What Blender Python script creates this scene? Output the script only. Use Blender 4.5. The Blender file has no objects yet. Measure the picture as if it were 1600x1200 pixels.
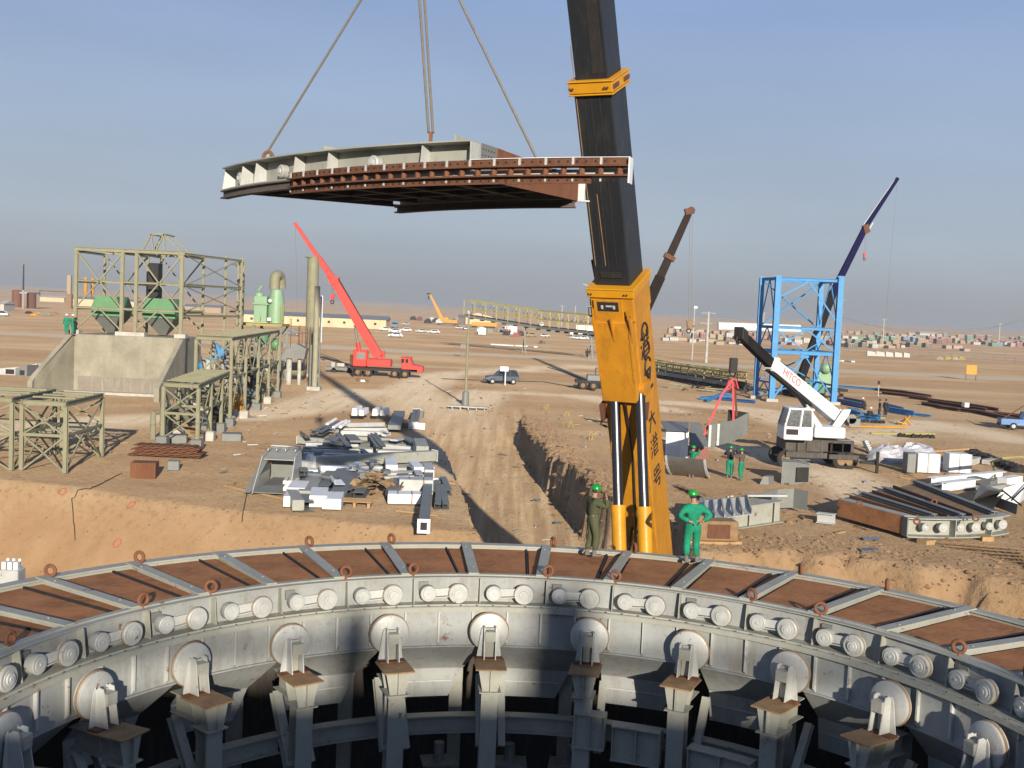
import bpy, math, random
import numpy as np
from mathutils import Vector, Matrix
R = math.radians
random.seed(7)
S = bpy.context.scene
COL = S.collection

# ---------------------------------------------------------------- camera
PITCH, ROLL, FPX, CAMZ = R(3.714), R(2.483), 1738.0, 8.8
cam = bpy.data.cameras.new('camera'); camo = bpy.data.objects.new('camera', cam); COL.objects.link(camo)
cam.lens = 36 * FPX / 1600; cam.sensor_width = 36; cam.clip_start = 0.3; cam.clip_end = 20000
_r0, _u0 = Vector((1, 0, 0)), Vector((0, math.sin(PITCH), math.cos(PITCH)))
_fw = Vector((0, math.cos(PITCH), -math.sin(PITCH)))
_rt = _r0 * math.cos(ROLL) + _u0 * math.sin(ROLL)
_up = _u0 * math.cos(ROLL) - _r0 * math.sin(ROLL)
# world verticals lean to the right in the frame: the camera is rolled a little
camo.matrix_world = Matrix.Translation((0, 0, CAMZ)) @ Matrix(((_rt.x, _up.x, -_fw.x), (_rt.y, _up.y, -_fw.y), (_rt.z, _up.z, -_fw.z))).to_4x4()
S.camera = camo

# ---------------------------------------------------------------- sky, sun, exposure
SUN_EL, SUN_AZ = R(14.5), R(11.0)        # sun low behind the camera, a little to the right
w = bpy.data.worlds.new("World"); S.world = w; w.use_nodes = True
nt = w.node_tree; bg = nt.nodes['Background']
sky = nt.nodes.new('ShaderNodeTexSky'); sky.sky_type = 'NISHITA'; sky.sun_disc = False
sky.sun_elevation = SUN_EL; sky.sun_rotation = math.pi - SUN_AZ
sky.altitude = 900; sky.air_density = 1.0; sky.dust_density = 2.6; sky.ozone_density = 2.2
hs = nt.nodes.new('ShaderNodeHueSaturation'); hs.inputs['Saturation'].default_value = 0.45; nt.links.new(sky.outputs[0], hs.inputs['Color'])
tc = nt.nodes.new('ShaderNodeTexCoord'); sx = nt.nodes.new('ShaderNodeSeparateXYZ'); nt.links.new(tc.outputs['Generated'], sx.inputs[0])
el = nt.nodes.new('ShaderNodeValToRGB'); el.color_ramp.elements[0].position = 0.3; el.color_ramp.elements[0].color = (1.0,) * 3 + (1,); el.color_ramp.elements[1].position = 0.7; el.color_ramp.elements[1].color = (0.8,) * 3 + (1,)
nt.links.new(sx.outputs['Z'], el.inputs[0])
# dusty desert air: grey near the horizon, soft blue above
gr = nt.nodes.new('ShaderNodeValToRGB'); cr = gr.color_ramp
cr.elements.new(.07); cr.elements.new(.17); cr.elements.new(.6)
for e_, p_ in zip(cr.elements, (0, .07, .17, .34, .75)): e_.position = p_
for e_, c_ in zip(cr.elements, ((.37, .37, .37), (.455, .53, .61), (.385, .50, .68), (.245, .375, .70), (.10, .16, .33))): e_.color = (*c_, 1)
nt.links.new(sx.outputs['Z'], gr.inputs[0])
sc_ = nt.nodes.new('ShaderNodeVectorMath'); sc_.operation = 'SCALE'; sc_.inputs['Scale'].default_value = 3.75; nt.links.new(gr.outputs[0], sc_.inputs[0])
nz = nt.nodes.new('ShaderNodeTexNoise'); nz.inputs['Scale'].default_value = 3.0; nz.inputs['Detail'].default_value = 4; mp_ = nt.nodes.new('ShaderNodeMapping'); mp_.inputs['Scale'].default_value = (1, 1, 5); nt.links.new(tc.outputs['Generated'], mp_.inputs[0]); nt.links.new(mp_.outputs[0], nz.inputs['Vector'])
nr = nt.nodes.new('ShaderNodeMapRange'); nr.inputs[3].default_value = .88; nr.inputs[4].default_value = 1.12; nt.links.new(nz.outputs['Fac'], nr.inputs[0])
s2_ = nt.nodes.new('ShaderNodeVectorMath'); s2_.operation = 'SCALE'; nt.links.new(sc_.outputs[0], s2_.inputs[0]); nt.links.new(nr.outputs[0], s2_.inputs['Scale'])
mxs = nt.nodes.new('ShaderNodeMix'); mxs.data_type = 'RGBA'; nt.links.new(el.outputs[0], mxs.inputs[0]); nt.links.new(hs.outputs[0], mxs.inputs[6]); nt.links.new(s2_.outputs[0], mxs.inputs[7])
nt.links.new(mxs.outputs[2], bg.inputs[0]); bg.inputs[1].default_value = 0.15
sl = bpy.data.lights.new('sun', 'SUN'); sl.energy = 4.0; sl.angle = R(0.53); sl.color = (1.0, 0.9, 0.76)
so = bpy.data.objects.new('sun', sl); COL.objects.link(so); so.location = (10, -40, 30)
sd = Vector((math.sin(SUN_AZ) * math.cos(SUN_EL), -math.cos(SUN_AZ) * math.cos(SUN_EL), math.sin(SUN_EL)))
so.rotation_euler = sd.to_track_quat('Z', 'Y').to_euler()
S.view_settings.view_transform = 'Standard'; S.view_settings.look = 'None'
S.view_settings.exposure = 0.72; S.view_settings.gamma = 1.0
S.cycles.max_bounces = 5; S.cycles.diffuse_bounces = 2; S.cycles.volume_bounces = 0

# ---------------------------------------------------------------- from a spot in the photo to a place in the yard
def ray(px, py):
    a, b = (px - 800) / FPX, (600 - py) / FPX
    return _fw + _rt * a + _up * b
def G(px, py, z=0.0):
    d = ray(px, py); t = (z - CAMZ) / d.z
    return Vector((d.x * t, d.y * t, z))
def P(px, py, Y):
    d = ray(px, py); t = Y / d.y
    return Vector((d.x * t, Y, CAMZ + d.z * t))
V = lambda *a: Vector(a)

# ---------------------------------------------------------------- mesh builder
WM = {}
class MB:
    def __init__(s): s.v = []; s.f = []
    def add(s, vs, fs):
        n = len(s.v); s.v += [tuple(v) for v in vs]; s.f += [tuple(i + n for i in f) for f in fs]; return s
    def obox(s, c, ax, ay, az):                 # centre and three half-axis vectors
        c = Vector(c); vs = [c + ax * i + ay * j + az * k for k in (-1, 1) for j in (-1, 1) for i in (-1, 1)]
        return s.add(vs, [(0, 2, 3, 1), (4, 5, 7, 6), (0, 1, 5, 4), (2, 6, 7, 3), (0, 4, 6, 2), (1, 3, 7, 5)])
    def box(s, cx, cy, cz, sx, sy, sz, rz=0.0):
        c, n = math.cos(rz), math.sin(rz)
        return s.obox((cx, cy, cz), V(c, n, 0) * sx / 2, V(-n, c, 0) * sy / 2, V(0, 0, sz / 2))
    def beam(s, a, b, wd, h, up=(0, 0, 1)):
        a, b = Vector(a), Vector(b); d = b - a; L = d.length
        if L < 1e-6: return s
        d /= L; up = Vector(up); sd_ = d.cross(up)
        if sd_.length < 1e-3: sd_ = d.cross(V(0, 1, 0))
        sd_.normalize(); u = sd_.cross(d)
        return s.obox((a + b) / 2, d * L / 2, sd_ * wd / 2, u * h / 2)
    def ibeam(s, a, b, wd, h, t=0.02, up=(0, 0, 1)):
        a, b = Vector(a), Vector(b); d = (b - a).normalized(); up = Vector(up); sd_ = d.cross(up)
        if sd_.length < 1e-3: sd_ = d.cross(V(0, 1, 0))
        sd_.normalize(); u = sd_.cross(d); o = u * (h - t) / 2
        s.beam(a + o, b + o, wd, t, u); s.beam(a - o, b - o, wd, t, u); s.beam(a, b, t, h - 2 * t, u); return s
    def channel(s, a, b, wd, h, t=0.02, up=(0, 0, 1)):
        a, b = Vector(a), Vector(b); d = (b - a).normalized(); up = Vector(up); sd_ = d.cross(up)
        if sd_.length < 1e-3: sd_ = d.cross(V(0, 1, 0))
        sd_.normalize(); u = sd_.cross(d); o = u * (h - t) / 2; q = sd_ * (wd - t) / 2
        s.beam(a + o, b + o, wd, t, u); s.beam(a - o, b - o, wd, t, u); s.beam(a - q, b - q, t, h - 2 * t, u); return s
    def tube(s, a, b, r, n=10, r2=None, cap=True):
        a, b = Vector(a), Vector(b); d = (b - a).normalized(); e = d.orthogonal().normalized(); g = d.cross(e)
        r2 = r if r2 is None else r2
        vs = [a + (e * math.cos(2 * math.pi * i / n) + g * math.sin(2 * math.pi * i / n)) * r for i in range(n)]
        vs += [b + (e * math.cos(2 * math.pi * i / n) + g * math.sin(2 * math.pi * i / n)) * r2 for i in range(n)]
        fs = [(i, (i + 1) % n, n + (i + 1) % n, n + i) for i in range(n)]
        if cap: fs += [tuple(range(n - 1, -1, -1)), tuple(range(n, 2 * n))]
        return s.add(vs, fs)
    def path(s, pts, r, n=8, rr=None):
        pts = [Vector(p) for p in pts]; m = len(pts); vs = []; e = None
        for i, p in enumerate(pts):
            d = (pts[min(i + 1, m - 1)] - pts[max(i - 1, 0)]).normalized()
            e = d.orthogonal().normalized() if e is None else (e - d * e.dot(d)).normalized()
            g = d.cross(e); q = r if rr is None else rr[i]
            vs += [p + (e * math.cos(2 * math.pi * k / n) + g * math.sin(2 * math.pi * k / n)) * q for k in range(n)]
        fs = [(j * n + i, j * n + (i + 1) % n, (j + 1) * n + (i + 1) % n, (j + 1) * n + i) for j in range(m - 1) for i in range(n)]
        fs += [tuple(range(n - 1, -1, -1)), tuple(range((m - 1) * n, m * n))]
        return s.add(vs, fs)
    def lathe(s, a, d, prof, n=20):             # profile = [(distance along d, radius)]
        a = Vector(a); d = Vector(d).normalized(); e = d.orthogonal().normalized(); g = d.cross(e); vs = []
        for h, r in prof:
            vs += [a + d * h + (e * math.cos(2 * math.pi * k / n) + g * math.sin(2 * math.pi * k / n)) * r for k in range(n)]
        m = len(prof)
        fs = [(j * n + i, j * n + (i + 1) % n, (j + 1) * n + (i + 1) % n, (j + 1) * n + i) for j in range(m - 1) for i in range(n)]
        fs += [tuple(range(n - 1, -1, -1)), tuple(range((m - 1) * n, m * n))]
        return s.add(vs, fs)
    def torus(s, c, ax, Rr, r, n=20, m=8):
        c = Vector(c); ax = Vector(ax).normalized(); e = ax.orthogonal().normalized(); g = ax.cross(e); vs = []
        for i in range(n):
            t = 2 * math.pi * i / n; o = e * math.cos(t) + g * math.sin(t)
            for j in range(m):
                q = 2 * math.pi * j / m; vs.append(c + o * (Rr + r * math.cos(q)) + ax * r * math.sin(q))
        return s.add(vs, [(i * m + j, ((i + 1) % n) * m + j, ((i + 1) % n) * m + (j + 1) % m, i * m + (j + 1) % m) for i in range(n) for j in range(m)])
    def prism(s, poly, vec):
        poly = [Vector(p) for p in poly]; vec = Vector(vec); n = len(poly)
        return s.add(poly + [p + vec for p in poly], [tuple(range(n - 1, -1, -1)), tuple(range(n, 2 * n))] + [(i, (i + 1) % n, n + (i + 1) % n, n + i) for i in range(n)])
    def sheet(s, rows, t):                      # a thick sheet from rows of points, t = thickness vector
        m, n = len(rows), len(rows[0]); t = Vector(t); vs = [Vector(p) for r in rows for p in r]; k = m * n
        vs += [p + t for p in vs]; fs = []
        for i in range(m - 1):
            for j in range(n - 1):
                a, b, c, d = i * n + j, i * n + j + 1, (i + 1) * n + j + 1, (i + 1) * n + j
                fs += [(a, b, c, d), (d + k, c + k, b + k, a + k)]
        for j in range(n - 1):
            fs += [(j, j + k, j + 1 + k, j + 1), ((m - 1) * n + j, (m - 1) * n + j + 1, (m - 1) * n + j + 1 + k, (m - 1) * n + j + k)]
        for i in range(m - 1):
            fs += [(i * n, (i + 1) * n, (i + 1) * n + k, i * n + k), (i * n + n - 1, i * n + n - 1 + k, (i + 1) * n + n - 1 + k, (i + 1) * n + n - 1)]
        return s.add(vs, fs)
    def ball(s, c, r, n=10, sz=1.0):
        prof = [(-r * sz * math.cos(math.pi * i / n), max(1e-4, r * math.sin(math.pi * i / n))) for i in range(n + 1)]
        return s.lathe(c, (0, 0, 1), prof, n * 2)
    def build(s, name, m, parent=None, smooth=False, bevel=0.0):
        if not s.v: return None
        me = bpy.data.meshes.new(name); o = bpy.data.objects.new(name, me)
        if parent is not None:
            M = WM[parent]
        else:
            a = np.array(s.v); lo, hi = a.min(0), a.max(0)
            M = Matrix.Translation(((lo[0] + hi[0]) / 2, (lo[1] + hi[1]) / 2, lo[2]))
        Mi = np.array(M.inverted()); a = np.array(s.v) @ Mi[:3, :3].T + Mi[:3, 3]
        me.from_pydata(a.tolist(), [], s.f); me.materials.append(m)
        if smooth:
            me.shade_smooth()
            if smooth == 'auto': me.set_sharp_from_angle(angle=0.6)
        COL.objects.link(o)
        if parent is not None: o.parent = parent
        else: o.matrix_world = M
        WM[o] = M
        if bevel:
            b = o.modifiers.new('bevel', 'BEVEL'); b.width = bevel; b.segments = 1; b.limit_method = 'ANGLE'
        return o
def tag(o, label=None, cat=None, group=None, kind=None):
    if label: o['label'] = label
    if cat: o['category'] = cat
    if group: o['group'] = group
    if kind: o['kind'] = kind
    return o
def thing(name, label, cat, loc=(0, 0, 0), rz=0.0, group=None):
    o = bpy.data.objects.new(name, None); o.empty_display_size = 0.3; COL.objects.link(o)
    M = Matrix.Translation(Vector(loc)) @ Matrix.Rotation(rz, 4, 'Z'); o.matrix_world = M; WM[o] = M
    return tag(o, label, cat, group)
KIDS = {}
def copy_tree(root, loc, rz, label, group=None, scale=None, sw=None):
    """a copy of a thing, its parts and their sub-parts; sw swaps materials"""
    def rec(o, par):
        c = o.copy(); COL.objects.link(c)
        if par is not None: c.parent = par
        if sw and o.type == 'MESH' and o.data.materials and o.data.materials[0] in sw:
            c.data = MESHSWAP.setdefault((o.data.name, sw[o.data.materials[0]].name), None) or swapped(o.data, sw)
        for k in [q for q in o.children]: rec(k, c)
        return c
    c = rec(root, None); M = Matrix.Translation(Vector(loc)) @ Matrix.Rotation(rz, 4, 'Z')
    if scale: M = M @ Matrix.Scale(scale, 4)
    c.matrix_world = M; tag(c, label, None, group); return c
MESHSWAP = {}
def swapped(me, sw):
    n = me.copy(); n.materials[0] = sw[me.materials[0]]; MESHSWAP[(me.name, n.materials[0].name)] = n; return n

# ---------------------------------------------------------------- materials
def ramp(nt, fac, stops):
    r = nt.nodes.new('ShaderNodeValToRGB'); cr = r.color_ramp
    while len(cr.elements) < len(stops): cr.elements.new(0.5)
    for e, (p, c) in zip(cr.elements, stops): e.position = p; e.color = (*c, 1) if len(c) == 3 else c
    nt.links.new(fac, r.inputs[0]); return r.outputs[0]
def noise(nt, co, scale, detail=4, rough=0.6, stretch=None):
    if stretch:
        mp = nt.nodes.new('ShaderNodeMapping'); mp.inputs['Scale'].default_value = stretch; nt.links.new(co, mp.inputs[0]); co = mp.outputs[0]
    n = nt.nodes.new('ShaderNodeTexNoise'); n.inputs['Scale'].default_value = scale; n.inputs['Detail'].default_value = detail
    n.inputs['Roughness'].default_value = rough; nt.links.new(co, n.inputs['Vector']); return n.outputs['Fac']
def mix(nt, fac, a, b, mode='MIX'):
    m = nt.nodes.new('ShaderNodeMix'); m.data_type = 'RGBA'; m.blend_type = mode
    for s_, v_ in ((0, fac), (6, a), (7, b)):
        if hasattr(v_, 'links'): nt.links.new(v_, m.inputs[s_])
        else: m.inputs[s_].default_value = v_ if s_ == 0 else (*v_[:3], 1)
    return m.outputs[2]
def paint(name, col, rough=0.55, metal=0.0, dirt=(0.3, 0.22, 0.15), amt=0.3, scale=1.2, rust=0.0, bump=0.15, streak=True, var=0.12, spec=0.4, grain=9.0):
    m = bpy.data.materials.new(name); m.use_nodes = True; nt = m.node_tree; b = nt.nodes['Principled BSDF']
    ge = nt.nodes.new('ShaderNodeNewGeometry'); co = ge.outputs['Position']
    n1 = noise(nt, co, scale, 5, 0.65); n2 = noise(nt, co, scale * grain, 4, 0.7)
    c = mix(nt, ramp(nt, n1, [(0.3, (0, 0, 0)), (0.7, (1, 1, 1))]), tuple(x * (1 - var) for x in col), tuple(min(1, x * (1 + var)) for x in col))
    if streak: dn = noise(nt, co, scale * 3, 4, 0.7, (1.0, 1.0, 0.18))
    else: dn = n2
    c = mix(nt, ramp(nt, dn, [(0.5, (0, 0, 0)), (0.78, (amt, amt, amt))]), c, dirt)
    c = mix(nt, ramp(nt, n2, [(0.55, (0, 0, 0)), (0.75, (amt * .6,) * 3)]), c, tuple(x * 0.55 for x in dirt))
    if rust > 0:
        rn = noise(nt, co, scale * 2.2, 6, 0.75)
        c = mix(nt, ramp(nt, rn, [(0.62 - rust * 0.25, (0, 0, 0)), (0.70 - rust * 0.2, (1, 1, 1))]), c, (0.16, 0.06, 0.03))
    nt.links.new(c, b.inputs['Base Color']); b.inputs['Metallic'].default_value = metal
    b.inputs['Specular IOR Level'].default_value = spec
    rr = nt.nodes.new('ShaderNodeMapRange'); rr.inputs[3].default_value = max(0.05, rough - 0.12); rr.inputs[4].default_value = min(1, rough + 0.2)
    nt.links.new(n2, rr.inputs[0]); nt.links.new(rr.outputs[0], b.inputs['Roughness'])
    bp = nt.nodes.new('ShaderNodeBump'); bp.inputs['Strength'].default_value = bump; bp.inputs['Distance'].default_value = 0.02
    nt.links.new(n2, bp.inputs['Height']); nt.links.new(bp.outputs[0], b.inputs['Normal'])
    return m
def plain(name, col, rough=0.5, metal=0.0, spec=0.5):
    return paint(name, col, rough, metal, amt=0.12, bump=0.05, spec=spec, var=0.06)
M = {}
M['grey'] = paint('grey_primer_paint', (0.33, 0.335, 0.285), 0.5, 0.0, (0.27, 0.23, 0.18), 0.5, 0.9, 0.03, 0.2)
M['greyw'] = paint('light_grey_wall_paint', (0.315, 0.33, 0.32), 0.5, 0.0, (0.2, 0.16, 0.11), 0.65, 0.9, 0.03, 0.2)
M['greyd'] = paint('weathered_grey_steel', (0.19, 0.20, 0.185), 0.5, 0.1, (0.2, 0.17, 0.13), 0.5, 1.1, 0.06, 0.25)
M['greyp'] = paint('pale_grey_steel', (0.47, 0.48, 0.455), 0.45, 0.05, (0.35, 0.3, 0.24), 0.45, 1.3, 0.02, 0.2)
M['wheelface'] = paint('wheel_paint', (0.43, 0.44, 0.415), 0.45, 0.1, (0.3, 0.22, 0.16), 0.4, 2.5, 0.02, 0.2)
M['rust'] = paint('rusty_steel', (0.155, 0.072, 0.042), 0.8, 0.15, (0.07, 0.03, 0.02), 0.8, 2.0, 0, 0.5, spec=0.2)
M['rustp'] = paint('rust_brown_primer_plate', (0.335, 0.145, 0.06), 0.9, 0.0, (0.42, 0.26, 0.14), 1.0, 1.1, 0, 0.5, False, 0.3, 0.15, grain=6)
M['rusto'] = paint('orange_rust', (0.20, 0.085, 0.045), 0.8, 0.0, (0.12, 0.05, 0.03), 0.7, 3.0, 0, 0.5, spec=0.2)
M['brown'] = paint('brown_weathered_plate', (0.26, 0.16, 0.08), 0.75, 0.0, (0.36, 0.29, 0.18), 0.7, 3.0, 0, 0.4, False, 0.3, 0.25)
M['yellow'] = paint('crane_yellow_paint', (0.50, 0.215, 0.012), 0.45, 0.0, (0.2, 0.09, 0.02), 0.6, 1.0, 0, 0.12, spec=0.45)
M['yellowb'] = paint('bright_yellow_paint', (0.56, 0.26, 0.008), 0.4, 0.0, (0.28, 0.15, 0.03), 0.3, 1.4, 0, 0.1)
M['black'] = paint('black_boom_paint', (0.016, 0.018, 0.022), 0.42, 0.0, (0.05, 0.045, 0.035), 0.6, 0.8, 0, 0.15, spec=0.4)
M['dark'] = paint('dark_greasy_steel', (0.025, 0.023, 0.022), 0.65, 0.2, (0.07, 0.05, 0.03), 0.7, 2.5, 0, 0.3)
M['rubber'] = paint('tyre_rubber', (0.025, 0.024, 0.023), 0.85, 0, (0.2, 0.15, 0.1), 0.7, 4, 0, 0.3, False)
M['chrome'] = paint('chromed_piston_rod', (0.10, 0.10, 0.105), 0.3, 1.0, (0.1, 0.1, 0.1), 0.2, 2, 0, 0.0, var=0.03)
M['olive'] = paint('olive_green_steel', (0.245, 0.235, 0.145), 0.6, 0.0, (0.22, 0.16, 0.1), 0.4, 1.0, 0.02, 0.1)
M['green'] = paint('light_green_machine_paint', (0.11, 0.26, 0.12), 0.45, 0.0, (0.12, 0.2, 0.1), 0.4, 0.8, 0, 0.1)
M['greenp'] = paint('pale_green_machine_paint', (0.23, 0.37, 0.22), 0.45, 0.0, (0.2, 0.3, 0.18), 0.4, 0.8, 0, 0.1)
M['red'] = paint('crane_red_paint', (0.68, 0.045, 0.03), 0.4, 0.0, (0.3, 0.05, 0.03), 0.3, 0.6, 0, 0.08)
M['blue'] = paint('sky_blue_steel_paint', (0.045, 0.25, 0.52), 0.5, 0.0, (0.1, 0.2, 0.3), 0.3, 0.8, 0, 0.08)
M['bluep'] = paint('pickup_blue_paint', (0.03, 0.12, 0.32), 0.35, 0.1, (0.2, 0.15, 0.1), 0.3, 1.0, 0, 0.05)
M['white'] = paint('white_paint', (0.72, 0.72, 0.68), 0.4, 0.0, (0.4, 0.34, 0.26), 0.35, 0.8, 0.01, 0.08)
M['whitec'] = paint('clean_white_paint', (0.8, 0.8, 0.78), 0.35, 0.0, (0.5, 0.45, 0.38), 0.2, 0.8, 0, 0.05)
M['glass'] = plain('dark_tinted_glass', (0.02, 0.028, 0.035), 0.08, 0.0, 0.8)
M['concrete'] = paint('cast_concrete', (0.31, 0.285, 0.215), 0.85, 0.0, (0.22, 0.18, 0.13), 0.6, 0.45, 0, 0.5, True, 0.2, 0.2)
M['conc2'] = paint('pale_concrete', (0.46, 0.44, 0.38), 0.85, 0.0, (0.3, 0.25, 0.2), 0.5, 1.5, 0, 0.5, True, 0.2, 0.2)
M['cream'] = paint('cream_wall_render', (0.66, 0.52, 0.32), 0.85, 0.0, (0.4, 0.3, 0.2), 0.3, 0.2, 0, 0.1, True, 0.08, 0.2)
M['roofgrey'] = paint('grey_sheet_roof', (0.22, 0.25, 0.28), 0.5, 0.2, (0.2, 0.17, 0.13), 0.3, 0.3)
M['ygreen'] = paint('yellow_green_gallery_paint', (0.34, 0.30, 0.09), 0.55, 0.0, (0.25, 0.22, 0.1), 0.4, 0.7)
M['wood'] = paint('rough_timber', (0.42, 0.27, 0.13), 0.85, 0.0, (0.2, 0.12, 0.06), 0.6, 3.0, 0, 0.4)
M['cable'] = plain('cable_and_shadow_line', (0.03, 0.028, 0.026), 0.7)
M['rope'] = paint('steel_wire_rope', (0.22, 0.19, 0.15), 0.6, 0.3, (0.1, 0.08, 0.06), 0.5, 8)
M['redsling'] = plain('red_webbing', (0.62, 0.07, 0.08), 0.8)
M['skin'] = plain('tanned_skin', (0.36, 0.2, 0.13), 0.6)
M['tealcloth'] = paint('green_work_clothes', (0.018, 0.25, 0.14), 0.95, 0, (0.01, 0.12, 0.07), 0.9, 4, 0, 1.0, False, 0.3, 0.15)
M['olivecloth'] = paint('dull_olive_work_clothes', (0.085, 0.095, 0.05), 0.9, 0, (0.05, 0.05, 0.03), 0.5, 5, 0, 0.6, False, 0.15, 0.15)
M['brownjacket'] = paint('brown_jacket_cloth', (0.12, 0.09, 0.065), 0.9, 0, (0.06, 0.05, 0.03), 0.4, 5, 0, 0.4, False)
M['darkcloth'] = paint('dark_cloth', (0.03, 0.03, 0.035), 0.9, 0, (0.05, 0.05, 0.05), 0.4, 5, 0, 0.4, False)
M['helmet'] = plain('green_helmet_shell', (0.0, 0.27, 0.03), 0.25)
M['helmetw'] = plain('white_helmet_shell', (0.82, 0.82, 0.8), 0.3)
M['boot'] = plain('grey_dusty_boot', (0.16, 0.14, 0.12), 0.8)
M['boxred'] = plain('container_red', (0.24, 0.075, 0.055), 0.6)
M['boxor'] = plain('container_orange', (0.33, 0.18, 0.10), 0.6)
M['boxgr'] = plain('container_green', (0.07, 0.22, 0.13), 0.6)
M['boxbl'] = plain('container_blue', (0.12, 0.20, 0.28), 0.6)
M['boxwh'] = plain('container_white', (0.5, 0.48, 0.43), 0.6)
M['boxtan'] = plain('container_tan', (0.38, 0.29, 0.18), 0.7)
M['boxbr'] = plain('container_brown', (0.16, 0.12, 0.09), 0.7)
M['boxpk'] = plain('container_pink', (0.42, 0.29, 0.24), 0.7)
M['boxdk'] = plain('container_dark_red', (0.14, 0.05, 0.05), 0.7)
M['suv'] = plain('slate_blue_car_paint', (0.045, 0.058, 0.08), 0.3, 0.2)
M['plastic'] = paint('wrinkled_clear_wrap', (0.40, 0.40, 0.42), 0.2, 0, (0.35, 0.35, 0.38), 0.6, 2.5, 0, 1.0, False, 0.2, 0.9)
M['lampglass'] = plain('lamp_glass', (0.7, 0.7, 0.7), 0.2)
M['redspray'] = plain('red_spray_paint', (0.5, 0.08, 0.06), 0.9)
M['purple'] = paint('dark_blue_boom_paint', (0.008, 0.006, 0.05), 0.85, 0, (0.015, 0.015, 0.03), 0.4, 0.8, spec=.12)
M['blackm'] = paint('matt_black_boom_paint', (0.014, 0.013, 0.013), 0.85, 0, (0.03, 0.025, 0.02), 0.4, 0.8, spec=.12)
M['tarp'] = plain('pale_blue_sheet', (0.25, 0.45, 0.5), 0.7)

# ---------------------------------------------------------------- ground
ICX, ICY = 0.54, 16.2                   # centre of the big ring
def vnoise(x, y, s, seed):
    x = x * s + seed * 17.3; y = y * s - seed * 9.1
    xi, yi = np.floor(x), np.floor(y); fx, fy = x - xi, y - yi; fx = fx * fx * (3 - 2 * fx); fy = fy * fy * (3 - 2 * fy)
    def h(a, b):
        t = np.sin(a * 127.1 + b * 311.7 + seed * 74.7) * 43758.5453; return t - np.floor(t)
    return (h(xi, yi) * (1 - fx) + h(xi + 1, yi) * fx) * (1 - fy) + (h(xi, yi + 1) * (1 - fx) + h(xi + 1, yi + 1) * fx) * fy - 0.5
def fbm(x, y, s, seed, o=4):
    r = 0; a = 1.0
    for i in range(o): r = r + a * vnoise(x, y, s, seed + i); s *= 2.1; a *= 0.5
    return r
def sstep(t): t = np.clip(t, 0, 1); return t * t * (3 - 2 * t)
def terrain(x, y):
    x = np.asarray(x, float); y = np.asarray(y, float); rough = fbm(x, y, 0.9, 3, 4)
    near = np.clip((160 - y) / 80, 0, 1)
    z = fbm(x, y, 0.05, 1, 3) * 0.28 * near * np.clip((y - 44) / 10, 0, 1) + fbm(x, y, 0.35, 5, 4) * 0.10 * near
    # the cut road between the stock yard and the rough trench wall
    rz = np.interp(y, [43, 52, 60, 70, 83, 97, 108], [-3.1, -2.9, -2.6, -2.1, -1.4, -0.4, 0.0])
    xb = np.interp(y, [43, 50, 55.6, 60, 64, 70, 83, 97], [6.4, 5.4, 3.8, 3.25, 2.5, 1.87, 0.7, 0.55])
    xb = xb + .35; xt = xb + np.interp(y, [43, 60, 97], [0.45, 0.4, 0.25])
    xl = np.interp(y, [43, 57, 70, 87, 97], [-0.75, -2.3, -3.9, -7.9, -11.0])
    jag = (fbm(x * 0.3, y, 2.2, 11, 4) * .55 + fbm(x * .3, y, .2, 14, 1) * .5)
    tr = sstep((x + jag * np.clip(xt - xb + .35, 0.3, 1.5) - xb) / np.maximum(xt - xb, 0.2))
    tl = sstep((xl - x + 0.35 + rough * 0.25) / 0.7)
    rut = 0.10 * np.cos((x - (xl + xb) / 2) * 2.6) + 0.05 * rough
    cut = (1 - np.maximum(tr, tl)) * np.clip((108 - y) / 25, 0, 1)
    crest = np.exp(-((x - xt - 0.5) / 0.9) ** 2) * np.clip((92 - y) / 20, 0, 1) * (0.16 + 0.36 * np.abs(fbm(x, y, 2.3, 21, 4)))
    crest = np.where((y > 45) & (y < 95), crest, 0)
    z = z * (1 - cut) + cut * (np.minimum(rz, 0) + rut) + crest
    # bank down to the pit round the ring
    ye = np.interp(x, [-200, -60, -30, -20.5, -11, -4, -1.2, 0, 4.5, 8, 13, 16, 20, 30, 200], [62, 55, 51.5, 50, 46, 43.8, 43.4, 42.8, 42.5, 42.5, 42.6, 40.8, 38.0, 36, 36])
    width = np.interp(x, [-60, -10, -3, 0, 9, 13, 40], [3.6, 3.2, 1.2, 6.0, 4.0, 2.4, 2.4])
    jg2 = fbm(x, y, 0.7, 31, 4) * np.interp(x, [-60, -5, 5, 12], [0.35, 0.3, 0.8, 1.6])
    dp = np.clip((ye + jg2 - y) / width, 0, 1); d2 = dp * 0.75 + sstep(dp) * 0.25
    pit = -3.3 + fbm(x, y, 0.5, 8, 3) * 0.3
    zz = z * (1 - d2) + pit * d2
    rock = np.clip(d2 * (1 - d2) * 4, 0, 1) * np.interp(x, [-5, 8], [0.12, 0.55]) * fbm(x, y, 1.2, 41, 4)
    zz = zz + rock
    # far gentle rise
    far = np.clip((y - 900) / 4000, 0, 1); zz = zz + far * (18 + 30 * fbm(x, y, 0.0012, 51, 3))
    # small hollow
    zone = np.clip(d2 * 1.4, 0, 1); road = cut
    return zz, zone, road
def Z(x, y): return float(terrain(x, y)[0])
def axis(lo, hi, step, out, g=1.12):
    a = list(np.arange(lo, hi + 1e-6, step)); s_ = step; q = hi
    while q < out: s_ *= g; q += s_; a.append(q)
    s_ = step; q = lo; b = []
    while q > -out: s_ *= g; q -= s_; b.append(q)
    return np.array(b[::-1] + a)
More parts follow.
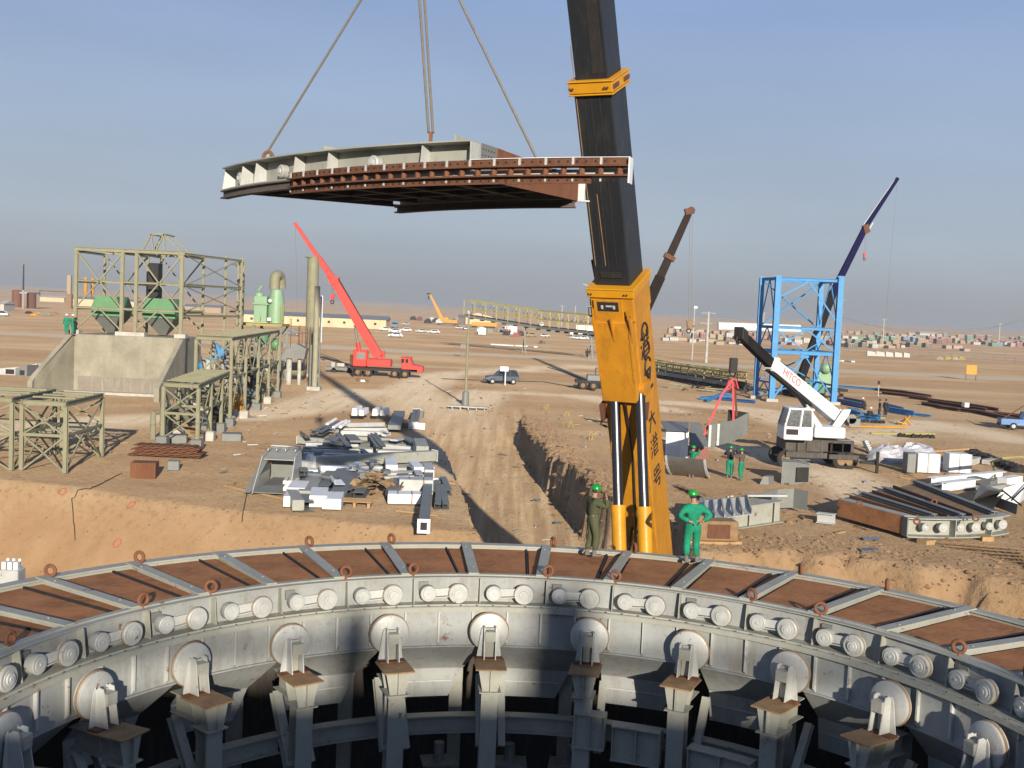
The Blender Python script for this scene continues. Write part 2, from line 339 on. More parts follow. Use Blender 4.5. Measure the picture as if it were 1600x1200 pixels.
gx = axis(-28, 26, 0.27, 7000); gx = np.sort(np.concatenate([gx[(gx < -1.2) | (gx > 8.2)], np.arange(-1.15, 8.2, 0.12)])); gy = axis(36, 96, 0.27, 7500)
gy = gy[gy > -900]
X, Y = np.meshgrid(gx, gy); ZZ, ZN, RD = terrain(X, Y)
def pdist(pts):
    d = np.full(X.shape, 1e9)
    for (x0, y0), (x1, y1) in zip(pts[:-1], pts[1:]):
        t = np.clip(((X - x0) * (x1 - x0) + (Y - y0) * (y1 - y0)) / ((x1 - x0) ** 2 + (y1 - y0) ** 2), 0, 1); d = np.minimum(d, np.hypot(X - x0 - t * (x1 - x0), Y - y0 - t * (y1 - y0)))
    return d
TK = np.zeros(X.shape)
for pix, wd in (([(780, 740), (735, 690), (700, 655), (640, 615), (560, 612), (470, 640), (380, 650), (250, 655), (60, 668)], 3.4), ([(735, 690), (720, 640), (760, 612), (900, 618), (1040, 640)], 2.6), ([(700, 655), (640, 610), (690, 585), (860, 575), (1040, 570)], 3.0), ([(1600, 690), (1450, 660), (1330, 690), (1180, 640), (1040, 628)], 2.8), ([(1400, 800), (1300, 740), (1180, 705), (1050, 690)], 2.2)):
    g = [G(a, b_, 0) for a, b_ in pix]; TK = np.maximum(TK, sstep(1.5 - pdist([(q.x, q.y) for q in g]) / wd))
ny, nx = X.shape; idx = np.arange(nx * ny).reshape(ny, nx)
fc = np.stack([idx[:-1, :-1], idx[:-1, 1:], idx[1:, 1:], idx[1:, :-1]], -1).reshape(-1, 4)
gm = bpy.data.meshes.new('ground'); gm.vertices.add(nx * ny); gm.vertices.foreach_set('co', np.stack([X, Y, ZZ], -1).ravel().astype(np.float32))
gm.loops.add(fc.size); gm.loops.foreach_set('vertex_index', fc.ravel().astype(np.int32)); gm.polygons.add(len(fc))
gm.polygons.foreach_set('loop_start', (np.arange(len(fc)) * 4).astype(np.int32)); gm.update(calc_edges=True); gm.validate()
ca = gm.color_attributes.new('zone', 'FLOAT_COLOR', 'POINT')
ca.data.foreach_set('color', np.stack([ZN, RD, TK * (1 - RD), np.ones_like(ZN)], -1).ravel().astype(np.float32))
gm.shade_smooth()
gmat = bpy.data.materials.new('desert_soil'); gmat.use_nodes = True; nt = gmat.node_tree; b = nt.nodes['Principled BSDF']
ge = nt.nodes.new('ShaderNodeNewGeometry'); co = ge.outputs['Position']
vc = nt.nodes.new('ShaderNodeVertexColor'); vc.layer_name = 'zone'; sp = nt.nodes.new('ShaderNodeSeparateColor'); nt.links.new(vc.outputs[0], sp.inputs[0])
nA = noise(nt, co, 0.035, 5, 0.6); nB = noise(nt, co, 0.35, 6, 0.65); nC = noise(nt, co, 3.0, 6, 0.7); nD = noise(nt, co, 0.02, 4, 0.55, (0.35, 2.2, 1)); nE = noise(nt, co, 22, 3, 0.7)
c = ramp(nt, nA, [(0.34, (0.27, 0.155, 0.082)), (0.5, (0.36, 0.228, 0.127)), (0.64, (0.43, 0.29, 0.175))])
c = mix(nt, ramp(nt, nD, [(0.45, (0, 0, 0)), (0.62, (0.7, 0.7, 0.7))]), c, (0.28, 0.158, 0.082))
c = mix(nt, ramp(nt, nB, [(0.42, (0, 0, 0)), (0.7, (0.55, 0.55, 0.55))]), c, (0.40, 0.265, 0.155))
c = mix(nt, ramp(nt, nC, [(0.5, (0, 0, 0)), (0.7, (0.7, 0.7, 0.7))]), c, (0.19, 0.11, 0.06))
tr = noise(nt, co, 1.0, 4, 0.6, (1.6, 0.06, 1.0))
rc = mix(nt, ramp(nt, tr, [(0.4, (0, 0, 0)), (0.62, (1, 1, 1))]), (0.31, 0.195, 0.11), (0.43, 0.295, 0.18))
c = mix(nt, sp.outputs[1], c, rc)
bc = mix(nt, ramp(nt, nB, [(0.35, (0, 0, 0)), (0.7, (1, 1, 1))]), (0.285, 0.16, 0.080), (0.36, 0.22, 0.122))
c = mix(nt, sp.outputs[0], c, bc)
sx_ = nt.nodes.new('ShaderNodeSeparateXYZ'); nt.links.new(co, sx_.inputs[0])
def mth(op, a, b_=None, c_=None):
    n = nt.nodes.new('ShaderNodeMath'); n.operation = op
    for i_, v_ in enumerate((a, b_, c_)):
        if v_ is None: continue
        if hasattr(v_, 'links'): nt.links.new(v_, n.inputs[i_])
        else: n.inputs[i_].default_value = v_
    return n.outputs[0]
nW = noise(nt, co, 0.02, 3, 0.6); wob = mth('MULTIPLY_ADD', nW, 22.0, -11.0)
for y0_, sl_, hw_, col_, st_ in ((221, -.035, 9, (0.35, 0.285, 0.22), .85), (168, -.05, 3.2, (0.42, 0.31, 0.20), .6), (300, -.02, 5, (0.36, 0.275, 0.19), .5), (140, .06, 2.2, (0.40, 0.285, 0.18), .5)):
    yy_ = mth('ADD', mth('MULTIPLY_ADD', sx_.outputs['X'], -sl_, sx_.outputs['Y']), wob); d_ = mth('ABSOLUTE', mth('SUBTRACT', yy_, float(y0_)))
    mr = nt.nodes.new('ShaderNodeMapRange'); mr.inputs[1].default_value = hw_ * 1.25; mr.inputs[2].default_value = hw_ * .6; mr.inputs[3].default_value = 0; mr.inputs[4].default_value = st_; nt.links.new(d_, mr.inputs[0]); c = mix(nt, mr.outputs[0], c, col_)
c = mix(nt, mth('MULTIPLY', sp.outputs[2], mth('MULTIPLY_ADD', tr, 1.0, .3)), c, (0.54, 0.41, 0.29))
c = mix(nt, ramp(nt, nE, [(0.62, (0, 0, 0)), (0.76, (0.4, 0.4, 0.4))]), c, (0.46, 0.35, 0.24))
c = mix(nt, 1.0, c, (1.10, 1.19, 1.20), 'MULTIPLY')
nt.links.new(c, b.inputs['Base Color']); b.inputs['Roughness'].default_value = 1.0; b.inputs['Specular IOR Level'].default_value = 0.1
if 'Diffuse Roughness' in b.inputs: b.inputs['Diffuse Roughness'].default_value = 0.6
b1 = nt.nodes.new('ShaderNodeBump'); b1.inputs['Strength'].default_value = 0.8; b1.inputs['Distance'].default_value = 0.18; nt.links.new(nC, b1.inputs['Height'])
b2 = nt.nodes.new('ShaderNodeBump'); b2.inputs['Strength'].default_value = 0.5; b2.inputs['Distance'].default_value = 0.02; nt.links.new(nE, b2.inputs['Height'])
nt.links.new(b1.outputs[0], b2.inputs['Normal']); nt.links.new(b2.outputs[0], b.inputs['Normal'])
gm.materials.append(gmat); go = bpy.data.objects.new('ground', gm); COL.objects.link(go); tag(go, kind='structure')

def strip(name, pts, wd, m, z=0.03, kind='structure', seg=6):
    mb = MB(); rows = []
    for i in range(len(pts) - 1):
        a, b_ = Vector(pts[i]), Vector(pts[i + 1]); k = seg
        for j in range(k + (i == len(pts) - 2)): rows.append(a.lerp(b_, j / k))
    out = []
    for i, p in enumerate(rows):
        d = (rows[min(i + 1, len(rows) - 1)] - rows[max(i - 1, 0)]); d.z = 0; d.normalize(); n_ = V(-d.y, d.x, 0) * wd * (0.5 + 0.06 * math.sin(i * 1.7))
        out.append([V((p - n_).x, (p - n_).y, Z((p - n_).x, (p - n_).y) + z), V((p + n_).x, (p + n_).y, Z((p + n_).x, (p + n_).y) + z)])
    mb.sheet(out, (0, 0, -0.02)); o = mb.build(name, m); tag(o, kind=kind); return o
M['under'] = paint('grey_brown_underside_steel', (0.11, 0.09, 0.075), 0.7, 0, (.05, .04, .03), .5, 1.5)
# ---------------------------------------------------------------- the big ring of deck pallets
def RP(r, a, z): return V(ICX + r * math.sin(R(a)), ICY + r * math.cos(R(a)), z)
def arcbox(mb, r0, r1, z0, z1, a0, a1, n=None):
    n = n or max(1, int(abs(a1 - a0) / 2.4 + .5)); vs = []
    for i in range(n + 1):
        a = a0 + (a1 - a0) * i / n; vs += [RP(r0, a, z0), RP(r1, a, z0), RP(r1, a, z1), RP(r0, a, z1)]
    fs = []
    for i in range(n):
        for j in range(4):
            k = (j + 1) % 4; fs.append((4 * i + j, 4 * i + k, 4 * i + 4 + k, 4 * i + 4 + j))
    fs += [(0, 3, 2, 1), tuple(4 * n + j for j in range(4))]; mb.add(vs, fs)
DT, A0 = 9.62, -7.09
ak = lambda k: A0 + DT * (k - 5)
KS = list(range(-5, 15))
ring = thing('annular_cooler', 'huge grey ring with rust brown deck plates and a row of small rollers', 'cooler ring', (ICX, ICY, 0))
def disc(mb, r, a, z, rad, th, lip=0.0):
    c = RP(r, a, z); d = RP(r - 1, a, z) - RP(r, a, z); d.normalize()
    mb.lathe(c, d, [(-th, rad * .96), (-th + .012, rad), (-0.012, rad), (0, rad * .93)], 26)
    return c, d
def eye(mb, c, ax, Rr=0.112, r=0.04): mb.torus(c, ax, Rr, r, 18, 8)
for k in KS:
    a, b_ = ak(k), ak(k + 1)
    pnl = MB(); mid = a + (b_ - a) * 0.75
    arcbox(pnl, 9.45, 12.52, 2.54, 2.60, a + .45, mid - .22); arcbox(pnl, 9.45, 12.52, 2.54, 2.60, mid + .22, b_ - .45)
    pn = pnl.build('deck_plate', M['rustp'], ring)
    rb = MB(); p0, p1 = RP(9.46, mid, 2.58), RP(12.51, mid, 2.58); rb.beam(p0, p1, 0.035, 0.11); rb.build('seam_rib', M['dark'], pn)
    bm = MB(); p0, p1 = RP(9.32, a - .5, 2.715), RP(12.72, a, 2.715)
    bm.beam(p0, p1, 0.24, 0.03); bm.beam(p0 - V(0, 0, .1), p1 - V(0, 0, .1), 0.05, 0.17)
    bm.beam(p0 - V(0, 0, .25), p1 - V(0, 0, .25), 0.21, 0.03)
    for rr_ in (9.9, 12.1):
        q = RP(rr_, a - .25, 2.732); bm.lathe(q, (0, 0, 1), [(0, .022), (.02, .022)], 6)
    bm.build('radial_beam', M['grey'], ring)
    if (k % 3) in (0, 1):
        e1 = MB(); c = RP(12.62, a + .75, 2.83); eye(e1, c, (RP(1, a + 62, 0) - RP(0, 0, 0))); e1.beam(c - V(0, 0, .17), c - V(0, 0, .1), .05, .12)
        e1.build('lifting_eye', M['rusto'], ring, True)
        e2 = MB(); c = RP(9.34, a + .5, 2.83); eye(e2, c, (RP(1, a + 40 * ((k % 2) * 2 - 1) * .6 + (20 if a < -30 else 0), 0) - RP(0, 0, 0))); e2.beam(c - V(0, 0, .17), c - V(0, 0, .1), .05, .12)
        e2.build('lifting_eye', M['rusto'], ring, True)
    # rollers under the inner rim
    al, as_ = b_ - 2.9, b_ - 7.3
    m1 = MB(); c, d = disc(m1, 8.91, al, 2.335, 0.225, 0.15); m1.lathe(c, d, [(0, .15), (.012, .145)], 22); 
    big = m1.build('roller', M['wheelface'], ring, 'auto')
    hb = MB(); hb.lathe(c + d * .012, d, [(0, .105), (.03, .10), (.03, .05), (.045, .045)], 20); hb.lathe(c - d * .15, d, [(-.12, .06), (0, .06)], 10); hb.build('roller_hub', M['greyp'], big)
    ty = MB(); ty.torus(c - d * .075, d, 0.216, 0.022, 28, 6); ty.build('roller_rim', M['brown'], big, True)
    m2 = MB(); c2, d2 = disc(m2, 8.95, as_, 2.33, 0.18, 0.2)
    sm = m2.build('bearing_housing', M['wheelface'], ring, 'auto')
    cp = MB(); cp.lathe(c2, d2, [(0, .125), (.014, .12), (.014, .03), (.03, .025)], 18); cp.build('bearing_cap', M['greyp'], sm)
    ar = MB(); o = d * -.11; t = (c - c2).normalized(); u = V(0, 0, 1)
    ar.prism([c2 + o - u * .08, c2 + o + u * .10, c + o + u * .13, c + o - u * .03], d * .04)
    ar.beam(c2 + o - u * .115, c + o - u * .065, .09, .02); ar.build('link_arm', M['greyp'], ring)
    rv = MB(); rv.beam(RP(9.02, a + .3, 2.13), RP(9.02, a + .3, 2.62), .5, .025, (RP(0, 0, 0) - RP(1, a, 0)))
    arr = MB(); q = RP(9.15, a + .3, 2.38); tt = (RP(9, a + 90, 0) - RP(0, 0, 0)).normalized(); rd = (RP(1, a, 0) - RP(0, 0, 0)).normalized()
    arr.prism([RP(9.28, a + .3, 2.09), RP(9.05, a + .3, 2.09), RP(9.12, a + .3, 2.64), RP(9.28, a + .3, 2.64)], tt * .02)
    arr.build('stiffener', M['grey'], ring)
    if k % 2 == 0:
        lg = MB(); lg.box(*RP(9.235, a + 1.9, 2.45), .22, .05, .2, -R(a)); lg.build('rust_patch_plate', M['greyd'], ring)
a0, a1 = ak(KS[0]), ak(KS[-1] + 1)
m = MB(); arcbox(m, 12.53, 12.82, 2.66, 2.70, a0, a0 + 360, 150); m.build('outer_rim', M['grey'], ring)
m = MB(); arcbox(m, 12.60, 12.63, 2.0, 2.66, a0, a0 + 360, 150); m.build('outer_girder', M['grey'], ring)
m = MB(); arcbox(m, 9.30, 9.44, 2.66, 2.70, a0, a0 + 360, 150); arcbox(m, 9.12, 9.27, 2.655, 2.675, a0, a0 + 360, 150); m.build('inner_rim', M['grey'], ring)
m = MB(); arcbox(m, 9.27, 9.30, 2.07, 2.66, a0, a0 + 360, 150); m.build('inner_girder', M['greyw'], ring)
m = MB(); arcbox(m, 8.78, 9.27, 2.05, 2.08, a0, a0 + 360, 150); arcbox(m, 8.76, 8.79, 1.97, 2.07, a0, a0 + 360, 150); arcbox(m, 8.86, 8.89, 2.08, 2.115, a0, a0 + 360, 150)
m.build('roller_rail', M['grey'], ring)
m = MB()
for i in range(90): 
    q = RP(8.775, a0 + i * 2.4, 2.10); m.lathe(q, (0, 0, 1), [(0, .016), (.02, .016)], 6)
tag(m.build('rail_bolt_row', M['rust'], ring), kind='stuff')
m = MB(); arcbox(m, 9.46, 12.52, 2.50, 2.56, a1, a0 + 360, 60); m.build('far_deck', M['rustp'], ring)
# fixed skirt below the rail
skirt = thing('skirt_wall', 'light grey curved skirt wall with upright ribs under the ring of rollers', 'skirt wall', (ICX, ICY, 0))
m = MB(); arcbox(m, 8.92, 8.945, 1.15, 1.96, a0, a0 + 360, 150); arcbox(m, 8.85, 8.96, 1.13, 1.16, a0, a0 + 360, 150); m.build('wall_band', M['greyw'], skirt)
WP0, WD = -5.42, 15.12
for i in range(-15, 16):
    for o in (2.6, 7.6, 12.6):
        a = WP0 + i * 5 * WD / 15.0 * 3 / 3 if False else WP0 + WD * math.floor(i / 3) + (2.6, 7.6, 12.6)[i % 3]
    m = MB(); m.prism([RP(8.918, a, 1.96), RP(8.84, a, 1.96), RP(8.84, a, 1.24), RP(8.918, a, 1.16)], (RP(1, a + 90, 0) - RP(0, 0, 0)) * .04)
    m.build('upright_rib', M['greyp'], skirt)
for j in range(-5, 6):
    a = WP0 + WD * j; m = MB(); rows = []
    for r_, z_, l, rr_ in ((8.93, 1.13, 1.0, -.7), (9.6, .42, 1.4, -3.0), (9.6, -.25, 1.7, -5.0)):
        rows.append([RP(r_, a + l + (WD + rr_ - l) * i / 8, z_) for i in range(9)])
    m.sheet(rows, (0, 0, -.02)); hp = m.build('hopper_panel', M['greyw'], skirt)
    m = MB(); rows = [[RP(9.585, a + 2.0 + (WD - 6.6) * i / 6, z_) for i in range(7)] for z_ in (.12, .09)]; m.sheet(rows, (0, -.02, 0)); m.build('panel_weld', M['greyp'], hp)
# wheel stands
def order(n): return ['first', 'second', 'third', 'fourth', 'fifth', 'sixth', 'seventh', 'eighth', 'ninth', 'tenth', 'eleventh', 'twelfth', 'thirteenth', 'fourteenth', 'fifteenth', 'sixteenth', 'seventeenth', 'eighteenth', 'nineteenth', 'twentieth'][n - 1]
vis = [-4, -3, -2, -1, 0, 1, 2, 3, 4, 5]
for j in range(-5, 6):
    a = WP0 + WD * j; rz = -R(a)
    nn = j + 5
    lab = {-5: 'wheel stand hidden past the left end of the visible row'}.get(j, 'big upright wheel on a grey stand with a brown plate, ' + order(j + 5) + ' from the left')
    st = thing('support_wheel_stand', lab, 'wheel stand', RP(8.1, a, -3.3), rz, 'big wheel stands inside the ring')
    T = (RP(1, a + 90, 0) - RP(0, 0, 0)).normalized(); D = (RP(1, a, 0) - RP(0, 0, 0)).normalized(); U = V(0, 0, 1)
    c = RP(8.52, a, 1.56)
    m = MB(); m.lathe(c, D, [(0, .40), (.02, .43), (.15, .43), (.17, .40)], 40); wh = m.build('wheel', M['wheelface'], st, 'auto')
    m = MB(); m.torus(c + D * .09, D, .425, .028, 40, 6); m.build('wheel_rim', M['brown'], wh, True)
    m = MB(); m.lathe(c - D * .16, D, [(0, .05), (.03, .085), (.16, .09)], 14); m.build('axle', M['greyp'], wh, 'auto')
    m = MB(); pz = .98
    m.obox(RP(8.02, a, pz + .015), T * .34, D * .43, U * .015); m.build('top_plate', M['brown'], st)
    m = MB(); m.obox(RP(8.36, a, pz + .05), T * .30, D * .13, U * .016); m.build('bearing_plate', M['rust'], st)
    for s in (-1, 1):
        m = MB(); x = T * (.115 * s)
        f0 = RP(8.14, a, pz + .07) + x; m.prism([f0 - D * 0, f0 + D * .30, f0 + D * .30 + U * .66, f0 + D * .22 + U * .72, f0 + D * .12 + U * .70], T * (.022 * s))
        q = RP(8.43, a, pz + .07) + T * (.135 * s); m.prism([q, q + T * (.14 * s), q + T * (.05 * s) + U * .62, q + U * .70], D * .022)
        m.build('wheel_bracket', M['greyp'], st)
    m = MB(); m.obox(RP(8.40, a, pz + .40), T * .1, D * .03, U * .33); m.obox(RP(8.27, a, 1.56), T * .12, D * .1, U * .11); m.build('axle_box', M['grey'], st)
    # head and column
    m = MB(); b0 = RP(7.72, a, pz)
    m.prism([b0 - T * .27, b0 + T * .27, b0 + T * .17 - U * .5, b0 - T * .17 - U * .5], D * .025)
    b1 = RP(8.2, a, pz); m.prism([b1 - T * .27, b1 + T * .27, b1 + T * .17 - U * .5, b1 - T * .17 - U * .5], D * .025)
    m.obox(RP(7.96, a, pz - .26), T * .012, D * .2, U * .25)
    m.obox(RP(7.69, a, pz - .25), T * .012, D * .05, U * .24)
    m.obox(RP(7.94, a, pz - .515), T * .24, D * .29, U * .012); m.build('stand_head', M['grey'], st)
    m = MB(); hcol = (pz - .53 + 3.3)
    m.obox(RP(7.78, a, -3.3 + hcol / 2), T * .185, D * .012, U * hcol / 2); m.obox(RP(8.10, a, -3.3 + hcol / 2), T * .185, D * .012, U * hcol / 2)
    m.obox(RP(7.94, a, -3.3 + hcol / 2), T * .014, D * .147, U * hcol / 2); m.build('column', M['grey'], st)
    m = MB(); m.ibeam(RP(8.22, a, .72), RP(9.05, a, .72), .3, .42, .02); m.build('bracket_beam', M['grey'], st)
    m = MB(); p0, p1 = RP(8.12, a, -.9), RP(8.95, a, .45); m.ibeam(p0 - T * .14, p1 - T * .14, .2, .2, .02); m.ibeam(p0 + T * .34, p1 - T * .34 * -1, .16, .16, .018); m.build('diagonal_brace', M['grey'], st)
    m = MB(); m.ibeam(RP(10.0, a - 3.6, -3.3), RP(10.0, a - 3.6, .6), .3, .3, .02); m.build('rear_post', M['grey'], st)
    m = MB(); m.obox(RP(7.94, a, -3.27), T * .4, D * .4, U * .04); m.build('base_plate', M['greyd'], st)
rbm = thing('ring_beam', 'low curved grey beam tying the wheel stand columns together', 'beam', (ICX, ICY, -1))
for j in range(-5, 5):
    a = WP0 + WD * j; m = MB(); l, h = a + 1.3, a + WD - 1.3
    arcbox(m, 8.5, 8.78, -.38, -.35, l, h, 8); arcbox(m, 8.62, 8.65, -.72, -.38, l, h, 8); arcbox(m, 8.5, 8.78, -.75, -.72, l, h, 8); m.build('beam_length', M['grey'], rbm)
hb = thing('heavy_box_girder', 'deep grey flanged girder in front of the stands on the right side of the ring', 'girder', (ICX, ICY, -1))
for a, l, h in ((1, 8.4, 13.5), (2, 14.6, 22.5), (3, 27, 37.5), (4, 42, 50)):
    m = MB(); r_ = 7.86 - .0 * a
    z1 = .10 - .18 * (a - 1); z0 = z1 - .78
    arcbox(m, r_ - .17, r_ + .17, z1 - .03, z1, l, h, 4); arcbox(m, r_ - .02, r_ + .02, z0 + .03, z1 - .03, l, h, 4); arcbox(m, r_ - .17, r_ + .17, z0, z0 + .03, l, h, 4)
    for q in (l + .12, (l + h) / 2, h - .12): m.prism([RP(r_ - .16, q, z0 + .03), RP(r_ + .16, q, z0 + .03), RP(r_ + .16, q, z1 - .03), RP(r_ - .16, q, z1 - .03)], (RP(1, q + 90, 0) - RP(0, 0, 0)) * .02)
    m.build('girder_length', M['grey'], hb)
for j in (2, 3):
    a = WP0 + WD * j + 4; m = MB(); m.ibeam(RP(7.2, a - 2, -2.8), RP(8.6, a + 5, -.6), .3, .3, .02); m.build('girder_strut', M['grey'], hb)
m = MB(); arcbox(m, 0.0, 13.4, -3.32, -3.28, 0, 360, 120); o = m.build('pit_floor', M['conc2'] if False else paint('dark_pit_floor', (0.07, 0.06, 0.05), 0.9, 0, (0.03, .025, .02), .6, .8), None); tag(o, kind='structure')  # pit floor in a dark brown tone
# inner plinths and clutter at the foot of the stands
for i, (a, r_, lab) in enumerate(((-12, 8.9, 'dark steel plinth behind the ring beam, left of centre'), (-1.5, 8.8, 'dark steel plinth behind the ring beam, right of the centre stand'), (7, 8.9, 'dark steel plinth behind the ring beam under the fifth stand gap'))):
    pl = thing('steel_plinth', lab, 'plinth', RP(r_, a, -3.28), -R(a), 'steel plinths in the dark below the ring')
    m = MB(); m.box(*RP(r_, a, -2.4), .5, .4, 1.7, -R(a)); m.build('plinth_body', M['greyd'], pl)
    m = MB(); m.box(*RP(r_, a, -1.53), .8, .6, .05, -R(a)); m.tube(RP(r_, a, -1.5), RP(r_, a, -1.1), .12, 10); m.build('plinth_cap', M['greyd'], pl)
m = MB(); arcbox(m, 12.30, 12.42, -3.3, 2.5, 0, 360, 120); o = m.build('ring_foundation_wall', paint('shade_dark_wall', (0.05, 0.045, 0.04), 0.9), None); tag(o, 'concrete foundation wall coloured as dark shade under the outer edge of the ring', 'foundation wall')  # wall darkened so the gaps under the deck look shaded
hall = thing('process_hall', 'tall process hall far behind the photographer that shades the bottom of the ring', 'hall', (16, -66, 0))
m = MB(); m.box(16, -68, 11.3, 90, 14, 22.6); m.build('wall', M['roofgrey'], hall)
m = MB(); m.box(16, -61.2, 23.75, 90, .3, .30); m.build('parapet_rail', M['greyd'], hall)
for x_, h_ in ((13.6, 2.2), (18.4, 2.9)): m = MB(); m.box(x_, -62.5, 22.6 + h_ / 2, .55 if h_ < 2.5 else 1.1, 1.0, h_); m.build('roof_shadow_caster', M['greyd'], hall)  # unseen roof blocks, added to throw dark blobs onto the skirt wall
# ---------------------------------------------------------------- the segment on the hook
ZT = 8.8 + 2.63; HG = 0.46
near_px = [(347, 262), (400, 247.5), (470, 237.5), (545, 230), (640, 223), (735, 218)]
near = [G(x, y, ZT) for x, y in near_px]
# smooth the near edge to one circular arc through its ends and middle
def arc3(a, b, c, n):
    a, b, c = a.to_2d(), b.to_2d(), c.to_2d()
    d = 2 * (a.x * (b.y - c.y) + b.x * (c.y - a.y) + c.x * (a.y - b.y))
    ux = ((a.length_squared) * (b.y - c.y) + b.length_squared * (c.y - a.y) + c.length_squared * (a.y - b.y)) / d
    uy = ((a.length_squared) * (c.x - b.x) + b.length_squared * (a.x - c.x) + c.length_squared * (b.x - a.x)) / d
    o = Vector((ux, uy)); r = (a - o).length; t0 = math.atan2(a.y - uy, a.x - ux); t1 = math.atan2(c.y - uy, c.x - ux)
    while t1 - t0 > math.pi: t1 -= 2 * math.pi
    while t1 - t0 < -math.pi: t1 += 2 * math.pi
    return [V(ux + r * math.cos(t0 + (t1 - t0) * i / n), uy + r * math.sin(t0 + (t1 - t0) * i / n), 0) for i in range(n + 1)], o
N = 24
nearc, cen = arc3(near[0], near[3], near[5], N)
FL, FR = G(626, 322, ZT - HG), G(900, 312, ZT - HG)
farm = G(765, 324, ZT - HG); farc = [None] * (N + 1)
for i in range(N + 1):
    t = i / N; p = FL.lerp(FR, t); p += (nearc[N // 2] - nearc[0].lerp(nearc[-1], .5)) * (4 * t * (1 - t)) * .6; farc[i] = V(p.x, p.y, 0)
zt, zb = ZT, ZT - HG
UZ = V(0, 0, 1)
seg = thing('lifted_deck_segment', 'curved grey and rust deck segment with a pin rack hanging in mid air', 'deck segment', (sum((p.x for p in nearc + farc)) / (2 * N + 2), sum((p.y for p in nearc + farc)) / (2 * N + 2), zb))
def at_t(arc, t): f = t * N; i = min(N - 1, int(f)); return arc[i].lerp(arc[i + 1], f - i)
def inw(t): return (at_t(farc, t) - at_t(nearc, t)).normalized()
def sweep(mb, arc, o0, o1, z0, z1):
    vs = []; fs = []
    for i in range(N + 1):
        d = inw(i / N); p = arc[i]; vs += [p + d * o0 + UZ * z0, p + d * o1 + UZ * z0, p + d * o1 + UZ * z1, p + d * o0 + UZ * z1]
    for i in range(N):
        for j in range(4): k = (j + 1) % 4; fs.append((4 * i + j, 4 * i + k, 4 * i + 4 + k, 4 * i + 4 + j))
    fs += [(0, 3, 2, 1), tuple(4 * N + j for j in range(4))]; mb.add(vs, fs)
m = MB(); sweep(m, nearc, 0, .30, zt - .025, zt); sweep(m, nearc, 0, .30, zb, zb + .025); sweep(m, nearc, .27, .29, zb + .025, zt - .025); m.build('near_girder', M['grey'], seg)
m = MB(); sweep(m, farc, -.15, .0, zt - .03, zt - .005); sweep(m, farc, -.02, 0, zb, zt - .03); sweep(m, farc, -.2, .0, zb - .02, zb); m.build('far_girder', M['grey'], seg)
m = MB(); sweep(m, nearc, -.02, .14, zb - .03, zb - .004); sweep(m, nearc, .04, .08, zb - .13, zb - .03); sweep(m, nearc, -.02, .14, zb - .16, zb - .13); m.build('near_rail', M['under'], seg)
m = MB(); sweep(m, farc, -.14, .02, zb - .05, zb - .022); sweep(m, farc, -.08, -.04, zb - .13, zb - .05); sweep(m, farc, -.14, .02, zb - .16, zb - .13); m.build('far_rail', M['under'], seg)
# end plates and gussets
for t, k in ((0.0, 1), (.15, 0), (.24, 0), (.44, 0), (.575, 0), (.87, 0), (1.0, 1)):
    p = at_t(nearc, t); d = inw(t); tv = (at_t(nearc, min(1, t + .02)) - at_t(nearc, max(0, t - .02))).normalized()
    m = MB()
    if t == 1.0: m.prism([p + UZ * (zb + .025), p + d * .27 + UZ * (zb + .025), p + d * .27 + UZ * (zt - .025), p + UZ * (zt - .025)], tv * .02)
    else: m.prism([p + d * .01 + UZ * (zb + .025), p + d * .27 + UZ * (zb + .025), p + d * .27 + UZ * (zb + .08), p + d * .01 + UZ * (zt - .025)] if False else [p + d * .01 + UZ * (zb + .03), p + d * .265 + UZ * (zb + .03), p + d * .265 + UZ * (zt - .03), p + d * .06 + UZ * (zt - .03)], tv * .02) 
    m.build('end_plate' if k else 'stiffener', M['greyp'], seg)
m = MB()
p = at_t(nearc, 0.0); d = inw(0)
for i in range(3):
    for j in range(3 - i): 
        q = p + d * (.05 + .07 * j) + UZ * (zb + .1 + .12 * i); m.tube(q - V(.012, 0, 0), q + V(.012, 0, 0), .014, 6)
m.build('bolt_holes', M['dark'], seg)
# rollers seen between the gussets
for t in (.1, .36, .72):
    p = at_t(nearc, t); d = inw(t); c = p + d * .1 + UZ * (zb + .2); m = MB(); m.lathe(c, d, [(0, .10), (.02, .12), (.13, .12)], 18); rl = m.build('roller', M['wheelface'], seg, 'auto')
    m = MB(); m.lathe(c - d * .02, d, [(0, .04), (.02, .05)], 10); m.build('roller_hub', M['greyp'], rl)
# deck, underside beams, right side plates
m = MB(); rows = [[at_t(nearc, i / 12).lerp(at_t(farc, i / 12), q) + UZ * (zt - .10) for i in range(13)] for q in (.08, .5, .97)]; m.sheet(rows, (0, 0, .03)); m.build('deck_plate', M['rust'], seg)
for t in (0.01, .2, .4, .6, .8, .985):
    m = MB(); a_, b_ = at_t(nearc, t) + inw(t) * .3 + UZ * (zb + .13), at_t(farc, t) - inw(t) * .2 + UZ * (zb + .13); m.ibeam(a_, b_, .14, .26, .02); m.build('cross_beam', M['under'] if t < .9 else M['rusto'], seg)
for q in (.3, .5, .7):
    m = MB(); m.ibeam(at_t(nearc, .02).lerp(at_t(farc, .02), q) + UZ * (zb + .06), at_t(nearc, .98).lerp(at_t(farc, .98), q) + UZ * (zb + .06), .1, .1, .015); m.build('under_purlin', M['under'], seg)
m = MB(); m.beam(at_t(nearc, 0.0) + UZ * (zb - .0) + inw(0) * .15, FL + UZ * 0 + V(0, 0, 0) - V(0, 0, FL.z) + UZ * (zb - .0), .12, .05); m.build('left_edge_beam', M['under'], seg)
p0, p1 = at_t(nearc, 1.0), at_t(farc, 1.0); pm = p0.lerp(p1, .2); ev = V(.012, 0.004, 0)
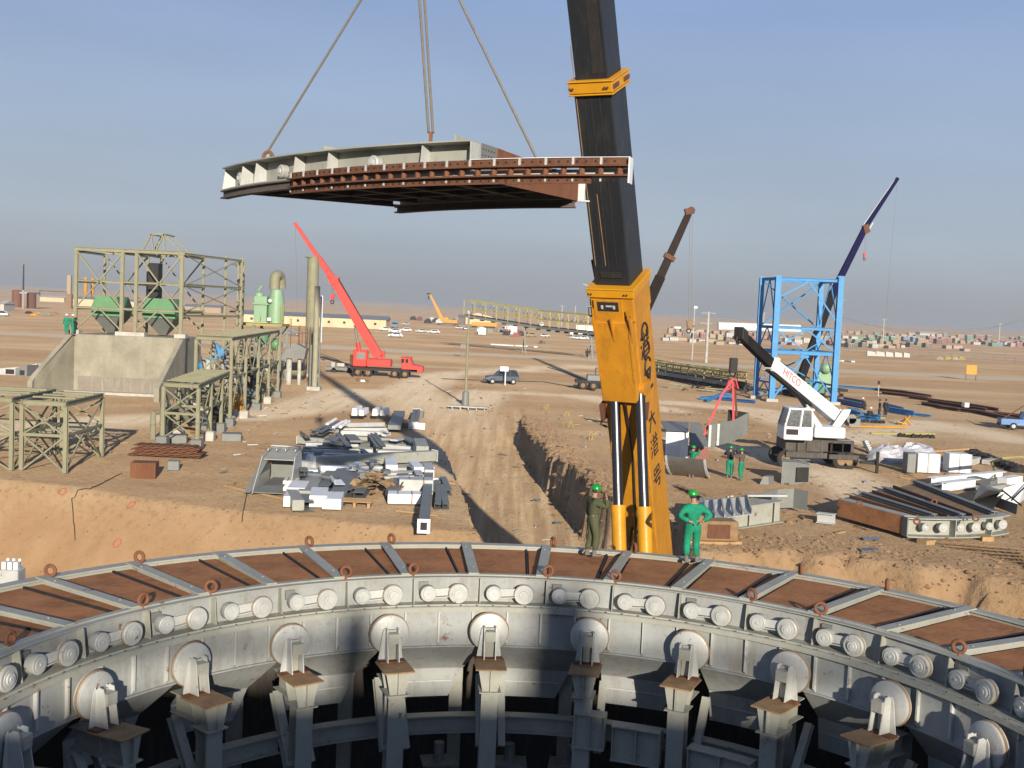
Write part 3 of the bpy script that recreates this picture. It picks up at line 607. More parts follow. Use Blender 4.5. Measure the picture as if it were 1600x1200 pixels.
m = MB(); m.prism([p0 + inw(1) * .3 + UZ * zb, pm + UZ * zb, pm + UZ * zt, p0 + inw(1) * .3 + UZ * zt], V(.03, .01, 0)); m.build('bolted_side_plate', M['greyd'], seg)
m = MB()
for i in range(5):
    for j in range(4):
        q = (p0 + inw(1) * .36).lerp(pm, i / 5.2) + UZ * (zb + .1 + .09 * j) + V(.03, .01, 0); m.tube(q, q + V(.012, .004, 0), .012, 6)
m.build('side_plate_bolts', M['dark'], seg)
m = MB(); m.prism([pm + UZ * (zb - .1), p1 + UZ * (zb - .02), p1 + UZ * (zt - .06), pm + UZ * zt], V(.04, .013, 0)); m.build('rust_side_plate', M['rusto'], seg)
m = MB(); m.prism([p1 + UZ * (zb + 0), p1 + V(.16, 0, zb), p1 + V(.16, 0, zt - .1), p1 + UZ * (zt - .1)], V(.01, .03, 0)); m.prism([p1 + V(-.08, 0, zb - .03), p1 + V(.26, 0, zb - .03), p1 + V(.26, .1, zb - .03), p1 + V(-.08, .1, zb - .03)], V(0, 0, .025)); m.build('far_corner_post', M['greyp'], seg)
m = MB()
for t in (.21, .5, .93):
    a_, b_ = at_t(nearc, t) + UZ * (zt + .03) + inw(t) * .35, at_t(nearc, t) + inw(t) * 1.3 + UZ * (zt + .03); tv = V(inw(t).y, -inw(t).x, 0)
    m = MB(); m.prism([a_ + UZ * -.03, b_ + UZ * -.03, b_ + UZ * .09, a_ + UZ * .12], tv * .03); m.build('top_fin', M['grey'], seg)
le = near[1] * 0; e0 = G(419, 243, ZT + .13)
m = MB(); m.torus(V(e0.x, e0.y, ZT + .10), (0.3, 1, 0), .10, .032, 18, 8); m.build('lifting_eye', M['rusto'], seg, True)
lug = G(671, 222, ZT); m = MB(); m.box(lug.x, lug.y + .2, ZT + .09, .05, .12, .2); m.build('lifting_lug', M['rusto'], seg)
# pin rack along the near side
rk = [G(x, y, 8.8 + 2.26) for x, y in ((455, 270), (740, 250), (985, 246))]
rc_, _o = arc3(rk[0], rk[1], rk[2], 48); ZR = 8.8 + 2.26
def rsweep(mb, i0, i1, w0, w1, z0, z1):
    vs = []; fs = []; n_ = i1 - i0
    for i in range(i0, i1 + 1):
        d = (rc_[min(i + 1, 48)] - rc_[max(i - 1, 0)]).normalized(); q = V(-d.y, d.x, 0); p = rc_[i]
        vs += [p + q * w0 + UZ * z0, p + q * w1 + UZ * z0, p + q * w1 + UZ * z1, p + q * w0 + UZ * z1]
    for i in range(n_):
        for j in range(4): k = (j + 1) % 4; fs.append((4 * i + j, 4 * i + k, 4 * i + 4 + k, 4 * i + 4 + j))
    fs += [(0, 3, 2, 1), tuple(4 * n_ + j for j in range(4))]; mb.add(vs, fs)
HR = .37
rack = MB(); rsweep(rack, 0, 48, .0, .03, ZR - .11, ZR); rsweep(rack, 0, 48, -.09, .12, ZR - .13, ZR - .108); rsweep(rack, 0, 48, -.09, .12, ZR - .27, ZR - .245); rsweep(rack, 0, 44, 0, .03, ZR - HR, ZR - .272)
rackc = rack.build('pin_rack', M['rust'], seg)
for i in range(24):
    p = rc_[2 * i + 1] if i % 1 == 0 else None; m = MB(); m.tube(p + V(0, .02, ZR - .245), p + V(0, .02, ZR - .13), .042, 10); m.build('rack_pin', M['rusto'], rackc, 'auto')
m = MB(); m2 = MB()
for i in range(0, 47, 1):
    p = rc_[i]; d = (rc_[i + 1] - rc_[i]).normalized(); q = V(-d.y, d.x, 0)
    if i % 3 == 0:
        gp_ = MB(); gp_.obox(p + q * -.008 + UZ * (ZR - .055), d * .018, q * .008, UZ * .055); gp_.build('gap_plate', M['greyp'], rackc); gp_ = MB(); gp_.obox(p + q * -.006 + UZ * (ZR - .32), d * .014, q * .008, UZ * .02); gp_.build('gap_plate', M['greyp'], rackc)
    m2.tube(p + d * .06 + q * -.012 + UZ * (ZR - .05), p + d * .06 + q * .0 + UZ * (ZR - .05), .016, 6); m2.tube(p + d * .06 + q * -.012 + UZ * (ZR - .32), p + d * .06 + UZ * (ZR - .32), .014, 6)
m2.build('rack_bolts', M['dark'], rackc)
m = MB(); rsweep(m, 3, 48, .13, .15, ZR - .22, ZR - .15); m.build('rack_backing', M['greyp'], rackc)
m = MB(); p = rc_[48]; d = (rc_[48] - rc_[47]).normalized(); q = V(-d.y, d.x, 0); m.prism([p + q * -.1 + UZ * ZR, p + q * .12 + UZ * ZR, p + q * .12 + UZ * (ZR - HR), p + q * -.1 + UZ * (ZR - HR)], d * .018); rsweep(m, 30, 48, -.02, .05, ZR + .002, ZR + .01); m.build('rack_end_plate', M['whitec'], rackc)
for i in (4, 16, 28, 40):
    p = rc_[i]; m = MB(); m.beam(p + V(0, .13, ZR - .2), p + V(.1, .5, ZR - .2), .06, .12); m.build('rack_bracket', M['greyd'], rackc)
# slings and hook
HK = P(650, -140, 20.0)
eyep = V(e0.x, e0.y, ZT + .22)
rp = at_t(nearc, .99).lerp(at_t(farc, .99), .52); rp = P(838, 247, rp.y)
def sling(a, b, lab):
    m = MB(); m.tube(a, b, .022, 8); o = m.build('wire_sling', M['rope'], None); tag(o, lab, 'wire sling', 'slings of the lifted segment')
sling(HK, eyep, 'wire sling from the hook to the rusty eye on the left of the lifted segment')
sling(HK, rp, 'wire sling from the hook to the right side of the lifted segment')
lg_ = V(lug.x, lug.y + .2, ZT + .18)
sling(HK + V(-.05, 0, 0), lg_ + V(-.035, 0, 0), 'left one of the two close upright wires above the lifted segment')
sling(HK + V(.05, 0, 0), lg_ + V(.035, 0, 0), 'right one of the two close upright wires above the lifted segment')
hkt = thing('crane_hook_block', 'yellow hook block of the big crane above the four wire slings', 'hook block', tuple(HK))
m = MB(); m.box(HK.x, HK.y, HK.z + .95, .5, .25, .9); m.build('sheave_housing', M['yellow'], hkt, bevel=.04)
m = MB(); m.torus(HK + V(0, 0, .22), (0, 1, 0), .2, .06, 18, 8); m.tube(HK + V(0, 0, .4), HK + V(0, 0, .55), .06); m.build('hook', M['dark'], hkt, True)

# ---------------------------------------------------------------- the big crane
BT = V(-2.04, 20.3, 34.9); BB = P(1012, 862, 34.0)
BB = BB - (BT - BB).normalized() * 1.6
bu = (BT - BB).normalized(); bs = bu.cross(UZ).normalized()
bn = bu.cross(bs).normalized()
if bn.y > 0: bn = -bn; 
if bs.x < 0: bs = -bs
# bn points out of the belly, towards the ring; bs to the right
BL = (BT - BB).length
crane = thing('mobile_crane', 'big yellow mobile crane with a black telescopic boom leaning over the ring', 'crane', (BB.x, BB.y, -3.2))
def bp(t, s=0.0, n_=0.0): return BB + bu * t + bs * s + bn * n_
def bsec(name, t0, t1, wd, dp, m_, off=0.0, wd1=None, dp1=None, par=None, bev=.03):
    wd1 = wd1 or wd; dp1 = dp1 or dp; mb = MB()
    vs = [bp(t0, x * wd / 2, off + y * dp / 2) for x, y in ((-1, -1), (1, -1), (1, 1), (-1, 1))] + [bp(t1, x * wd1 / 2, off + y * dp1 / 2) for x, y in ((-1, -1), (1, -1), (1, 1), (-1, 1))]
    mb.add(vs, [(0, 3, 2, 1), (4, 5, 6, 7), (0, 1, 5, 4), (1, 2, 6, 5), (2, 3, 7, 6), (3, 0, 4, 7)]); return mb.build(name, m_, par or crane, bevel=bev)
def tfor(py):     # where along the boom a row of the photo is crossed
    lo, hi = 0.0, BL
    for _ in range(50):
        mi = (lo + hi) / 2; q = bp(mi) - V(0, 0, CAMZ); dd = q.dot(_fw); yy = 600 - FPX * q.dot(_up) / dd
        if yy > py: lo = mi
        else: hi = mi
    return lo
t_col, t_mid, t_cyl = tfor(436), tfor(121), tfor(606)
W, D = 1.16, 1.30
base = bsec('boom_base_section', 0, t_col - .4, W, D, M['yellow'])
hump = bsec('belly_box', t_cyl, t_col - .9, W * .92, .26, M['yellow'], D / 2 + .131, par=base, bev=.02)
m = MB()
for s in (-.46, 0, .46): m.prism([bp(t_col - 1.5, s * W, D / 2 + .262), bp(t_col - .75, s * W, D / 2 + .262), bp(t_col - .75, s * W, D / 2 + .40)], bs * .03)
for s in (-1, 1): m.obox(bp((t_col + t_cyl) / 2 + .1, s * W * .43, D / 2 + .275), bu * ((t_col - t_cyl) / 2 - .6), bs * .03, bn * .012)
m.build('belly_ribs', M['yellow'], base)
head = bsec('boom_collar', t_col - .95, t_col, W * 1.08, D * 1.06, M['yellow'], .06, bev=.03)
m = MB(); m.obox(bp(t_col - .12, 0, .06), bu * .11, bs * W * .575, bn * D * .58); m.obox(bp(t_col + .02, 0, .06), bu * .02, bs * W * .60, bn * D * .60); m.build('collar_band', M['yellowb'], crane, bevel=.015)
m = MB(); fo = .06 + D * .53 + .01
m.obox(bp(t_col - .62, -.08, fo + .04), bu * .35, bs * .42, bn * .05); m.build('collar_cover', M['yellow'], head, bevel=.015)
m = MB(); m.obox(bp(t_col - .46, -.08, fo + .095), bu * .13, bs * .30, bn * .012); m.build('collar_slot', M['dark'], head)
m = MB(); m.obox(bp(t_col - .47, -.24, fo + .115), bu * .05, bs * .03, bn * .012); m.obox(bp(t_col - .47, .10, fo + .115), bu * .05, bs * .03, bn * .012); m.obox(bp(t_col - .44, -.04, fo + .115), bu * .02, bs * .09, bn * .01); m.build('slot_fittings', M['greyp'], head)
m = MB()
for s in (-.62, -.54, .40, .48):
    for q in (-.12, -.78): m.tube(bp(t_col + q, s, fo + .0), bp(t_col + q, s, fo + .10), .022, 8)
m.build('collar_bolts', M['dark'], head)
m = MB(); 
for q in (-.28, -.55, -.8): m.obox(bp(t_col + q, -W * .54 - .08, .3), bu * .09, bs * .07, bn * .12)
m.build('cable_guides', M['dark'], head)
m = MB(); m.path([bp(t_col - .75, -W * .55, .4), bp(t_col - .7, -W * .55 - .2, .4), bp(t_col - .95, -W * .55 - .22, .4), bp(t_col - 1.0, -W * .55 - .03, .4)], .018, 6); m.path([bp(t_col - .1, -W * .6, .4), bp(t_col - .02, -W * .6 - .22, .4)], .02, 6); m.build('guard_loop', M['greyp'], head)
m = MB(); m.tube(bp(t_col, -W * .52, .2), bp(t_col + .62, -W * .56, .2), .045, 8); m.build('whip_stub', M['dark'], head)
s1 = bsec('boom_middle_section', t_col - .3, t_mid, W * .86, D * .86, M['black'])
m = MB()
for s in (-.22, -.05, .18): m.beam(bp(t_col + .5, s, D * .43 + .008), bp(t_mid - .2, s, D * .43 + .008), .035, .012, bn)
m.obox(bp(t_col + .35, 0, D * .43 + .02), bu * .08, bs * .3, bn * .02); m.build('wear_strips', M['dark'], s1)
m = MB(); m.beam(bp(t_col + .6, -.13, D * .43 + .01), bp(t_col + 2.6, -.16, D * .43 + .01), .018, .012, bn); m.beam(bp(t_col + .6, -.42, D * .43 + .01), bp(t_col + 6.4, -.44, D * .43 + .01), .02, .012, bn); m.build('rust_streak_weld', M['brown'], s1)
m = MB(); m.obox(bp(t_mid - .12, 0, 0), bu * .13, bs * W * .5, bn * D * .5); m.obox(bp(t_mid + .045, 0, 0), bu * .018, bs * W * .53, bn * D * .53); m.obox(bp(t_mid - .285, 0, 0), bu * .018, bs * W * .52, bn * D * .52); cb = m.build('upper_collar', M['yellowb'], crane, bevel=.012)
m = MB()
for s in (-.55, -.47, .38, .46): m.tube(bp(t_mid - .12, s, D * .5), bp(t_mid - .12, s, D * .5 + .05), .03, 8)
for q in (-.4, .4): m.obox(bp(t_mid - .12, W * .5 + .01, q), bu * .05, bs * .02, bn * .2)
m.obox(bp(t_mid - .05, -W * .5 - .04, .3), bu * .08, bs * .05, bn * .1); m.build('collar_bolts', M['rust'], cb)
t2 = t_mid + 7.5
bsec('boom_upper_section', t_mid, t2, W * .76, D * .76, M['black'])
m = MB(); m.beam(bp(t_mid + .2, .20, D * .38 + .006), bp(t2, .20, D * .38 + .006), .30, .01, bn); m.build('belly_strip', M['dark'], crane)
bsec('boom_third_section', t2, t2 + 5, W * .66, D * .66, M['black']); bsec('boom_tip_section', t2 + 5, BL, W * .56, D * .56, M['black'])
m = MB(); m.tube(BT - bs * .4, BT + bs * .4, .35, 18); m.build('tip_sheave', M['yellow'], crane, 'auto')
m = MB(); m.tube(V(HK.x, HK.y, HK.z + 1.4), V(HK.x, HK.y + .1, BT.z), .03, 6); m.build('hoist_rope', M['rope'], crane)
# lift cylinders
for s, cx_t, cx_b in ((-1, 961, 968), (1, 1000, 1009)):
    top = bp(t_cyl + .05, s * .40, D / 2 + .05); bot = top + V(s * .05, 0, 0)
    bt_ = P(cx_b, 866, top.y - 1.0); top = P(cx_t, 607, top.y - .05); d_ = (bt_ - top).normalized(); L_ = (bt_ - top).length; br = top + d_ * (L_ * .715 if s < 0 else L_ * .725)
    cy = MB(); cy.tube(br, bt_ + d_ * 3.2, .20, 24); cy.tube(br - d_ * .03, br + d_ * .18, .215, 24); cyo = cy.build('lift_cylinder', M['yellowb'], crane, 'auto')
    rd = MB(); rd.tube(top, br, .14, 24); rd.build('piston_rod', M['chrome'], cyo, 'auto')
    ey = MB(); ey.tube(top - bs * .17, top + bs * .17, .2, 16); ey.obox(top - bn * .1, bs * .2, bn * .22, bu * .16); ey.build('rod_eye', M['yellow'], cyo, 'auto')
m = MB(); m.prism([bp(t_cyl - .25, W / 2 + .004, .3), bp(t_cyl - .1, W / 2 + .004, .75), bp(t_cyl - .5, W / 2 + .004, .85), bp(t_cyl - .7, W / 2 + .004, .55)], bs * .05); m.build('side_lug', M['rust'], crane); m = MB(); m.obox(bp(t_cyl - .45, -W / 2 - .06, .6), bu * .25, bs * .06, bn * .2); m.path([bp(t_cyl - .6, -W / 2 - .1, .6), bp(t_cyl - .95, -W / 2 - .22, .6), bp(t_cyl - 1.0, -W / 2 - .05, .6)], .035, 6); m.build('hose_brackets', M['rust'], crane)
m = MB(); m.path([bp(t_cyl + .4, .1, D / 2 + .15), bp(t_cyl - 2, .12, D / 2 + .05), bp(t_cyl - 4.5, .0, D / 2 + .1), bp(.6, -.05, D / 2 + .3)], .03, 6); m.path([bp(3.0, -.1, D / 2 + .12), bp(2.4, -.22, D / 2 + .3), bp(1.2, -.16, D / 2 + .3)], .04, 6); m.build('hydraulic_hose', M['dark'], crane)
# side markings: a linked ring badge and five block characters painted in black
def mark(t, strokes, sc, nm, n0=.05):
    mb = MB()
    for (x0, y0, x1, y1, wd) in strokes:
        mb.beam(bp(t + y0 * sc, W / 2 + .006, n0 - x0 * sc), bp(t + y1 * sc, W / 2 + .006, n0 - x1 * sc), wd * sc, .008, bs)
    return mb.build(nm, M['dark'], base)
mb = MB()
def ringmark(t, n0, rr, a0, a1):
    pts = [bp(t + rr * math.sin(a0 + (a1 - a0) * i / 14), W / 2 + .012, n0 + rr * .9 * math.cos(a0 + (a1 - a0) * i / 14)) for i in range(15)]; mb.path(pts, .035, 5)
tt = t_col - 1.55
ringmark(tt, .05, .27, -.6, 3.9); ringmark(tt - .55, .05, .27, -1.2, 3.5); ringmark(tt - 1.05, .05, .27, -2.4, 2.9); mb.path([bp(tt - 1.1, W / 2 + .012, .25), bp(tt - 1.5, W / 2 + .012, .0), bp(tt - 1.15, W / 2 + .012, -.15)], .035, 5)
mb.build('linked_ring_badge', M['dark'], base)
CH = {'a': [(-.4, .4, -.3, .3, .1), (-.45, .1, -.35, 0, .1), (-.45, -.45, -.3, -.15, .1), (-.15, .3, .45, .3, .09), (0, .5, 0, .1, .09), (.3, .5, .3, .1, .09), (-.2, .08, .5, .08, .09), (-.1, -.1, .4, -.1, .09), (-.1, -.1, -.1, -.45, .09), (-.1, -.3, .35, -.3, .08), (-.1, -.48, .45, -.48, .1), (.4, -.1, .4, -.3, .08)],
      'b': [(-.35, .4, .35, .4, .12), (0, .4, 0, -.4, .14), (-.5, -.4, .5, -.4, .13)],
      'c': [(-.4, .15, .4, .15, .1), (0, .45, 0, .15, .1), (-.05, .15, -.4, -.45, .11), (.05, .15, .42, -.42, .11)],
      'd': [(-.35, .45, .35, .45, .09), (-.35, .45, -.35, .2, .09), (.35, .45, .35, .2, .09), (-.35, .2, .35, .2, .09), (-.5, 0, .5, 0, .1), (-.2, 0, -.25, -.2, .1), (-.25, -.2, .3, -.2, .1), (.3, -.2, .25, -.5, .1), (.25, -.5, .05, -.45, .1), (-.1, .3, .15, .3, .08)]}
for i, (k, py) in enumerate((('a', 534), ('b', 590), ('c', 651), ('a', 690), ('d', 738))):
    mark(tfor(py), CH[k], .74 if i < 2 else .66, 'painted_character', .1)
# superstructure and carrier, down behind the ring
yaw = math.atan2(bu.y, bu.x)
cz = BB
f = V(math.cos(yaw), math.sin(yaw), 0); sdv = V(f.y, -f.x, 0)
m = MB(); m.obox(cz - f * 1.2 + V(0, 0, -1.5 - cz.z), f * 2.9, sdv * 1.35, V(0, 0, .35)); m.build('turntable_frame', M['yellow'], crane, bevel=.05)
for s in (-1, 1):
    m = MB(); q = V(cz.x, cz.y, 0) + sdv * .82 * s; m.prism([q - f * 1.6 + V(0, 0, -1.2), q + f * 1.0 + V(0, 0, -1.2), q + f * .2 + V(0, 0, .6), q - f * .5 + V(0, 0, .6)], sdv * .06 * s); m.build('pivot_bracket', M['yellow'], crane)
m = MB(); q = V(cz.x, cz.y, 0) - f * 3.6 + V(0, 0, -1.0); m.obox(q, f * .6, sdv * 1.4, V(0, 0, .6)); m.build('counterweight', M['yellow'], crane, bevel=.05)
m = MB(); q = V(cz.x, cz.y, 0) - f * 1.0; m.obox(q + V(0, 0, -2.2), f * 5.5, sdv * 1.35, V(0, 0, .28)); m.build('carrier_frame', M['yellow'], crane, bevel=.05)
for i in range(5):
    for s in (-1, 1):
        m = MB(); c = q + f * (-4.5 + 2.1 * i) + sdv * 1.15 * s + V(0, 0, -2.62); m.lathe(c - sdv * .2, sdv, [(0, .5), (.05, .6), (.35, .6), (.4, .5)], 20); m.build('wheel', M['rubber'], crane, 'auto')
# ---------------------------------------------------------------- people
# skin layers exist once a Skin modifier has been added through the data API
def _mk_skin(me, n):
    bm = bmesh.new(); bm.from_mesh(me); bm.verts.layers.skin.verify(); bm.to_mesh(me); bm.free()
import bmesh
def skinmesh(name, verts, edges, radii, m, parent, lvl=1, rootv=0):
    me = bpy.data.meshes.new(name); me.from_pydata([tuple(v) for v in verts], edges, []); _mk_skin(me, len(verts)); me.materials.append(m)
    o = bpy.data.objects.new(name, me); COL.objects.link(o); sv = me.skin_vertices[0].data
    for i, r in enumerate(radii): sv[i].radius = r if isinstance(r, tuple) else (r, r)
    sv[rootv].use_root = True
    sk = o.modifiers.new('skin', 'SKIN'); sk.use_smooth_shade = True; ss = o.modifiers.new('sub', 'SUBSURF'); ss.levels = lvl; ss.render_levels = lvl
    o.parent = parent; WM[o] = Matrix.Identity(4); return o
POSES = {
 'point': dict(handR=(.40, .16, 1.50), elbR=(.38, .22, 1.26), handL=(-.30, .02, .90), elbL=(-.30, -.04, 1.14), head=(.02, .03), footR=(.10, .05), footL=(-.10, -.06)),
 'hips': dict(handR=(.16, -.17, 1.03), elbR=(.42, -.10, 1.16), handL=(-.16, -.17, 1.03), elbL=(-.42, -.10, 1.16), head=(-.03, .03), footR=(.13, 0), footL=(-.13, .02)),
 'up': dict(handR=(.22, .26, 1.55), elbR=(.33, .2, 1.28), handL=(-.2, .3, 1.5), elbL=(-.33, .16, 1.25), head=(0, .04), footR=(.1, .03), footL=(-.1, -.04)),
 'idle': dict(handR=(.27, .05, .86), elbR=(.28, -.03, 1.12), handL=(-.27, .05, .86), elbL=(-.28, -.03, 1.12), head=(0, .02), footR=(.1, .02), footL=(-.1, -.02)),
 'crouch': dict(crouch=True, handR=(.2, .45, .45), elbR=(.3, .25, .62), handL=(-.2, .45, .45), elbL=(-.3, .25, .62), head=(0, .1), footR=(.14, .1), footL=(-.14, -.1)),
}
def person(loc, rz, pose, top, legs, helmet, label, detail=False, h=1.0, group=None, lean=0.0):
    p = POSES[pose]; root = thing('person', label, 'person', (0, 0, 0), 0, group); z0 = 0.0; dz = -.42 if p.get('crouch') else 0
    pel = V(0, -.0, .95 + dz); ch = V(lean, .03 + (-.02 if not dz else .16), 1.36 + dz); nk = ch + V(0, .0, .13); hd = nk + V(p['head'][0], p['head'][1], .11)
    sh = {s: ch + V(.19 * s, -.01, .03) for s in (1, -1)}
    el = {1: V(*p['elbR']), -1: V(*p['elbL'])}; ha = {1: V(*p['handR']), -1: V(*p['handL'])}
    hipp = {s: pel + V(.10 * s, 0, -.05) for s in (1, -1)}
    ft = {1: V(p['footR'][0], p['footR'][1], .07), -1: V(p['footL'][0], p['footL'][1], .07)}
    kn = {s: (hipp[s] + ft[s]) / 2 + V(0, .05 if not dz else .28, .02) for s in (1, -1)}
    # body, one skin
    vs = [pel, (pel + ch) / 2, ch, nk, hd, hd + V(0, .01, .10)]; ed = [(0, 1), (1, 2), (2, 3), (3, 4), (4, 5)]; rd = [.115, .11, .125, .055, (.075, .088), .07]
    for s in (1, -1):
        b = len(vs); vs += [sh[s], el[s], ha[s] * .9 + el[s] * .1]; ed += [(2, b), (b, b + 1), (b + 1, b + 2)]; rd += [.055, .04, .027]
        d = (ha[s] - el[s]).normalized(); sd_ = d.cross(V(0, .3, 1)).normalized(); nrm = d.cross(sd_)
        pm = ha[s] + d * .055; pb = len(vs); vs.append(pm); ed.append((b + 2, pb)); rd.append((.034, .02))
        if detail:
            for i, (q, L_) in enumerate(((-.028, .055), (-.010, .066), (.010, .06), (.028, .048))):
                e = len(vs); k = pm + d * .03 + sd_ * q; vs += [k, k + d * L_ * .6 + nrm * .008, k + d * L_ + nrm * .03]; ed += [(pb, e), (e, e + 1), (e + 1, e + 2)]; rd += [.0095, .009, .0075]
            e = len(vs); k = ha[s] + sd_ * -.035 + d * .02; vs += [k, k - sd_ * .02 + d * .035]; ed += [(b + 2, e), (e, e + 1)]; rd += [.011, .009]
        b = len(vs); vs += [hipp[s], kn[s], ft[s]]; ed += [(0, b), (b, b + 1), (b + 1, b + 2)]; rd += [.085, .055, .04]
    body = skinmesh('body', vs, ed, rd, M['skin'], root)
    # face details
    fc = MB(); fy = V(0, 1, 0); c = hd + V(0, .02, .03)
    fc.ball(c + V(0, .075, -.005), .016, 5)
    hr = MB(); hr.ball(hd + V(0, -.012, .035), .085, 7, 1.05); hr.build('hair', M['darkcloth'], root, True)
    for s in (-1, 1): fc.ball(c + V(.03 * s, .066, .02), .010, 5); fc.ball(c + V(.078 * s, -.01, .0), .02, 5, 1.4)
    fc.box(c.x, c.y + .072, c.z - .045, .045, .012, .01); fc.build('face_features', M['skin'], body, True)
    # clothing
    lg_v = [pel, pel + V(0, 0, .14)]; lg_e = [(0, 1)]; lg_r = [(.175, .145), (.165, .135)]
    for s in (1, -1):
        b = len(lg_v); lg_v += [hipp[s] + V(.015 * s, 0, -.08), kn[s], ft[s] + V(0, -.01, .06)]; lg_e += [(0, b), (b, b + 1), (b + 1, b + 2)]; lg_r += [.125, .10, .09]
    tr = skinmesh('trousers', lg_v, lg_e, lg_r, legs, root)
    t_v = [pel + V(0, 0, -.04), (pel + ch) / 2 + V(0, 0, .05), ch + V(0, 0, -.01), nk + V(0, 0, -.055)]; t_e = [(0, 1), (1, 2), (2, 3)]; t_r = [(.185, .15), (.20, .155), (.20, .155), .09]
    for s in (1, -1):
        b = len(t_v); t_v += [sh[s] + V(.0, 0, -.02), el[s], ha[s] * .94 + el[s] * .06 + V(0, 0, 0)]; t_e += [(2, b), (b, b + 1), (b + 1, b + 2)]; t_r += [.10, .078, .058]
    jk = skinmesh('jacket', t_v, t_e, t_r, top, root)
    hb = MB(); c = hd + V(0, 0.0, .065)
    hb.lathe(c, V(0, .0, 1), [(-.012, .138), (0, .142), (.006, .122), (.05, .118), (.09, .095), (.115, .055), (.122, .01)], 20)
    hb.prism([c + V(-.085, .09, -.004), c + V(.085, .09, -.004), c + V(.05, .18, -.02), c + V(-.05, .18, -.02)], V(0, 0, .008)); hb.build('helmet', helmet, root, 'auto')
    for s in (1, -1):
        f_ = ft[s]; bt = MB(); vs2 = [f_ + V(x, y, z) for z, w_ in ((-.07, .05), (-.02, .052)) for x, y in ((-w_, -.08), (w_, -.08), (w_, .12), (.03, .19), (-.03, .19), (-w_, .12))]
        bt.add(vs2, [(5, 4, 3, 2, 1, 0), (6, 7, 8, 9, 10, 11)] + [(i, (i + 1) % 6, 6 + (i + 1) % 6, 6 + i) for i in range(6)]); bt.tube(f_ + V(0, -.02, -.03), f_ + V(0, -.02, .08), .055, 10); bt.build('boot', M['boot'], root, bevel=.01)
    MX = Matrix.Translation(Vector(loc)) @ Matrix.Rotation(rz, 4, 'Z') @ Matrix.Scale(h, 4); root.matrix_world = MX; WM[root] = MX
    return root
g1 = G(924, 868, 2.70); person(g1, R(-72), 'point', M['olivecloth'], M['olivecloth'], M['helmet'], 'man in dull olive work clothes and green helmet with raised hand at the deck edge', True, 1.03, lean=.0)
g2 = G(1080, 878, 2.70); person(g2, R(14), 'hips', M['tealcloth'], M['tealcloth'], M['helmet'], 'man seen from behind in bright green work clothes, hands on hips, on the deck', True, 1.03)
g3 = G(1080, 749, 0); person((g3.x, g3.y, Z(g3.x, g3.y)), R(-60), 'up', M['tealcloth'], M['tealcloth'], M['helmet'], 'worker in green clothes standing in front of the shiny curved trough', False)
g4 = G(1139, 752, 0); person((g4.x, g4.y, Z(g4.x, g4.y)), R(-20), 'up', M['darkcloth'], M['tealcloth'], M['darkcloth'].copy() if False else M['helmet'], 'worker in a dark jacket and green trousers under the hanging curved plate', False)
g5 = G(1157, 756, 0); person((g5.x, g5.y, Z(g5.x, g5.y)), R(50), 'up', M['brownjacket'], M['tealcloth'], M['helmet'], 'worker in a brown jacket and green trousers steadying the hanging curved plate', False)
for px, py, lab, rz in ((104, 521, 'leftmost green clad worker with a white helmet on the corner of the concrete wall', 40), (113, 519, 'second green clad worker with a white helmet beside the steel frame corner post', -60)):
    q = P(px, py, 97.5); person((q.x, q.y, 5.15), R(rz), 'idle', M['tealcloth'], M['tealcloth'], M['helmetw'], lab, False, 1.0, 'workers on top of the concrete wall')
for px, py, lab, pose in ((1352, 640, 'crouching worker with a white helmet over the dark blue column lying on the ground', 'crouch'), (1357, 656, 'bent worker with a white helmet between the blue steel pieces', 'crouch'), (1374, 650, 'left one of two workers standing among the blue steel pieces', 'idle'), (1383, 650, 'right one of two workers standing among the blue steel pieces', 'idle')):
    q = G(px, py, 0); person((q.x, q.y, Z(q.x, q.y)), R(-50 if px % 2 else 80), pose, M['darkcloth'], M['darkcloth'], M['helmetw'] if pose == 'crouch' else M['darkcloth'], lab, False, 1.0, 'workers at the blue steel')
# ---------------------------------------------------------------- concrete wall and steel works on the left
def gz(p): return V(p.x, p.y, Z(p.x, p.y))
def GG(px, py): return gz(G(px, py, 0))
cb = thing('concrete_retaining_wall', 'tall pale concrete wall with two sloping wing walls below the olive steel frame', 'concrete wall', (-33.8, 100, 0))
yw = 98.0; xl_, xr_ = P(115, 560, yw).x, P(282, 560, yw).x
m = MB(); m.box((xl_ + xr_) / 2, yw + 3.2, 2.6, xr_ - xl_, 6.4, 5.2); m.build('front_wall', M['concrete'], cb, bevel=.05)
M['damp'] = paint('damp_stained_concrete', (0.24, 0.205, 0.165), 0.9, 0, (.4, .36, .3), .7, .9)
m = MB(); m.box((xl_ + xr_) / 2, yw - .04, .75, xr_ - xl_ - .9, .12, 1.5); m.build('damp_footing_band', M['damp'], cb)
m = MB(); m.box((xl_ + xr_) / 2, yw - .6, .12, xr_ - xl_ + 1, 1.2, .24); m.build('footing', M['conc2'], cb)
fl, fr = V(-40.2, 93.0, 0), V(-29.6, 91.8, 0)
for f0, bx_, s in ((fl, xl_, -1), (fr, xr_, 1)):
    b0 = V(bx_ + (.05 if s < 0 else -.05), yw + .2, 0); m = MB(); nrm = V(.42, 0, 0)
    m.prism([f0 + V(0, 0, -.3), b0 + V(0, 0, -.3), b0 + V(0, 0, 5.22), b0 + V(0, -.8, 5.1), f0 + V(0, .5, 1.6), f0 + V(0, 0, 1.2)], nrm * s if s < 0 else nrm); m.build('wing_wall', M['concrete'], cb)
for px, w_ in ((118, .9), (205, 2.6), (283, 1.0)):
    q = P(px, 517, yw + .8); m = MB(); m.box(q.x, q.y, 5.36, w_, .9, .36); m.build('plinth_block', M['conc2'], cb, bevel=.02)
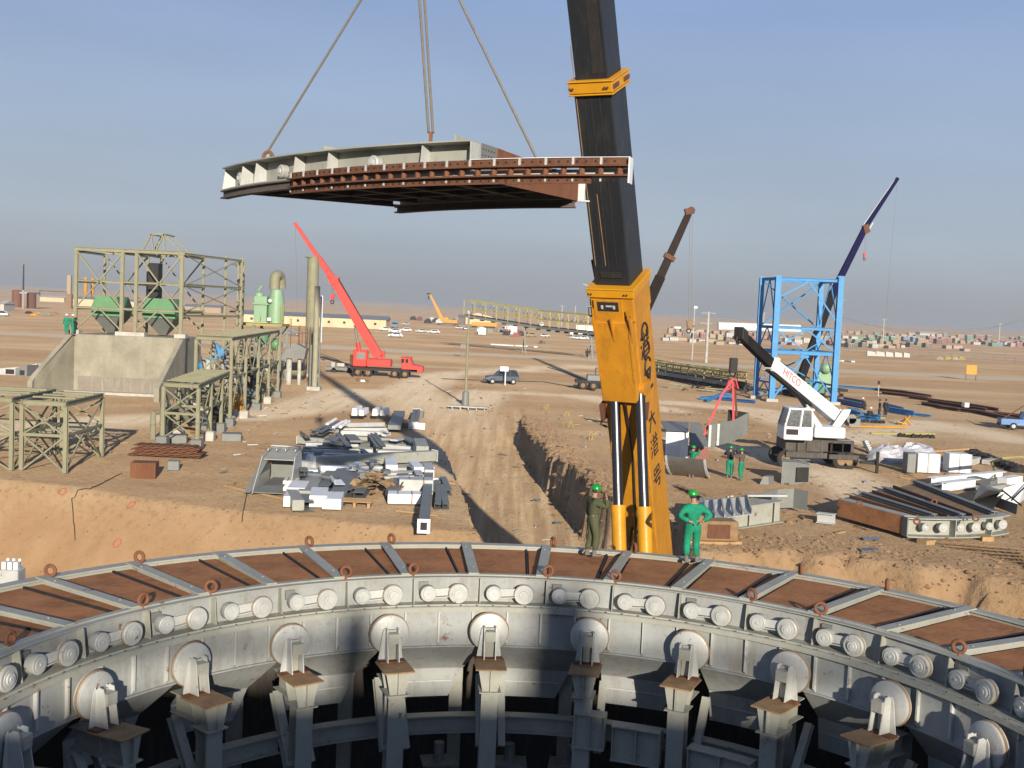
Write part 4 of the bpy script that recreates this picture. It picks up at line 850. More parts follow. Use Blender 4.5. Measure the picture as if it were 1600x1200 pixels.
# the steel frame above it
fr_ = thing('steel_frame_tower', 'olive braced steel frame of two storeys and two bays standing on the concrete wall', 'steel frame', (-33.5, 101, 5.5))
def col(mb, x, y, z0, z1, s=.26): mb.ibeam((x, y, z0), (x, y, z1), s, s, .03, (0, 1, 0))
yf, ybk = 98.8, 105.6
xs = [P(p, 450, yf).x for p in (119, 191, 213, 284)]
zt_, zm1, zm2, zb_ = P(200, 392, yf).z, P(200, 441, yf).z, P(200, 483, yf).z, 5.5
for yy in (yf, ybk):
    for x in xs:
        m = MB(); col(m, x, yy, zb_ if yy == yf else 5.2, zt_ - .17, .29 if yy == yf else .2); m.build('column', M['olive'], fr_)
    for zz, hh in ((zt_, .34), (zm1, .22), (zm2, .24)):
        m = MB(); m.ibeam((xs[0] - .2, yy, zz), (xs[3] + .2, yy, zz), .2, hh - .04, .03); m.build('cross_beam', M['olive'], fr_)
    for i, j in ((0, 1), (2, 3)):
        xm = (xs[i] + xs[j]) / 2
        for za, zb2, up in ((zt_ - .15, zm1, 0), (zm1, zm2, 1), (zm2, zb_ + .1, 1)):
            for xx in (xs[i], xs[j]):
                m = MB(); a_, b_ = ((xx, yy, za), (xm, yy, zb2)) if not up else ((xm, yy, za), (xx, yy, zb2)); m.beam(a_, b_, .12, .12)
                m.build('diagonal_brace', M['olive'], fr_)
for x in xs:
    for zz in (zt_ - .1, zm1, zm2):
        m = MB(); m.ibeam((x, yf + .18, zz - .1), (x, ybk - .13, zz - .1), .16, .22, .025); m.build('side_beam', M['olive'], fr_)
m = MB()
for i in range(9): m.beam((xs[0] + .9 + i * 1.0, yf + .3, zt_ + .03), (xs[0] + .9 + i * 1.0, ybk - .3, zt_ + .03), .09, .1)
m.build('roof_purlins', M['olive'], fr_)
for px in (243,):
    q = P(px, 420, yf + 3); m = MB(); m.box(q.x, q.y, q.z - 1.2, .9, 1.2, 3.4); m.build('chute_box', M['dark'], fr_)
xr2 = xs[3] + .4
for (x, y) in ((xr2 + 1.2, 107.5), (xr2 + 2.0, 110.5), (P(372, 450, 116).x, 116), (P(380, 450, 117.5).x, 117.5)):
    m = MB(); col(m, x, y, 0, zt_ + (.1 if x < -28 else .3), .2); m.build('column', M['olive'], fr_)
pA = [V(xs[3], yf, 0), V(xr2 + 2.0, 110.5, 0), V(P(372, 450, 116).x, 116, 0)]
for zz in (zt_ - .05, zm1, zm2 - .4):
    for a_, b_ in zip(pA[:-1], pA[1:]):
        m = MB(); m.ibeam(a_ + V(0.1, .2, zz), b_ + V(0, 0, zz), .14, .2, .025); m.build('cross_beam', M['olive'], fr_)
for a_, b_ in ((pA[1], pA[2]), (pA[0], pA[1])):
    for z0_, z1_ in ((zt_, zm1), (zm1, zm2), (zm1, zt_), (zm2, zm1)):
        m = MB(); m.beam(a_ + V(0.15, .2, z0_ - .1), b_ + V(0, 0, z1_ + .1), .07, .07); m.build('diagonal_brace', M['olive'], fr_)
for zz in (zt_ - .2, zm1, zm2):
    q = V(P(380, 450, 117.5).x, 117.5, zz); m = MB(); m.beam(q, q - V(1.0, 1.2, .0), .14, .2); m.beam(q + V(0, 0, -.6), q - V(.8, 1, 0), .08, .08); m.build('outrigger_bracket', M['greyd'], fr_)
a1_, a2_ = P(236, 366, yf + 1), P(256, 366, yf + 1)
m = MB(); bl, br_ = P(222, 393, yf + 1), P(284, 394, yf + 1)
for p, q in ((bl, a1_), (a1_, a2_), (a2_, br_), (a2_, P(243, 393, yf + 1)), (a1_, a1_ + V(0, 3, 0)), (a2_, a2_ + V(0, 3, 0)), (a1_ + V(0, 3, 0), a2_ + V(0, 3, 0)), (bl + V(0, 3, 0), a1_ + V(0, 3, 0)), (br_ + V(0, 3, 0), a2_ + V(0, 3, 0)), (a1_, P(240, 393, yf + 1)), (a2_, P(257, 393, yf + 1))): m.beam(p, q, .12, .12)
m.build('peak_frame', M['olive'], fr_)
for px0, px1, lab in ((147, 191, 'left one of the two green hoppers hanging in the olive steel frame'), (226, 276, 'right one of the two green hoppers hanging in the olive steel frame')):
    xa, xb_ = P(px0, 480, 101).x, P(px1, 480, 101).x; xm = (xa + xb_) / 2
    h_ = thing('green_hopper', lab, 'hopper', (xm, 102, 5.3), 0, 'green hoppers in the steel frame'); hw = (xb_ - xa) / 2
    za, zb3, zc, zd = P(170, 463, 101).z, P(170, 478, 101).z, P(170, 494, 101).z, 5.3
    def lay(w_, z): return [V(xm - w_, 100.4, z), V(xm + w_, 100.4, z), V(xm + w_, 103.6, z), V(xm - w_, 103.6, z)]
    m = MB(); m.add(lay(hw * .72, za) + lay(hw, zb3) + lay(hw, zc), [(0, 1, 2, 3), (0, 4, 5, 1), (1, 5, 6, 2), (2, 6, 7, 3), (3, 7, 4, 0), (4, 8, 9, 5), (5, 9, 10, 6), (6, 10, 11, 7), (7, 11, 8, 4)]); m.build('hopper_body', M['green'], h_)
    m = MB(); m.box(xm, 102, zb3 - .22, hw * 2 + .2, 3.5, .12); m.box(xm, 102, zc + .1, hw * 2 + .2, 3.5, .16); m.build('hopper_flange', M['green'], h_)
    m = MB(); m.add(lay(hw * .95, zc) + [V(xm - .3, 101.7, zd), V(xm + .3, 101.7, zd), V(xm + .3, 102.3, zd), V(xm - .3, 102.3, zd)], [(0, 1, 5, 4), (1, 2, 6, 5), (2, 3, 7, 6), (3, 0, 4, 7), (4, 5, 6, 7)]); m.build('outlet_cone', M['greyd'], h_)
# fan and vessel on its stand
D0 = 122.0
vs_ = thing('green_process_vessel', 'pale green vessel with an olive elbow duct on top, on a railed platform', 'vessel', (P(432, 500, D0).x, D0, 0))
c = P(431, 500, D0); k = D0 / FPX
m = MB(); m.lathe((c.x, c.y, P(431, 505, D0).z), (0, 0, 1), [(0, 12.5 * k), (35 * k, 12.5 * k), (50 * k, 9 * k), (52 * k, 9 * k)], 24); m.build('vessel_shell', M['greenp'], vs_, 'auto')
ct = P(429, 452, D0); pts = [ct, ct + V(0, 0, 14 * k)] + [ct + V(2.5 * k * (1 - math.cos(t)), 10 * k * (1 - math.cos(t)), 14 * k + 8.5 * k * math.sin(t)) for t in (.3, .7, 1.1, 1.57, 2.0, 2.5, 3.0)] + [ct + V(5 * k, 20 * k, 2 * k)]
m = MB(); m.path(pts, 8 * k, 18); m.build('elbow_duct', M['olive'], vs_, 'auto')
m = MB(); q = P(409, 483, D0); m.box(q.x, q.y, q.z, 20 * k, 22 * k, 40 * k); m.box(q.x, q.y, q.z + 8 * k, 26 * k, 26 * k, 3 * k); m.build('inlet_box', M['greenp'], vs_, bevel=.05)
m = MB(); q = P(405, 463, D0); m.lathe(q - V(0, 0, 2 * k), (0, 0, 1), [(0, 7 * k), (7 * k, 7 * k), (9 * k, 4 * k)], 16); m.tube(q + V(0, -.5, .6), q + V(.4, -.5, 1.2), .12, 8); m.build('fan_motor', M['greenp'], vs_, 'auto')
m = MB(); q = P(422, 470, D0 - 1.2); m.ball(q, .22, 6); q = P(421, 499, D0 - 1.2); m.box(q.x, q.y, q.z, .45, .3, .35); m.build('white_gauge_housing', M['whitec'], vs_)
pz = P(410, 505, D0).z; xa, xb_ = P(374, 505, D0).x, P(447, 505, D0).x
m = MB(); m.box((xa + xb_) / 2, D0, pz - .12, xb_ - xa, 4.2, .24); m.build('platform_deck', M['ygreen'], vs_)
m = MB()
for yy in (D0 - 2.05, D0 + 2.05):
    for zz in (.5, 1.0): m.tube((xa + 5.2, yy, pz + zz), (xb_, yy, pz + zz), .03, 5)
    for i in range(3): m.tube((xb_ - i * 1.2, yy, pz), (xb_ - i * 1.2, yy, pz + 1), .03, 5)
for i in range(2): q = P(438 + 5 * i, 480, D0 - 1.9); m.tube((q.x, q.y, pz), (q.x, q.y, pz + 2.2), .04, 5)
m.build('platform_handrail', M['ygreen'], vs_)
for x in (P(402, 540, D0).x, P(443, 540, D0).x):
    for yy in (D0 - 1.8, D0 + 1.8):
        m = MB(); m.ibeam((x, yy, 0), (x, yy, pz - .25), .28, .28, .03); m.build('stand_leg', M['greyd'], vs_)
m = MB(); x0, x1 = P(402, 540, D0).x, P(443, 540, D0).x
for yy in (D0 - 1.8, D0 + 1.8): m.beam((x0, yy, 2.4), (x1, yy, pz - .4), .12, .12); m.beam((x1, yy, 2.4), (x0, yy, pz - .4), .12, .12); m.beam((x0, yy, 2.3), (x1, yy, 2.3), .15, .15)
m.build('stand_bracing', M['greyd'], vs_)
for px, py in ((409, 529), (431, 538)):
    q = P(px, py, D0 + .5); m = MB(); m.ball(q, 11 * k, 9, .9); m.build('round_tank', M['green'], vs_, True)
# stacks
def vtube(name, label, px, py_top, py_base, dpx, m_, cat, Y=None, open_top=True):
    b0 = G(px, py_base, 0) if Y is None else P(px, py_base, Y); top = P(px + (py_base - py_top) * .015, py_top, b0.y); r = dpx * b0.y / FPX / 2
    mb = MB(); z0 = Z(b0.x, b0.y) - .05; mb.lathe((b0.x, b0.y, z0), (0, 0, 1), [(0, r), (top.z - z0 - .02, r), (top.z - z0, r * .93), (top.z - z0 - .5, r * .9)], 28)
    t = thing(name, label, cat, (b0.x, b0.y, z0)); mb.build('pipe_shell', m_, t, 'auto'); return t, b0, r, top
t, b0, r, top = vtube('steel_stack', 'tall thick olive steel stack beside the red crane', 484, 402, 588, 18, M['olive'], 'stack')
m = MB(); m.torus(top, (0, 0, 1), r + .03, .06, 28, 6); m.build('rim_ring', M['olive'], t, True)
m = MB(); m.box(b0.x, b0.y, .1, 2.4, 2.4, .5); m.build('stack_footing', M['conc2'], t)
t, b0, r, top = vtube('thin_steel_pipe', 'thinner pale olive pipe standing just right of the thick stack', 491, 447, 610, 8.5, paint('pale_olive_pipe', (.34, .32, .22), .6), 'pipe')
m = MB(); m.tube((b0.x + .42, b0.y, 0), (b0.x + .42, b0.y, top.z - 1), .09, 8); m.tube((b0.x - .5, b0.y + .2, 0), (b0.x - .5, b0.y + .2, 4.6), .12, 8); m.build('side_pipe', M['greyd'], t); m = MB(); m.box(b0.x, b0.y, .15, 1.3, 1.3, .5); m.build('pipe_footing', M['conc2'], t)
t, *_ = vtube('white_mast', 'slim white mast right of the two stacks', 501, 462, 535, 3.4, M['whitec'], 'mast')
# pipe racks
def rack_(name, label, L0, L1, wid, z, bays, foot=.9, zmid=None, braces=True):
    """L0, L1: right-hand row from front to back; wid: vector to the left-hand row"""
    t = thing(name, label, 'pipe rack', ((L0 + L1).x / 2, (L0 + L1).y / 2, 0)); L0, L1 = V(L0.x, L0.y, 0), V(L1.x, L1.y, 0); wv = V(wid[0], wid[1], 0)
    P_ = [L0.lerp(L1, i / bays) for i in range(bays + 1)]
    for i, p in enumerate(P_):
        for q in (p, p + wv):
            g_ = Z(q.x, q.y); m = MB(); m.ibeam((q.x, q.y, g_ + foot), (q.x, q.y, z - .14), .19, .19, .02, (0, 1, 0)); m.build('column', M['olive'], t)
            if foot > .05: m = MB(); m.box(q.x, q.y, g_ + foot / 2 - .1, .62, .62, foot + .2); m.box(q.x, q.y, g_ + foot + .02, .5, .5, .04); m.build('concrete_footing', M['conc2'] if i % 2 else M['greyd'], t, bevel=.02)
        m = MB(); m.ibeam(p + UZ * (z), p + wv + UZ * (z), .18, .24, .025); m.build('cross_beam', M['olive'], t)
        if zmid: m = MB(); m.beam(p + UZ * zmid, p + wv + UZ * zmid, .12, .14); m.build('cross_beam', M['olive'], t)
        if braces and i in (0, bays):
            m = MB(); g_ = foot + .1; h0 = zmid or z / 2
            for za, zb4 in ((z - .2, h0), (h0, g_)): m.beam(p + UZ * za, p + wv + UZ * zb4, .07, .07); m.beam(p + UZ * zb4, p + wv + UZ * za, .07, .07)
            m.build('cross_bracing', M['olive'], t)
    dl = (L1 - L0).normalized()
    for o in (0, 1):
        m = MB(); m.ibeam(L0 + wv * o + UZ * (z + .0) - dl * .1, L1 + wv * o + UZ * z + dl * .1, .18, .24, .025); m.build('side_rail', M['olive'], t)
        for i in range(bays):
            a_, b_ = P_[i] + wv * o, P_[i + 1] + wv * o; m = MB(); zm_ = zmid or z * .55
            m.beam(a_ + UZ * (z - .2), (a_ + b_) / 2 + UZ * zm_, .07, .07); m.beam(b_ + UZ * (z - .2), (a_ + b_) / 2 + UZ * zm_, .07, .07); m.beam(a_ + UZ * zm_, b_ + UZ * zm_, .1, .12)
            if i % 2 == 0: m.beam(a_ + UZ * (foot + .1), (a_ + b_) / 2 + UZ * zm_, .07, .07); m.beam(b_ + UZ * (foot + .1), (a_ + b_) / 2 + UZ * zm_, .07, .07)
            m.build('side_bracing', M['olive'], t)
    m = MB(); n_ = int((L1 - L0).length / 1.1)
    for i in range(1, n_): q = L0.lerp(L1, i / n_); m.beam(q + UZ * (z + .16), q + wv + UZ * (z + .16), .12, .08)
    m.build('tie_bars', M['olive'], t)
    return t
A1, A2 = V(-18.0, 63.8, 0), V(-19.6, 77.5, 0)
rack_('pipe_rack', 'low front part of the olive pipe rack that runs back past the concrete wall', A1, A2, (-2.1, .3), 3.75, 3, .55, 2.1)
B1, B2 = V(-19.3, 76.2, 0), V(-21.4, 101.5, 0)
rack_('pipe_rack', 'high back part of the olive pipe rack reaching the green vessel', B1, B2, (-2.5, .2), 6.1, 4, .55, 3.4)
rack_('pipe_rack', 'olive braced rack with a flat top in the near left, casting a lattice shadow', V(-21.35, 53.2, 0), V(-21.6, 58.6, 0), (-2.15, .1), 3.45, 1, .04, 1.9)
rack_('pipe_rack', 'olive braced rack cut by the left edge of the photo', V(-23.9, 53.1, 0), V(-24.2, 58.8, 0), (-3.3, .1), 3.55, 1, .04, 1.9)
# pipes, machines and clutter under the high rack
jk = random.Random(5)
pipe_t = thing('pipe_run', 'olive and grey process pipes with flanges running under the high pipe rack', 'pipes', (-20.6, 84, 0))
for i in range(34):
    y = 66 + i * 1.05; x = -20.9 - (y - 66) * .065 + jk.uniform(-.7, .7); m = MB(); z1 = jk.uniform(1.2, 4.6 if y > 77 else 2.4)
    m.path([(x, y, .1), (x, y, z1), (x + jk.uniform(-1, 1), y + 1.2, z1 + .1), (x + jk.uniform(-1, 1), y + 2.2, z1 * .6)], jk.uniform(.07, .2), 9)
    m.torus((x, y, z1 * .6), (0, 0, 1), .16, .05, 12, 5); m.build('bent_pipe', jk.choice([M['olive'], M['greyd'], M['dark'], M['conc2'], M['olive']]), pipe_t, 'auto')
for i, (x, y, z, c_) in enumerate(((-20.4, 70, .5, 'brown'), (-20.9, 74, .6, 'greyd'), (-21.2, 79, .7, 'dark'), (-21.5, 83, 1.0, 'olive'), (-21.8, 88, .8, 'yellow'), (-22.0, 93, 1.0, 'greyd'), (-22.4, 98, 1.1, 'olive'))):
    m = MB(); m.lathe((x - .8, y, z), (1, .1, 0), [(0, .2), (.1, .42), (1.0, .45), (1.15, .3), (1.5, .18)], 16); m.box(x - .1, y, z * .3, 1.6, .7, z * .5); m.build('pump_body', M[c_], pipe_t, 'auto')
for px, py, s_, lab in ((220, 720, (2.2, 1.4, 1.1), 'brown rusty ribbed steel box lying left of the rusty sheet pile'),):
    q = GG(222, 748); m = MB(); m.box(q.x, q.y + .4, q.z + .38, 1.15, .9, .76, .12)
    for i in range(12): m.box(q.x - .53 + i * .096, q.y - .08, q.z + .38, .035, .06, .74, .12)
    o = m.build('ribbed_steel_box', M['rusto'], None); tag(o, lab, 'steel box')
q = GG(258, 718); t = thing('rusty_sheet_pile', 'long low stack of rust orange corrugated sheets at the foot of the pipe rack', 'sheet stack', tuple(q))
for i in range(7):
    m = MB(); n_ = 16; L_ = 3.9 - .1 * i
    m.sheet([[V(q.x - L_ / 2 + .12 * (i % 3) + L_ * a_ / n_, q.y + y_, q.z + .1 + .085 * i + (.03 if a_ % 2 else 0)) for a_ in range(n_ + 1)] for y_ in (-.35, .7)], (0, 0, .05)); m.build('corrugated_sheet', M['rusto'] if i % 2 else M['rust'], t)
for px, py, w_, lab in ((271, 737, .5, 'small concrete block with grey top right of the ribbed box'), (278, 695, .9, 'dark concrete footing block under the front of the pipe rack'), (362, 690, 1.0, 'dark rough block on the ground beside the third rack column')):
    q = GG(px, py); m = MB(); m.box(q.x, q.y, q.z + .25, w_ * 1.2, w_, .5, .2); o = m.build('concrete_block', M['greyd'], None, bevel=.04); tag(o, lab, 'block')
# grey blower at the rack end, tank by the stack
q = P(459, 553, 118); t = thing('dust_blower', 'grey angular duct hood on short legs left of the thick stack', 'duct', (q.x, q.y, 0))
m = MB(); m.prism([q + V(-1.3, 0, -.5), q + V(1.1, 0, -.5), q + V(1.3, 0, .6), q + V(.2, 0, 1.1), q + V(-.9, 0, .3)], V(0, 1.6, 0)); m.build('hood', M['greyd'], t)
m = MB(); m.tube((q.x - .6, q.y + .7, 0), (q.x - .6, q.y + .7, q.z - .5), .3, 12); m.tube((q.x + .5, q.y + .7, 0), (q.x + .5, q.y + .7, q.z - .5), .2, 12); m.build('support_pipe', M['conc2'], t, 'auto')
q = P(461, 577, 125); t = thing('lying_tank', 'small olive tank lying between the duct hood and the stack', 'tank', (q.x, q.y, 0))
m = MB(); m.lathe(q + V(-1.3, 0, 0), (1, 0, 0), [(0, .3), (.15, .8), (2.3, .8), (2.5, .3)], 18); m.build('tank_shell', M['olive'], t, 'auto')
m = MB(); m.box(q.x - .8, q.y, (q.z - .7) / 2, .2, 1.2, q.z - .5); m.box(q.x + .7, q.y, (q.z - .7) / 2, .2, 1.2, q.z - .5); m.build('saddle', M['greyd'], t)
for i, px in enumerate((452, 466, 470)):
    q = P(px, 600, 128); t2_, = [None]; m = MB(); m.tube((q.x, q.y, 0), (q.x, q.y, P(px, 498 + 10 * i, 128).z), .05, 6); m.tube((q.x + .9, q.y, 0), (q.x + .9, q.y, P(px, 510, 128).z), .05, 6); m.tube((q.x, q.y, P(px, 520, 128).z), (q.x + .9, q.y, P(px, 520, 128).z), .04, 6)
    o = m.build('scaffold_frame', M['rusto'], None); tag(o, ('left', 'middle', 'right')[i] + ' one of three thin rusty scaffold frames behind the duct hood', 'scaffold', 'scaffold frames left of the stack')
q = P(420, 545, 108); t = thing('blue_conveyor_piece', 'pale blue braced conveyor piece seen through the pipe rack', 'conveyor', (-26, 108, 0))
m = MB(); a_, b_ = P(335, 538, 103), P(355, 565, 103); c_, d_ = P(318, 572, 100), P(352, 546, 100)
m.beam(a_, b_, .35, .5); m.beam(c_, d_, .35, .5); m.ball(P(318, 572, 100), .5, 6); m.build('blue_truss', M['blue'], t)
m = MB(); m.beam(c_, (c_.x, c_.y, 0), .2, .2); m.beam(b_, (b_.x, b_.y, 0), .2, .2); m.build('leg', M['blue'], t)
# far left silver pieces
for i, (px, py, w_, h_, m_, lab) in enumerate(((14, 586, 2.2, .9, 'greyp', 'pale grey duct piece at the far left edge beyond the olive racks'), (33, 588, 1.2, 1.15, 'greyd', 'dark opened duct piece between two pale ones at the far left'), (46, 586, 1.5, 1.2, 'whitec', 'white duct box with a dark opening left of the concrete wing wall'))):
    q = GG(px, py); t = thing('duct_piece', lab, 'duct piece', tuple(q), 0, 'silver duct pieces left of the concrete wall')
    m = MB(); m.prism([q + V(-w_ / 2, 0, 0), q + V(w_ / 2, 0, 0), q + V(w_ / 2, 0, h_), q + V(-w_ / 2, 0, h_ * .7)], V(.3, 2, 0)); m.build('duct_shell', M[m_], t); m = MB(); m.box(q.x + .1, q.y - .02, q.z + .35, w_ * .4, .03, .5); m.build('duct_opening', M['dark'], t)
# big square steel hopper lying on its back
t = thing('steel_chute_hopper', 'large grey open steel chute lying left of the beam stockpile, dark inside', 'chute', tuple(GG(420, 770)))
kk = lambda px, py, Y: P(px, py, Y)
fy_, by_ = 49.6, 53.3
fz = .12
A_ = [V(P(383, 765, 50).x, fy_, fz), V(P(447, 765, 50).x, fy_, fz)]; zt2 = 1.5
bl_, br2 = V(P(396, 703, 54).x, by_, zt2 + .35), V(P(452, 703, 54).x, by_, zt2 + .35)
m = MB()
fl1, fr1 = V(A_[0].x + .42, fy_, fz), V(A_[1].x, fy_, fz); tl, tr_ = V(A_[0].x + .42, fy_ + 2.0, zt2), V(A_[1].x + .0, fy_ + 2.0, zt2)
m.prism([fl1, fl1 + V(0, 3.4, 0), V(fl1.x, by_, zt2 + .3), tl + V(0, -.1, .1)], V(-.035, 0, 0)); m.build('side_plate', M['greyp'], t)
m = MB(); m.prism([fr1 + V(.12, .6, 0), fr1 + V(.1, 3.4, 0), V(fr1.x, by_, zt2 + .3), tr_ + V(.05, -.1, .1)], V(.035, 0, 0)); m.build('side_plate', M['greyp'], t)
m = MB(); m.sheet([[tl + V(.03, 0, -.05), tr_ + V(0, 0, -.05)], [V(tl.x + .03, by_, zt2 + .25), V(tr_.x, by_, zt2 + .25)]], (0, 0, -.04)); m.build('upper_plate', M['grey'], t)
m = MB(); m.sheet([[fl1 + V(.05, -.05, .1), fr1 + V(-.05, -.05, .1)], [fl1 + V(.25, .9, .28), fr1 + V(-.25, .9, .28)], [fl1 + V(.25, 3.2, .3), fr1 + V(-.2, 3.2, .3)]], (0, 0, -.04)); m.build('lower_plate', M['greyd'], t)
m = MB(); m.sheet([[V(tl.x + .03, by_ - .02, zt2 + .3), V(tr_.x - .02, by_ - .02, zt2 + .3)], [V(tl.x + .03, by_, .1), V(tr_.x - .02, by_, .1)]], (0, .04, 0)); m.build('back_plate', M['greyd'], t)
m = MB(); m.prism([V(A_[0].x, fy_ + .2, fz), V(A_[0].x, fy_ + 3.2, fz), V(A_[0].x + .3, by_, zt2 + .2), V(A_[0].x + .33, fy_ + 2, zt2 - .15)], V(.3, 0, .02)); m.build('left_flange_plate', M['greyd'], t)
m = MB(); m.beam((tl.x, by_ + .05, zt2 + .37), (tr_.x, by_ + .05, zt2 + .37), .22, .05)
for q_ in (.05, .33, .62, .95): m.box(tl.x + (tr_.x - tl.x) * q_, by_ - .4, zt2 + .3, .04, 1.2, .1)
m.build('top_flange', M['greyp'], t)
tim = MB(); q0, q1 = GG(352, 762), GG(462, 786); tim.beam(q0 + UZ * .05, q1 + UZ * .05, .12, .1); tag(tim.build('timber_batten', M['wood'], None), 'long timber batten lying in front of the grey chute', 'timber')

# ---------------------------------------------------------------- the stockpile of grey steel
def gl(px, py, h=0.0): q = G(px, py, 0); z = Z(q.x, q.y); q = G(px, py, z + h); return q
def ori(px, py): return gl(px, py)
STN = [0]
def steel(name, label, a, b, wd, ht, m_, h=0.0, kind='box', cat='steel beam', group='grey steel in the beam stockpile', caps=False):
    """a, b: photo pixels of the two ends where the member lies, h: height of its middle above the soil"""
    pa, pb_ = gl(a[0], a[1], h), gl(b[0], b[1], h); mb = MB(); STN[0] += 1; jit = .0013 * (STN[0] % 9)
    pa.z += jit; pb_.z += jit
    if kind == 'i': mb.ibeam(pa, pb_, wd, ht, .02)
    elif kind == 'c': mb.channel(pa, pb_, wd, ht, .02)
    elif kind == 'l': mb.beam(pa, pb_, wd, .02); sd_ = (pb_ - pa).cross(UZ).normalized() * wd / 2; mb.beam(pa + sd_ + UZ * ht / 2, pb_ + sd_ + UZ * ht / 2, .02, ht)
    else: mb.beam(pa, pb_, wd, ht)
    if caps:
        t = thing(name, label, cat, tuple((pa + pb_) / 2), 0, group); mb.build('member', M[m_], t, bevel=.012)
        e = MB(); d = (pb_ - pa).normalized(); e.beam(pa - d * .02, pa, wd * 1.15, ht * 1.15); e.build('end_plate', M['whitec'], t)
        e = MB(); e.beam(pb_, pb_ + d * .02, wd * 1.15, ht * 1.15); e.build('end_plate', M['whitec'], t); return t
    o = mb.build(name, M[m_], None, bevel=.012); tag(o, label, cat, group); return o
# rows from back to front
steel('steel_beam', 'white topped beam along the very back of the stockpile', (535, 664), (600, 663), .3, .3, 'greyp', .25)
steel('steel_beam', 'grey beam just in front of the back row of white plates', (533, 676), (604, 678), .4, .3, 'greyp', .4)
for i, (px, w_, h_) in enumerate(((553, 9, 13), (564, 8, 10), (585, 9, 12), (597, 8, 10))):
    q = gl(px, 658); mb = MB(); k_ = q.y / FPX; mb.prism([q + V(-w_ * k_ / 2, 0, .4), q + V(w_ * k_ / 2, 0, .4), q + V(w_ * k_ * .38, 0, .35 + h_ * k_), q + V(-w_ * k_ * .38, 0, .35 + h_ * k_)], V(.2, 1.6, .1)); o = mb.build('bracket_plate', M['whitec'], None, bevel=.02)
    tag(o, ['leftmost', 'second', 'third', 'rightmost'][i] + ' of the four white tapered brackets at the back of the stockpile', 'bracket', 'white tapered brackets in the stockpile')
steel('steel_beam', 'long grey box beam sticking out furthest left in the back of the pile', (467, 687), (520, 692), .45, .42, 'grey', .35, caps=True)
steel('steel_beam', 'grey beam under the dark plates at the middle back of the pile', (560, 686), (664, 692), .4, .34, 'grey', .35)
steel('steel_beam', 'long pale beam in the second row of the pile, left half', (473, 702), (596, 704), .5, .3, 'greyp', .3, 'i')
steel('steel_beam', 'pale beam in the second row of the pile, right half', (600, 697), (655, 703), .5, .3, 'greyp', .34)
steel('steel_beam', 'long pale flanged beam just behind the big grey box column', (474, 712), (640, 716), .5, .32, 'greyp', .32, 'i')
big = steel('box_column', 'longest thick grey box column lying across the middle of the pile', (489, 722), (679, 712), .52, .55, 'grey', .62, caps=True)
steel('box_column', 'grey column under the longest box column, right end', (540, 727), (672, 722), .4, .3, 'greyd', .28)
steel('steel_beam', 'bright pale beam in front of the longest box column', (500, 732), (596, 733), .42, .3, 'whitec', .5)
steel('steel_beam', 'pale beam beneath the bright one in the middle of the pile', (466, 741), (600, 744), .7, .3, 'greyp', .22)
steel('steel_beam', 'pale beam at the right of the pile running to the small flanged end', (600, 741), (660, 741), .5, .32, 'greyp', .42, 'i')
steel('steel_beam', 'slim white beam along the front edge of the long rows', (618, 750), (684, 750), .3, .2, 'whitec', .2)
steel('steel_beam', 'pale short beam at the left end of the long rows', (463, 738), (496, 738), .9, .35, 'whitec', .3)
steel('steel_beam', 'pale short block at the far left of the middle row', (475, 726), (488, 728), .9, .5, 'greyp', .45)
steel('steel_beam', 'dark gap filling beam at the left end of the second row', (474, 708), (486, 709), .4, .3, 'greyd', .2)
for i, (a, b, w_) in enumerate((((484, 674), (503, 676), .3), ((490, 676), (518, 664), .32), ((500, 678), (530, 660), .34), ((512, 664), (532, 668), .5))):
    steel('angle_bar', ['dark bar pointing left out of the upper left corner of the pile', 'dark bar beside the leftmost one, slanting up right', 'dark bar slanting up to the white tip at the back', 'grey bundle end by the small round pipe ends'][i], a, b, w_, .22, 'greyd', .45, 'c')
for i, (px, py) in enumerate(((521, 668), (527, 666), (532, 667), (511, 663))):
    q = gl(px, py, .6); mb = MB(); mb.tube(q, q + V(.3, 1.8, .2), .11, 12); tag(mb.build('steel_tube', M['whitec'], None), ['first', 'second', 'third', 'fourth, separate'][i] + ' white round tube end at the upper left of the pile', 'tube', 'white tubes in the stockpile')
for i, (a, b, w_) in enumerate((((514, 690), (526, 683), .7), ((528, 678), (546, 700), .34), ((522, 692), (540, 694), .8), ((546, 680), (556, 690), .7), ((576, 680), (590, 700), .2), ((580, 678), (596, 698), .2), ((586, 677), (600, 697), .2), ((634, 684), (652, 694), .5), ((615, 688), (632, 684), .5))):
    steel('loose_plate', ['dark plate lying askew on the left of the back rows', 'dark channel lying across the back rows', 'dark toothed plate stack on the back rows', 'dark wide plate in the centre of the back rows', 'left one of three thin dark bars leaning right', 'middle one of three thin dark bars leaning right', 'right one of three thin dark bars leaning right', 'dark wedge piece at the right end of the back rows', 'small bright curved plate between the back rows'][i], a, b, w_, .12, 'greyd' if i != 8 else 'greyp', .75 - .02 * i, 'box' if i not in (1, 4, 5, 6) else 'c', 'plate')
steel('flanged_end_piece', 'grey upright flange at the right end of the longest box column', (655, 694), (660, 707), .7, .7, 'grey', .7)
steel('flanged_end_piece', 'pale post piece standing at the right end of the long rows', (668, 730), (671, 742), .5, .5, 'greyp', .45)
steel('loose_plate', 'white triangle plate on the right middle of the pile', (646, 724), (655, 734), .5, .25, 'whitec', .7)
steel('loose_plate', 'white plate standing between the box column and the pale beams', (610, 720), (612, 733), .6, .4, 'whitec', .6)
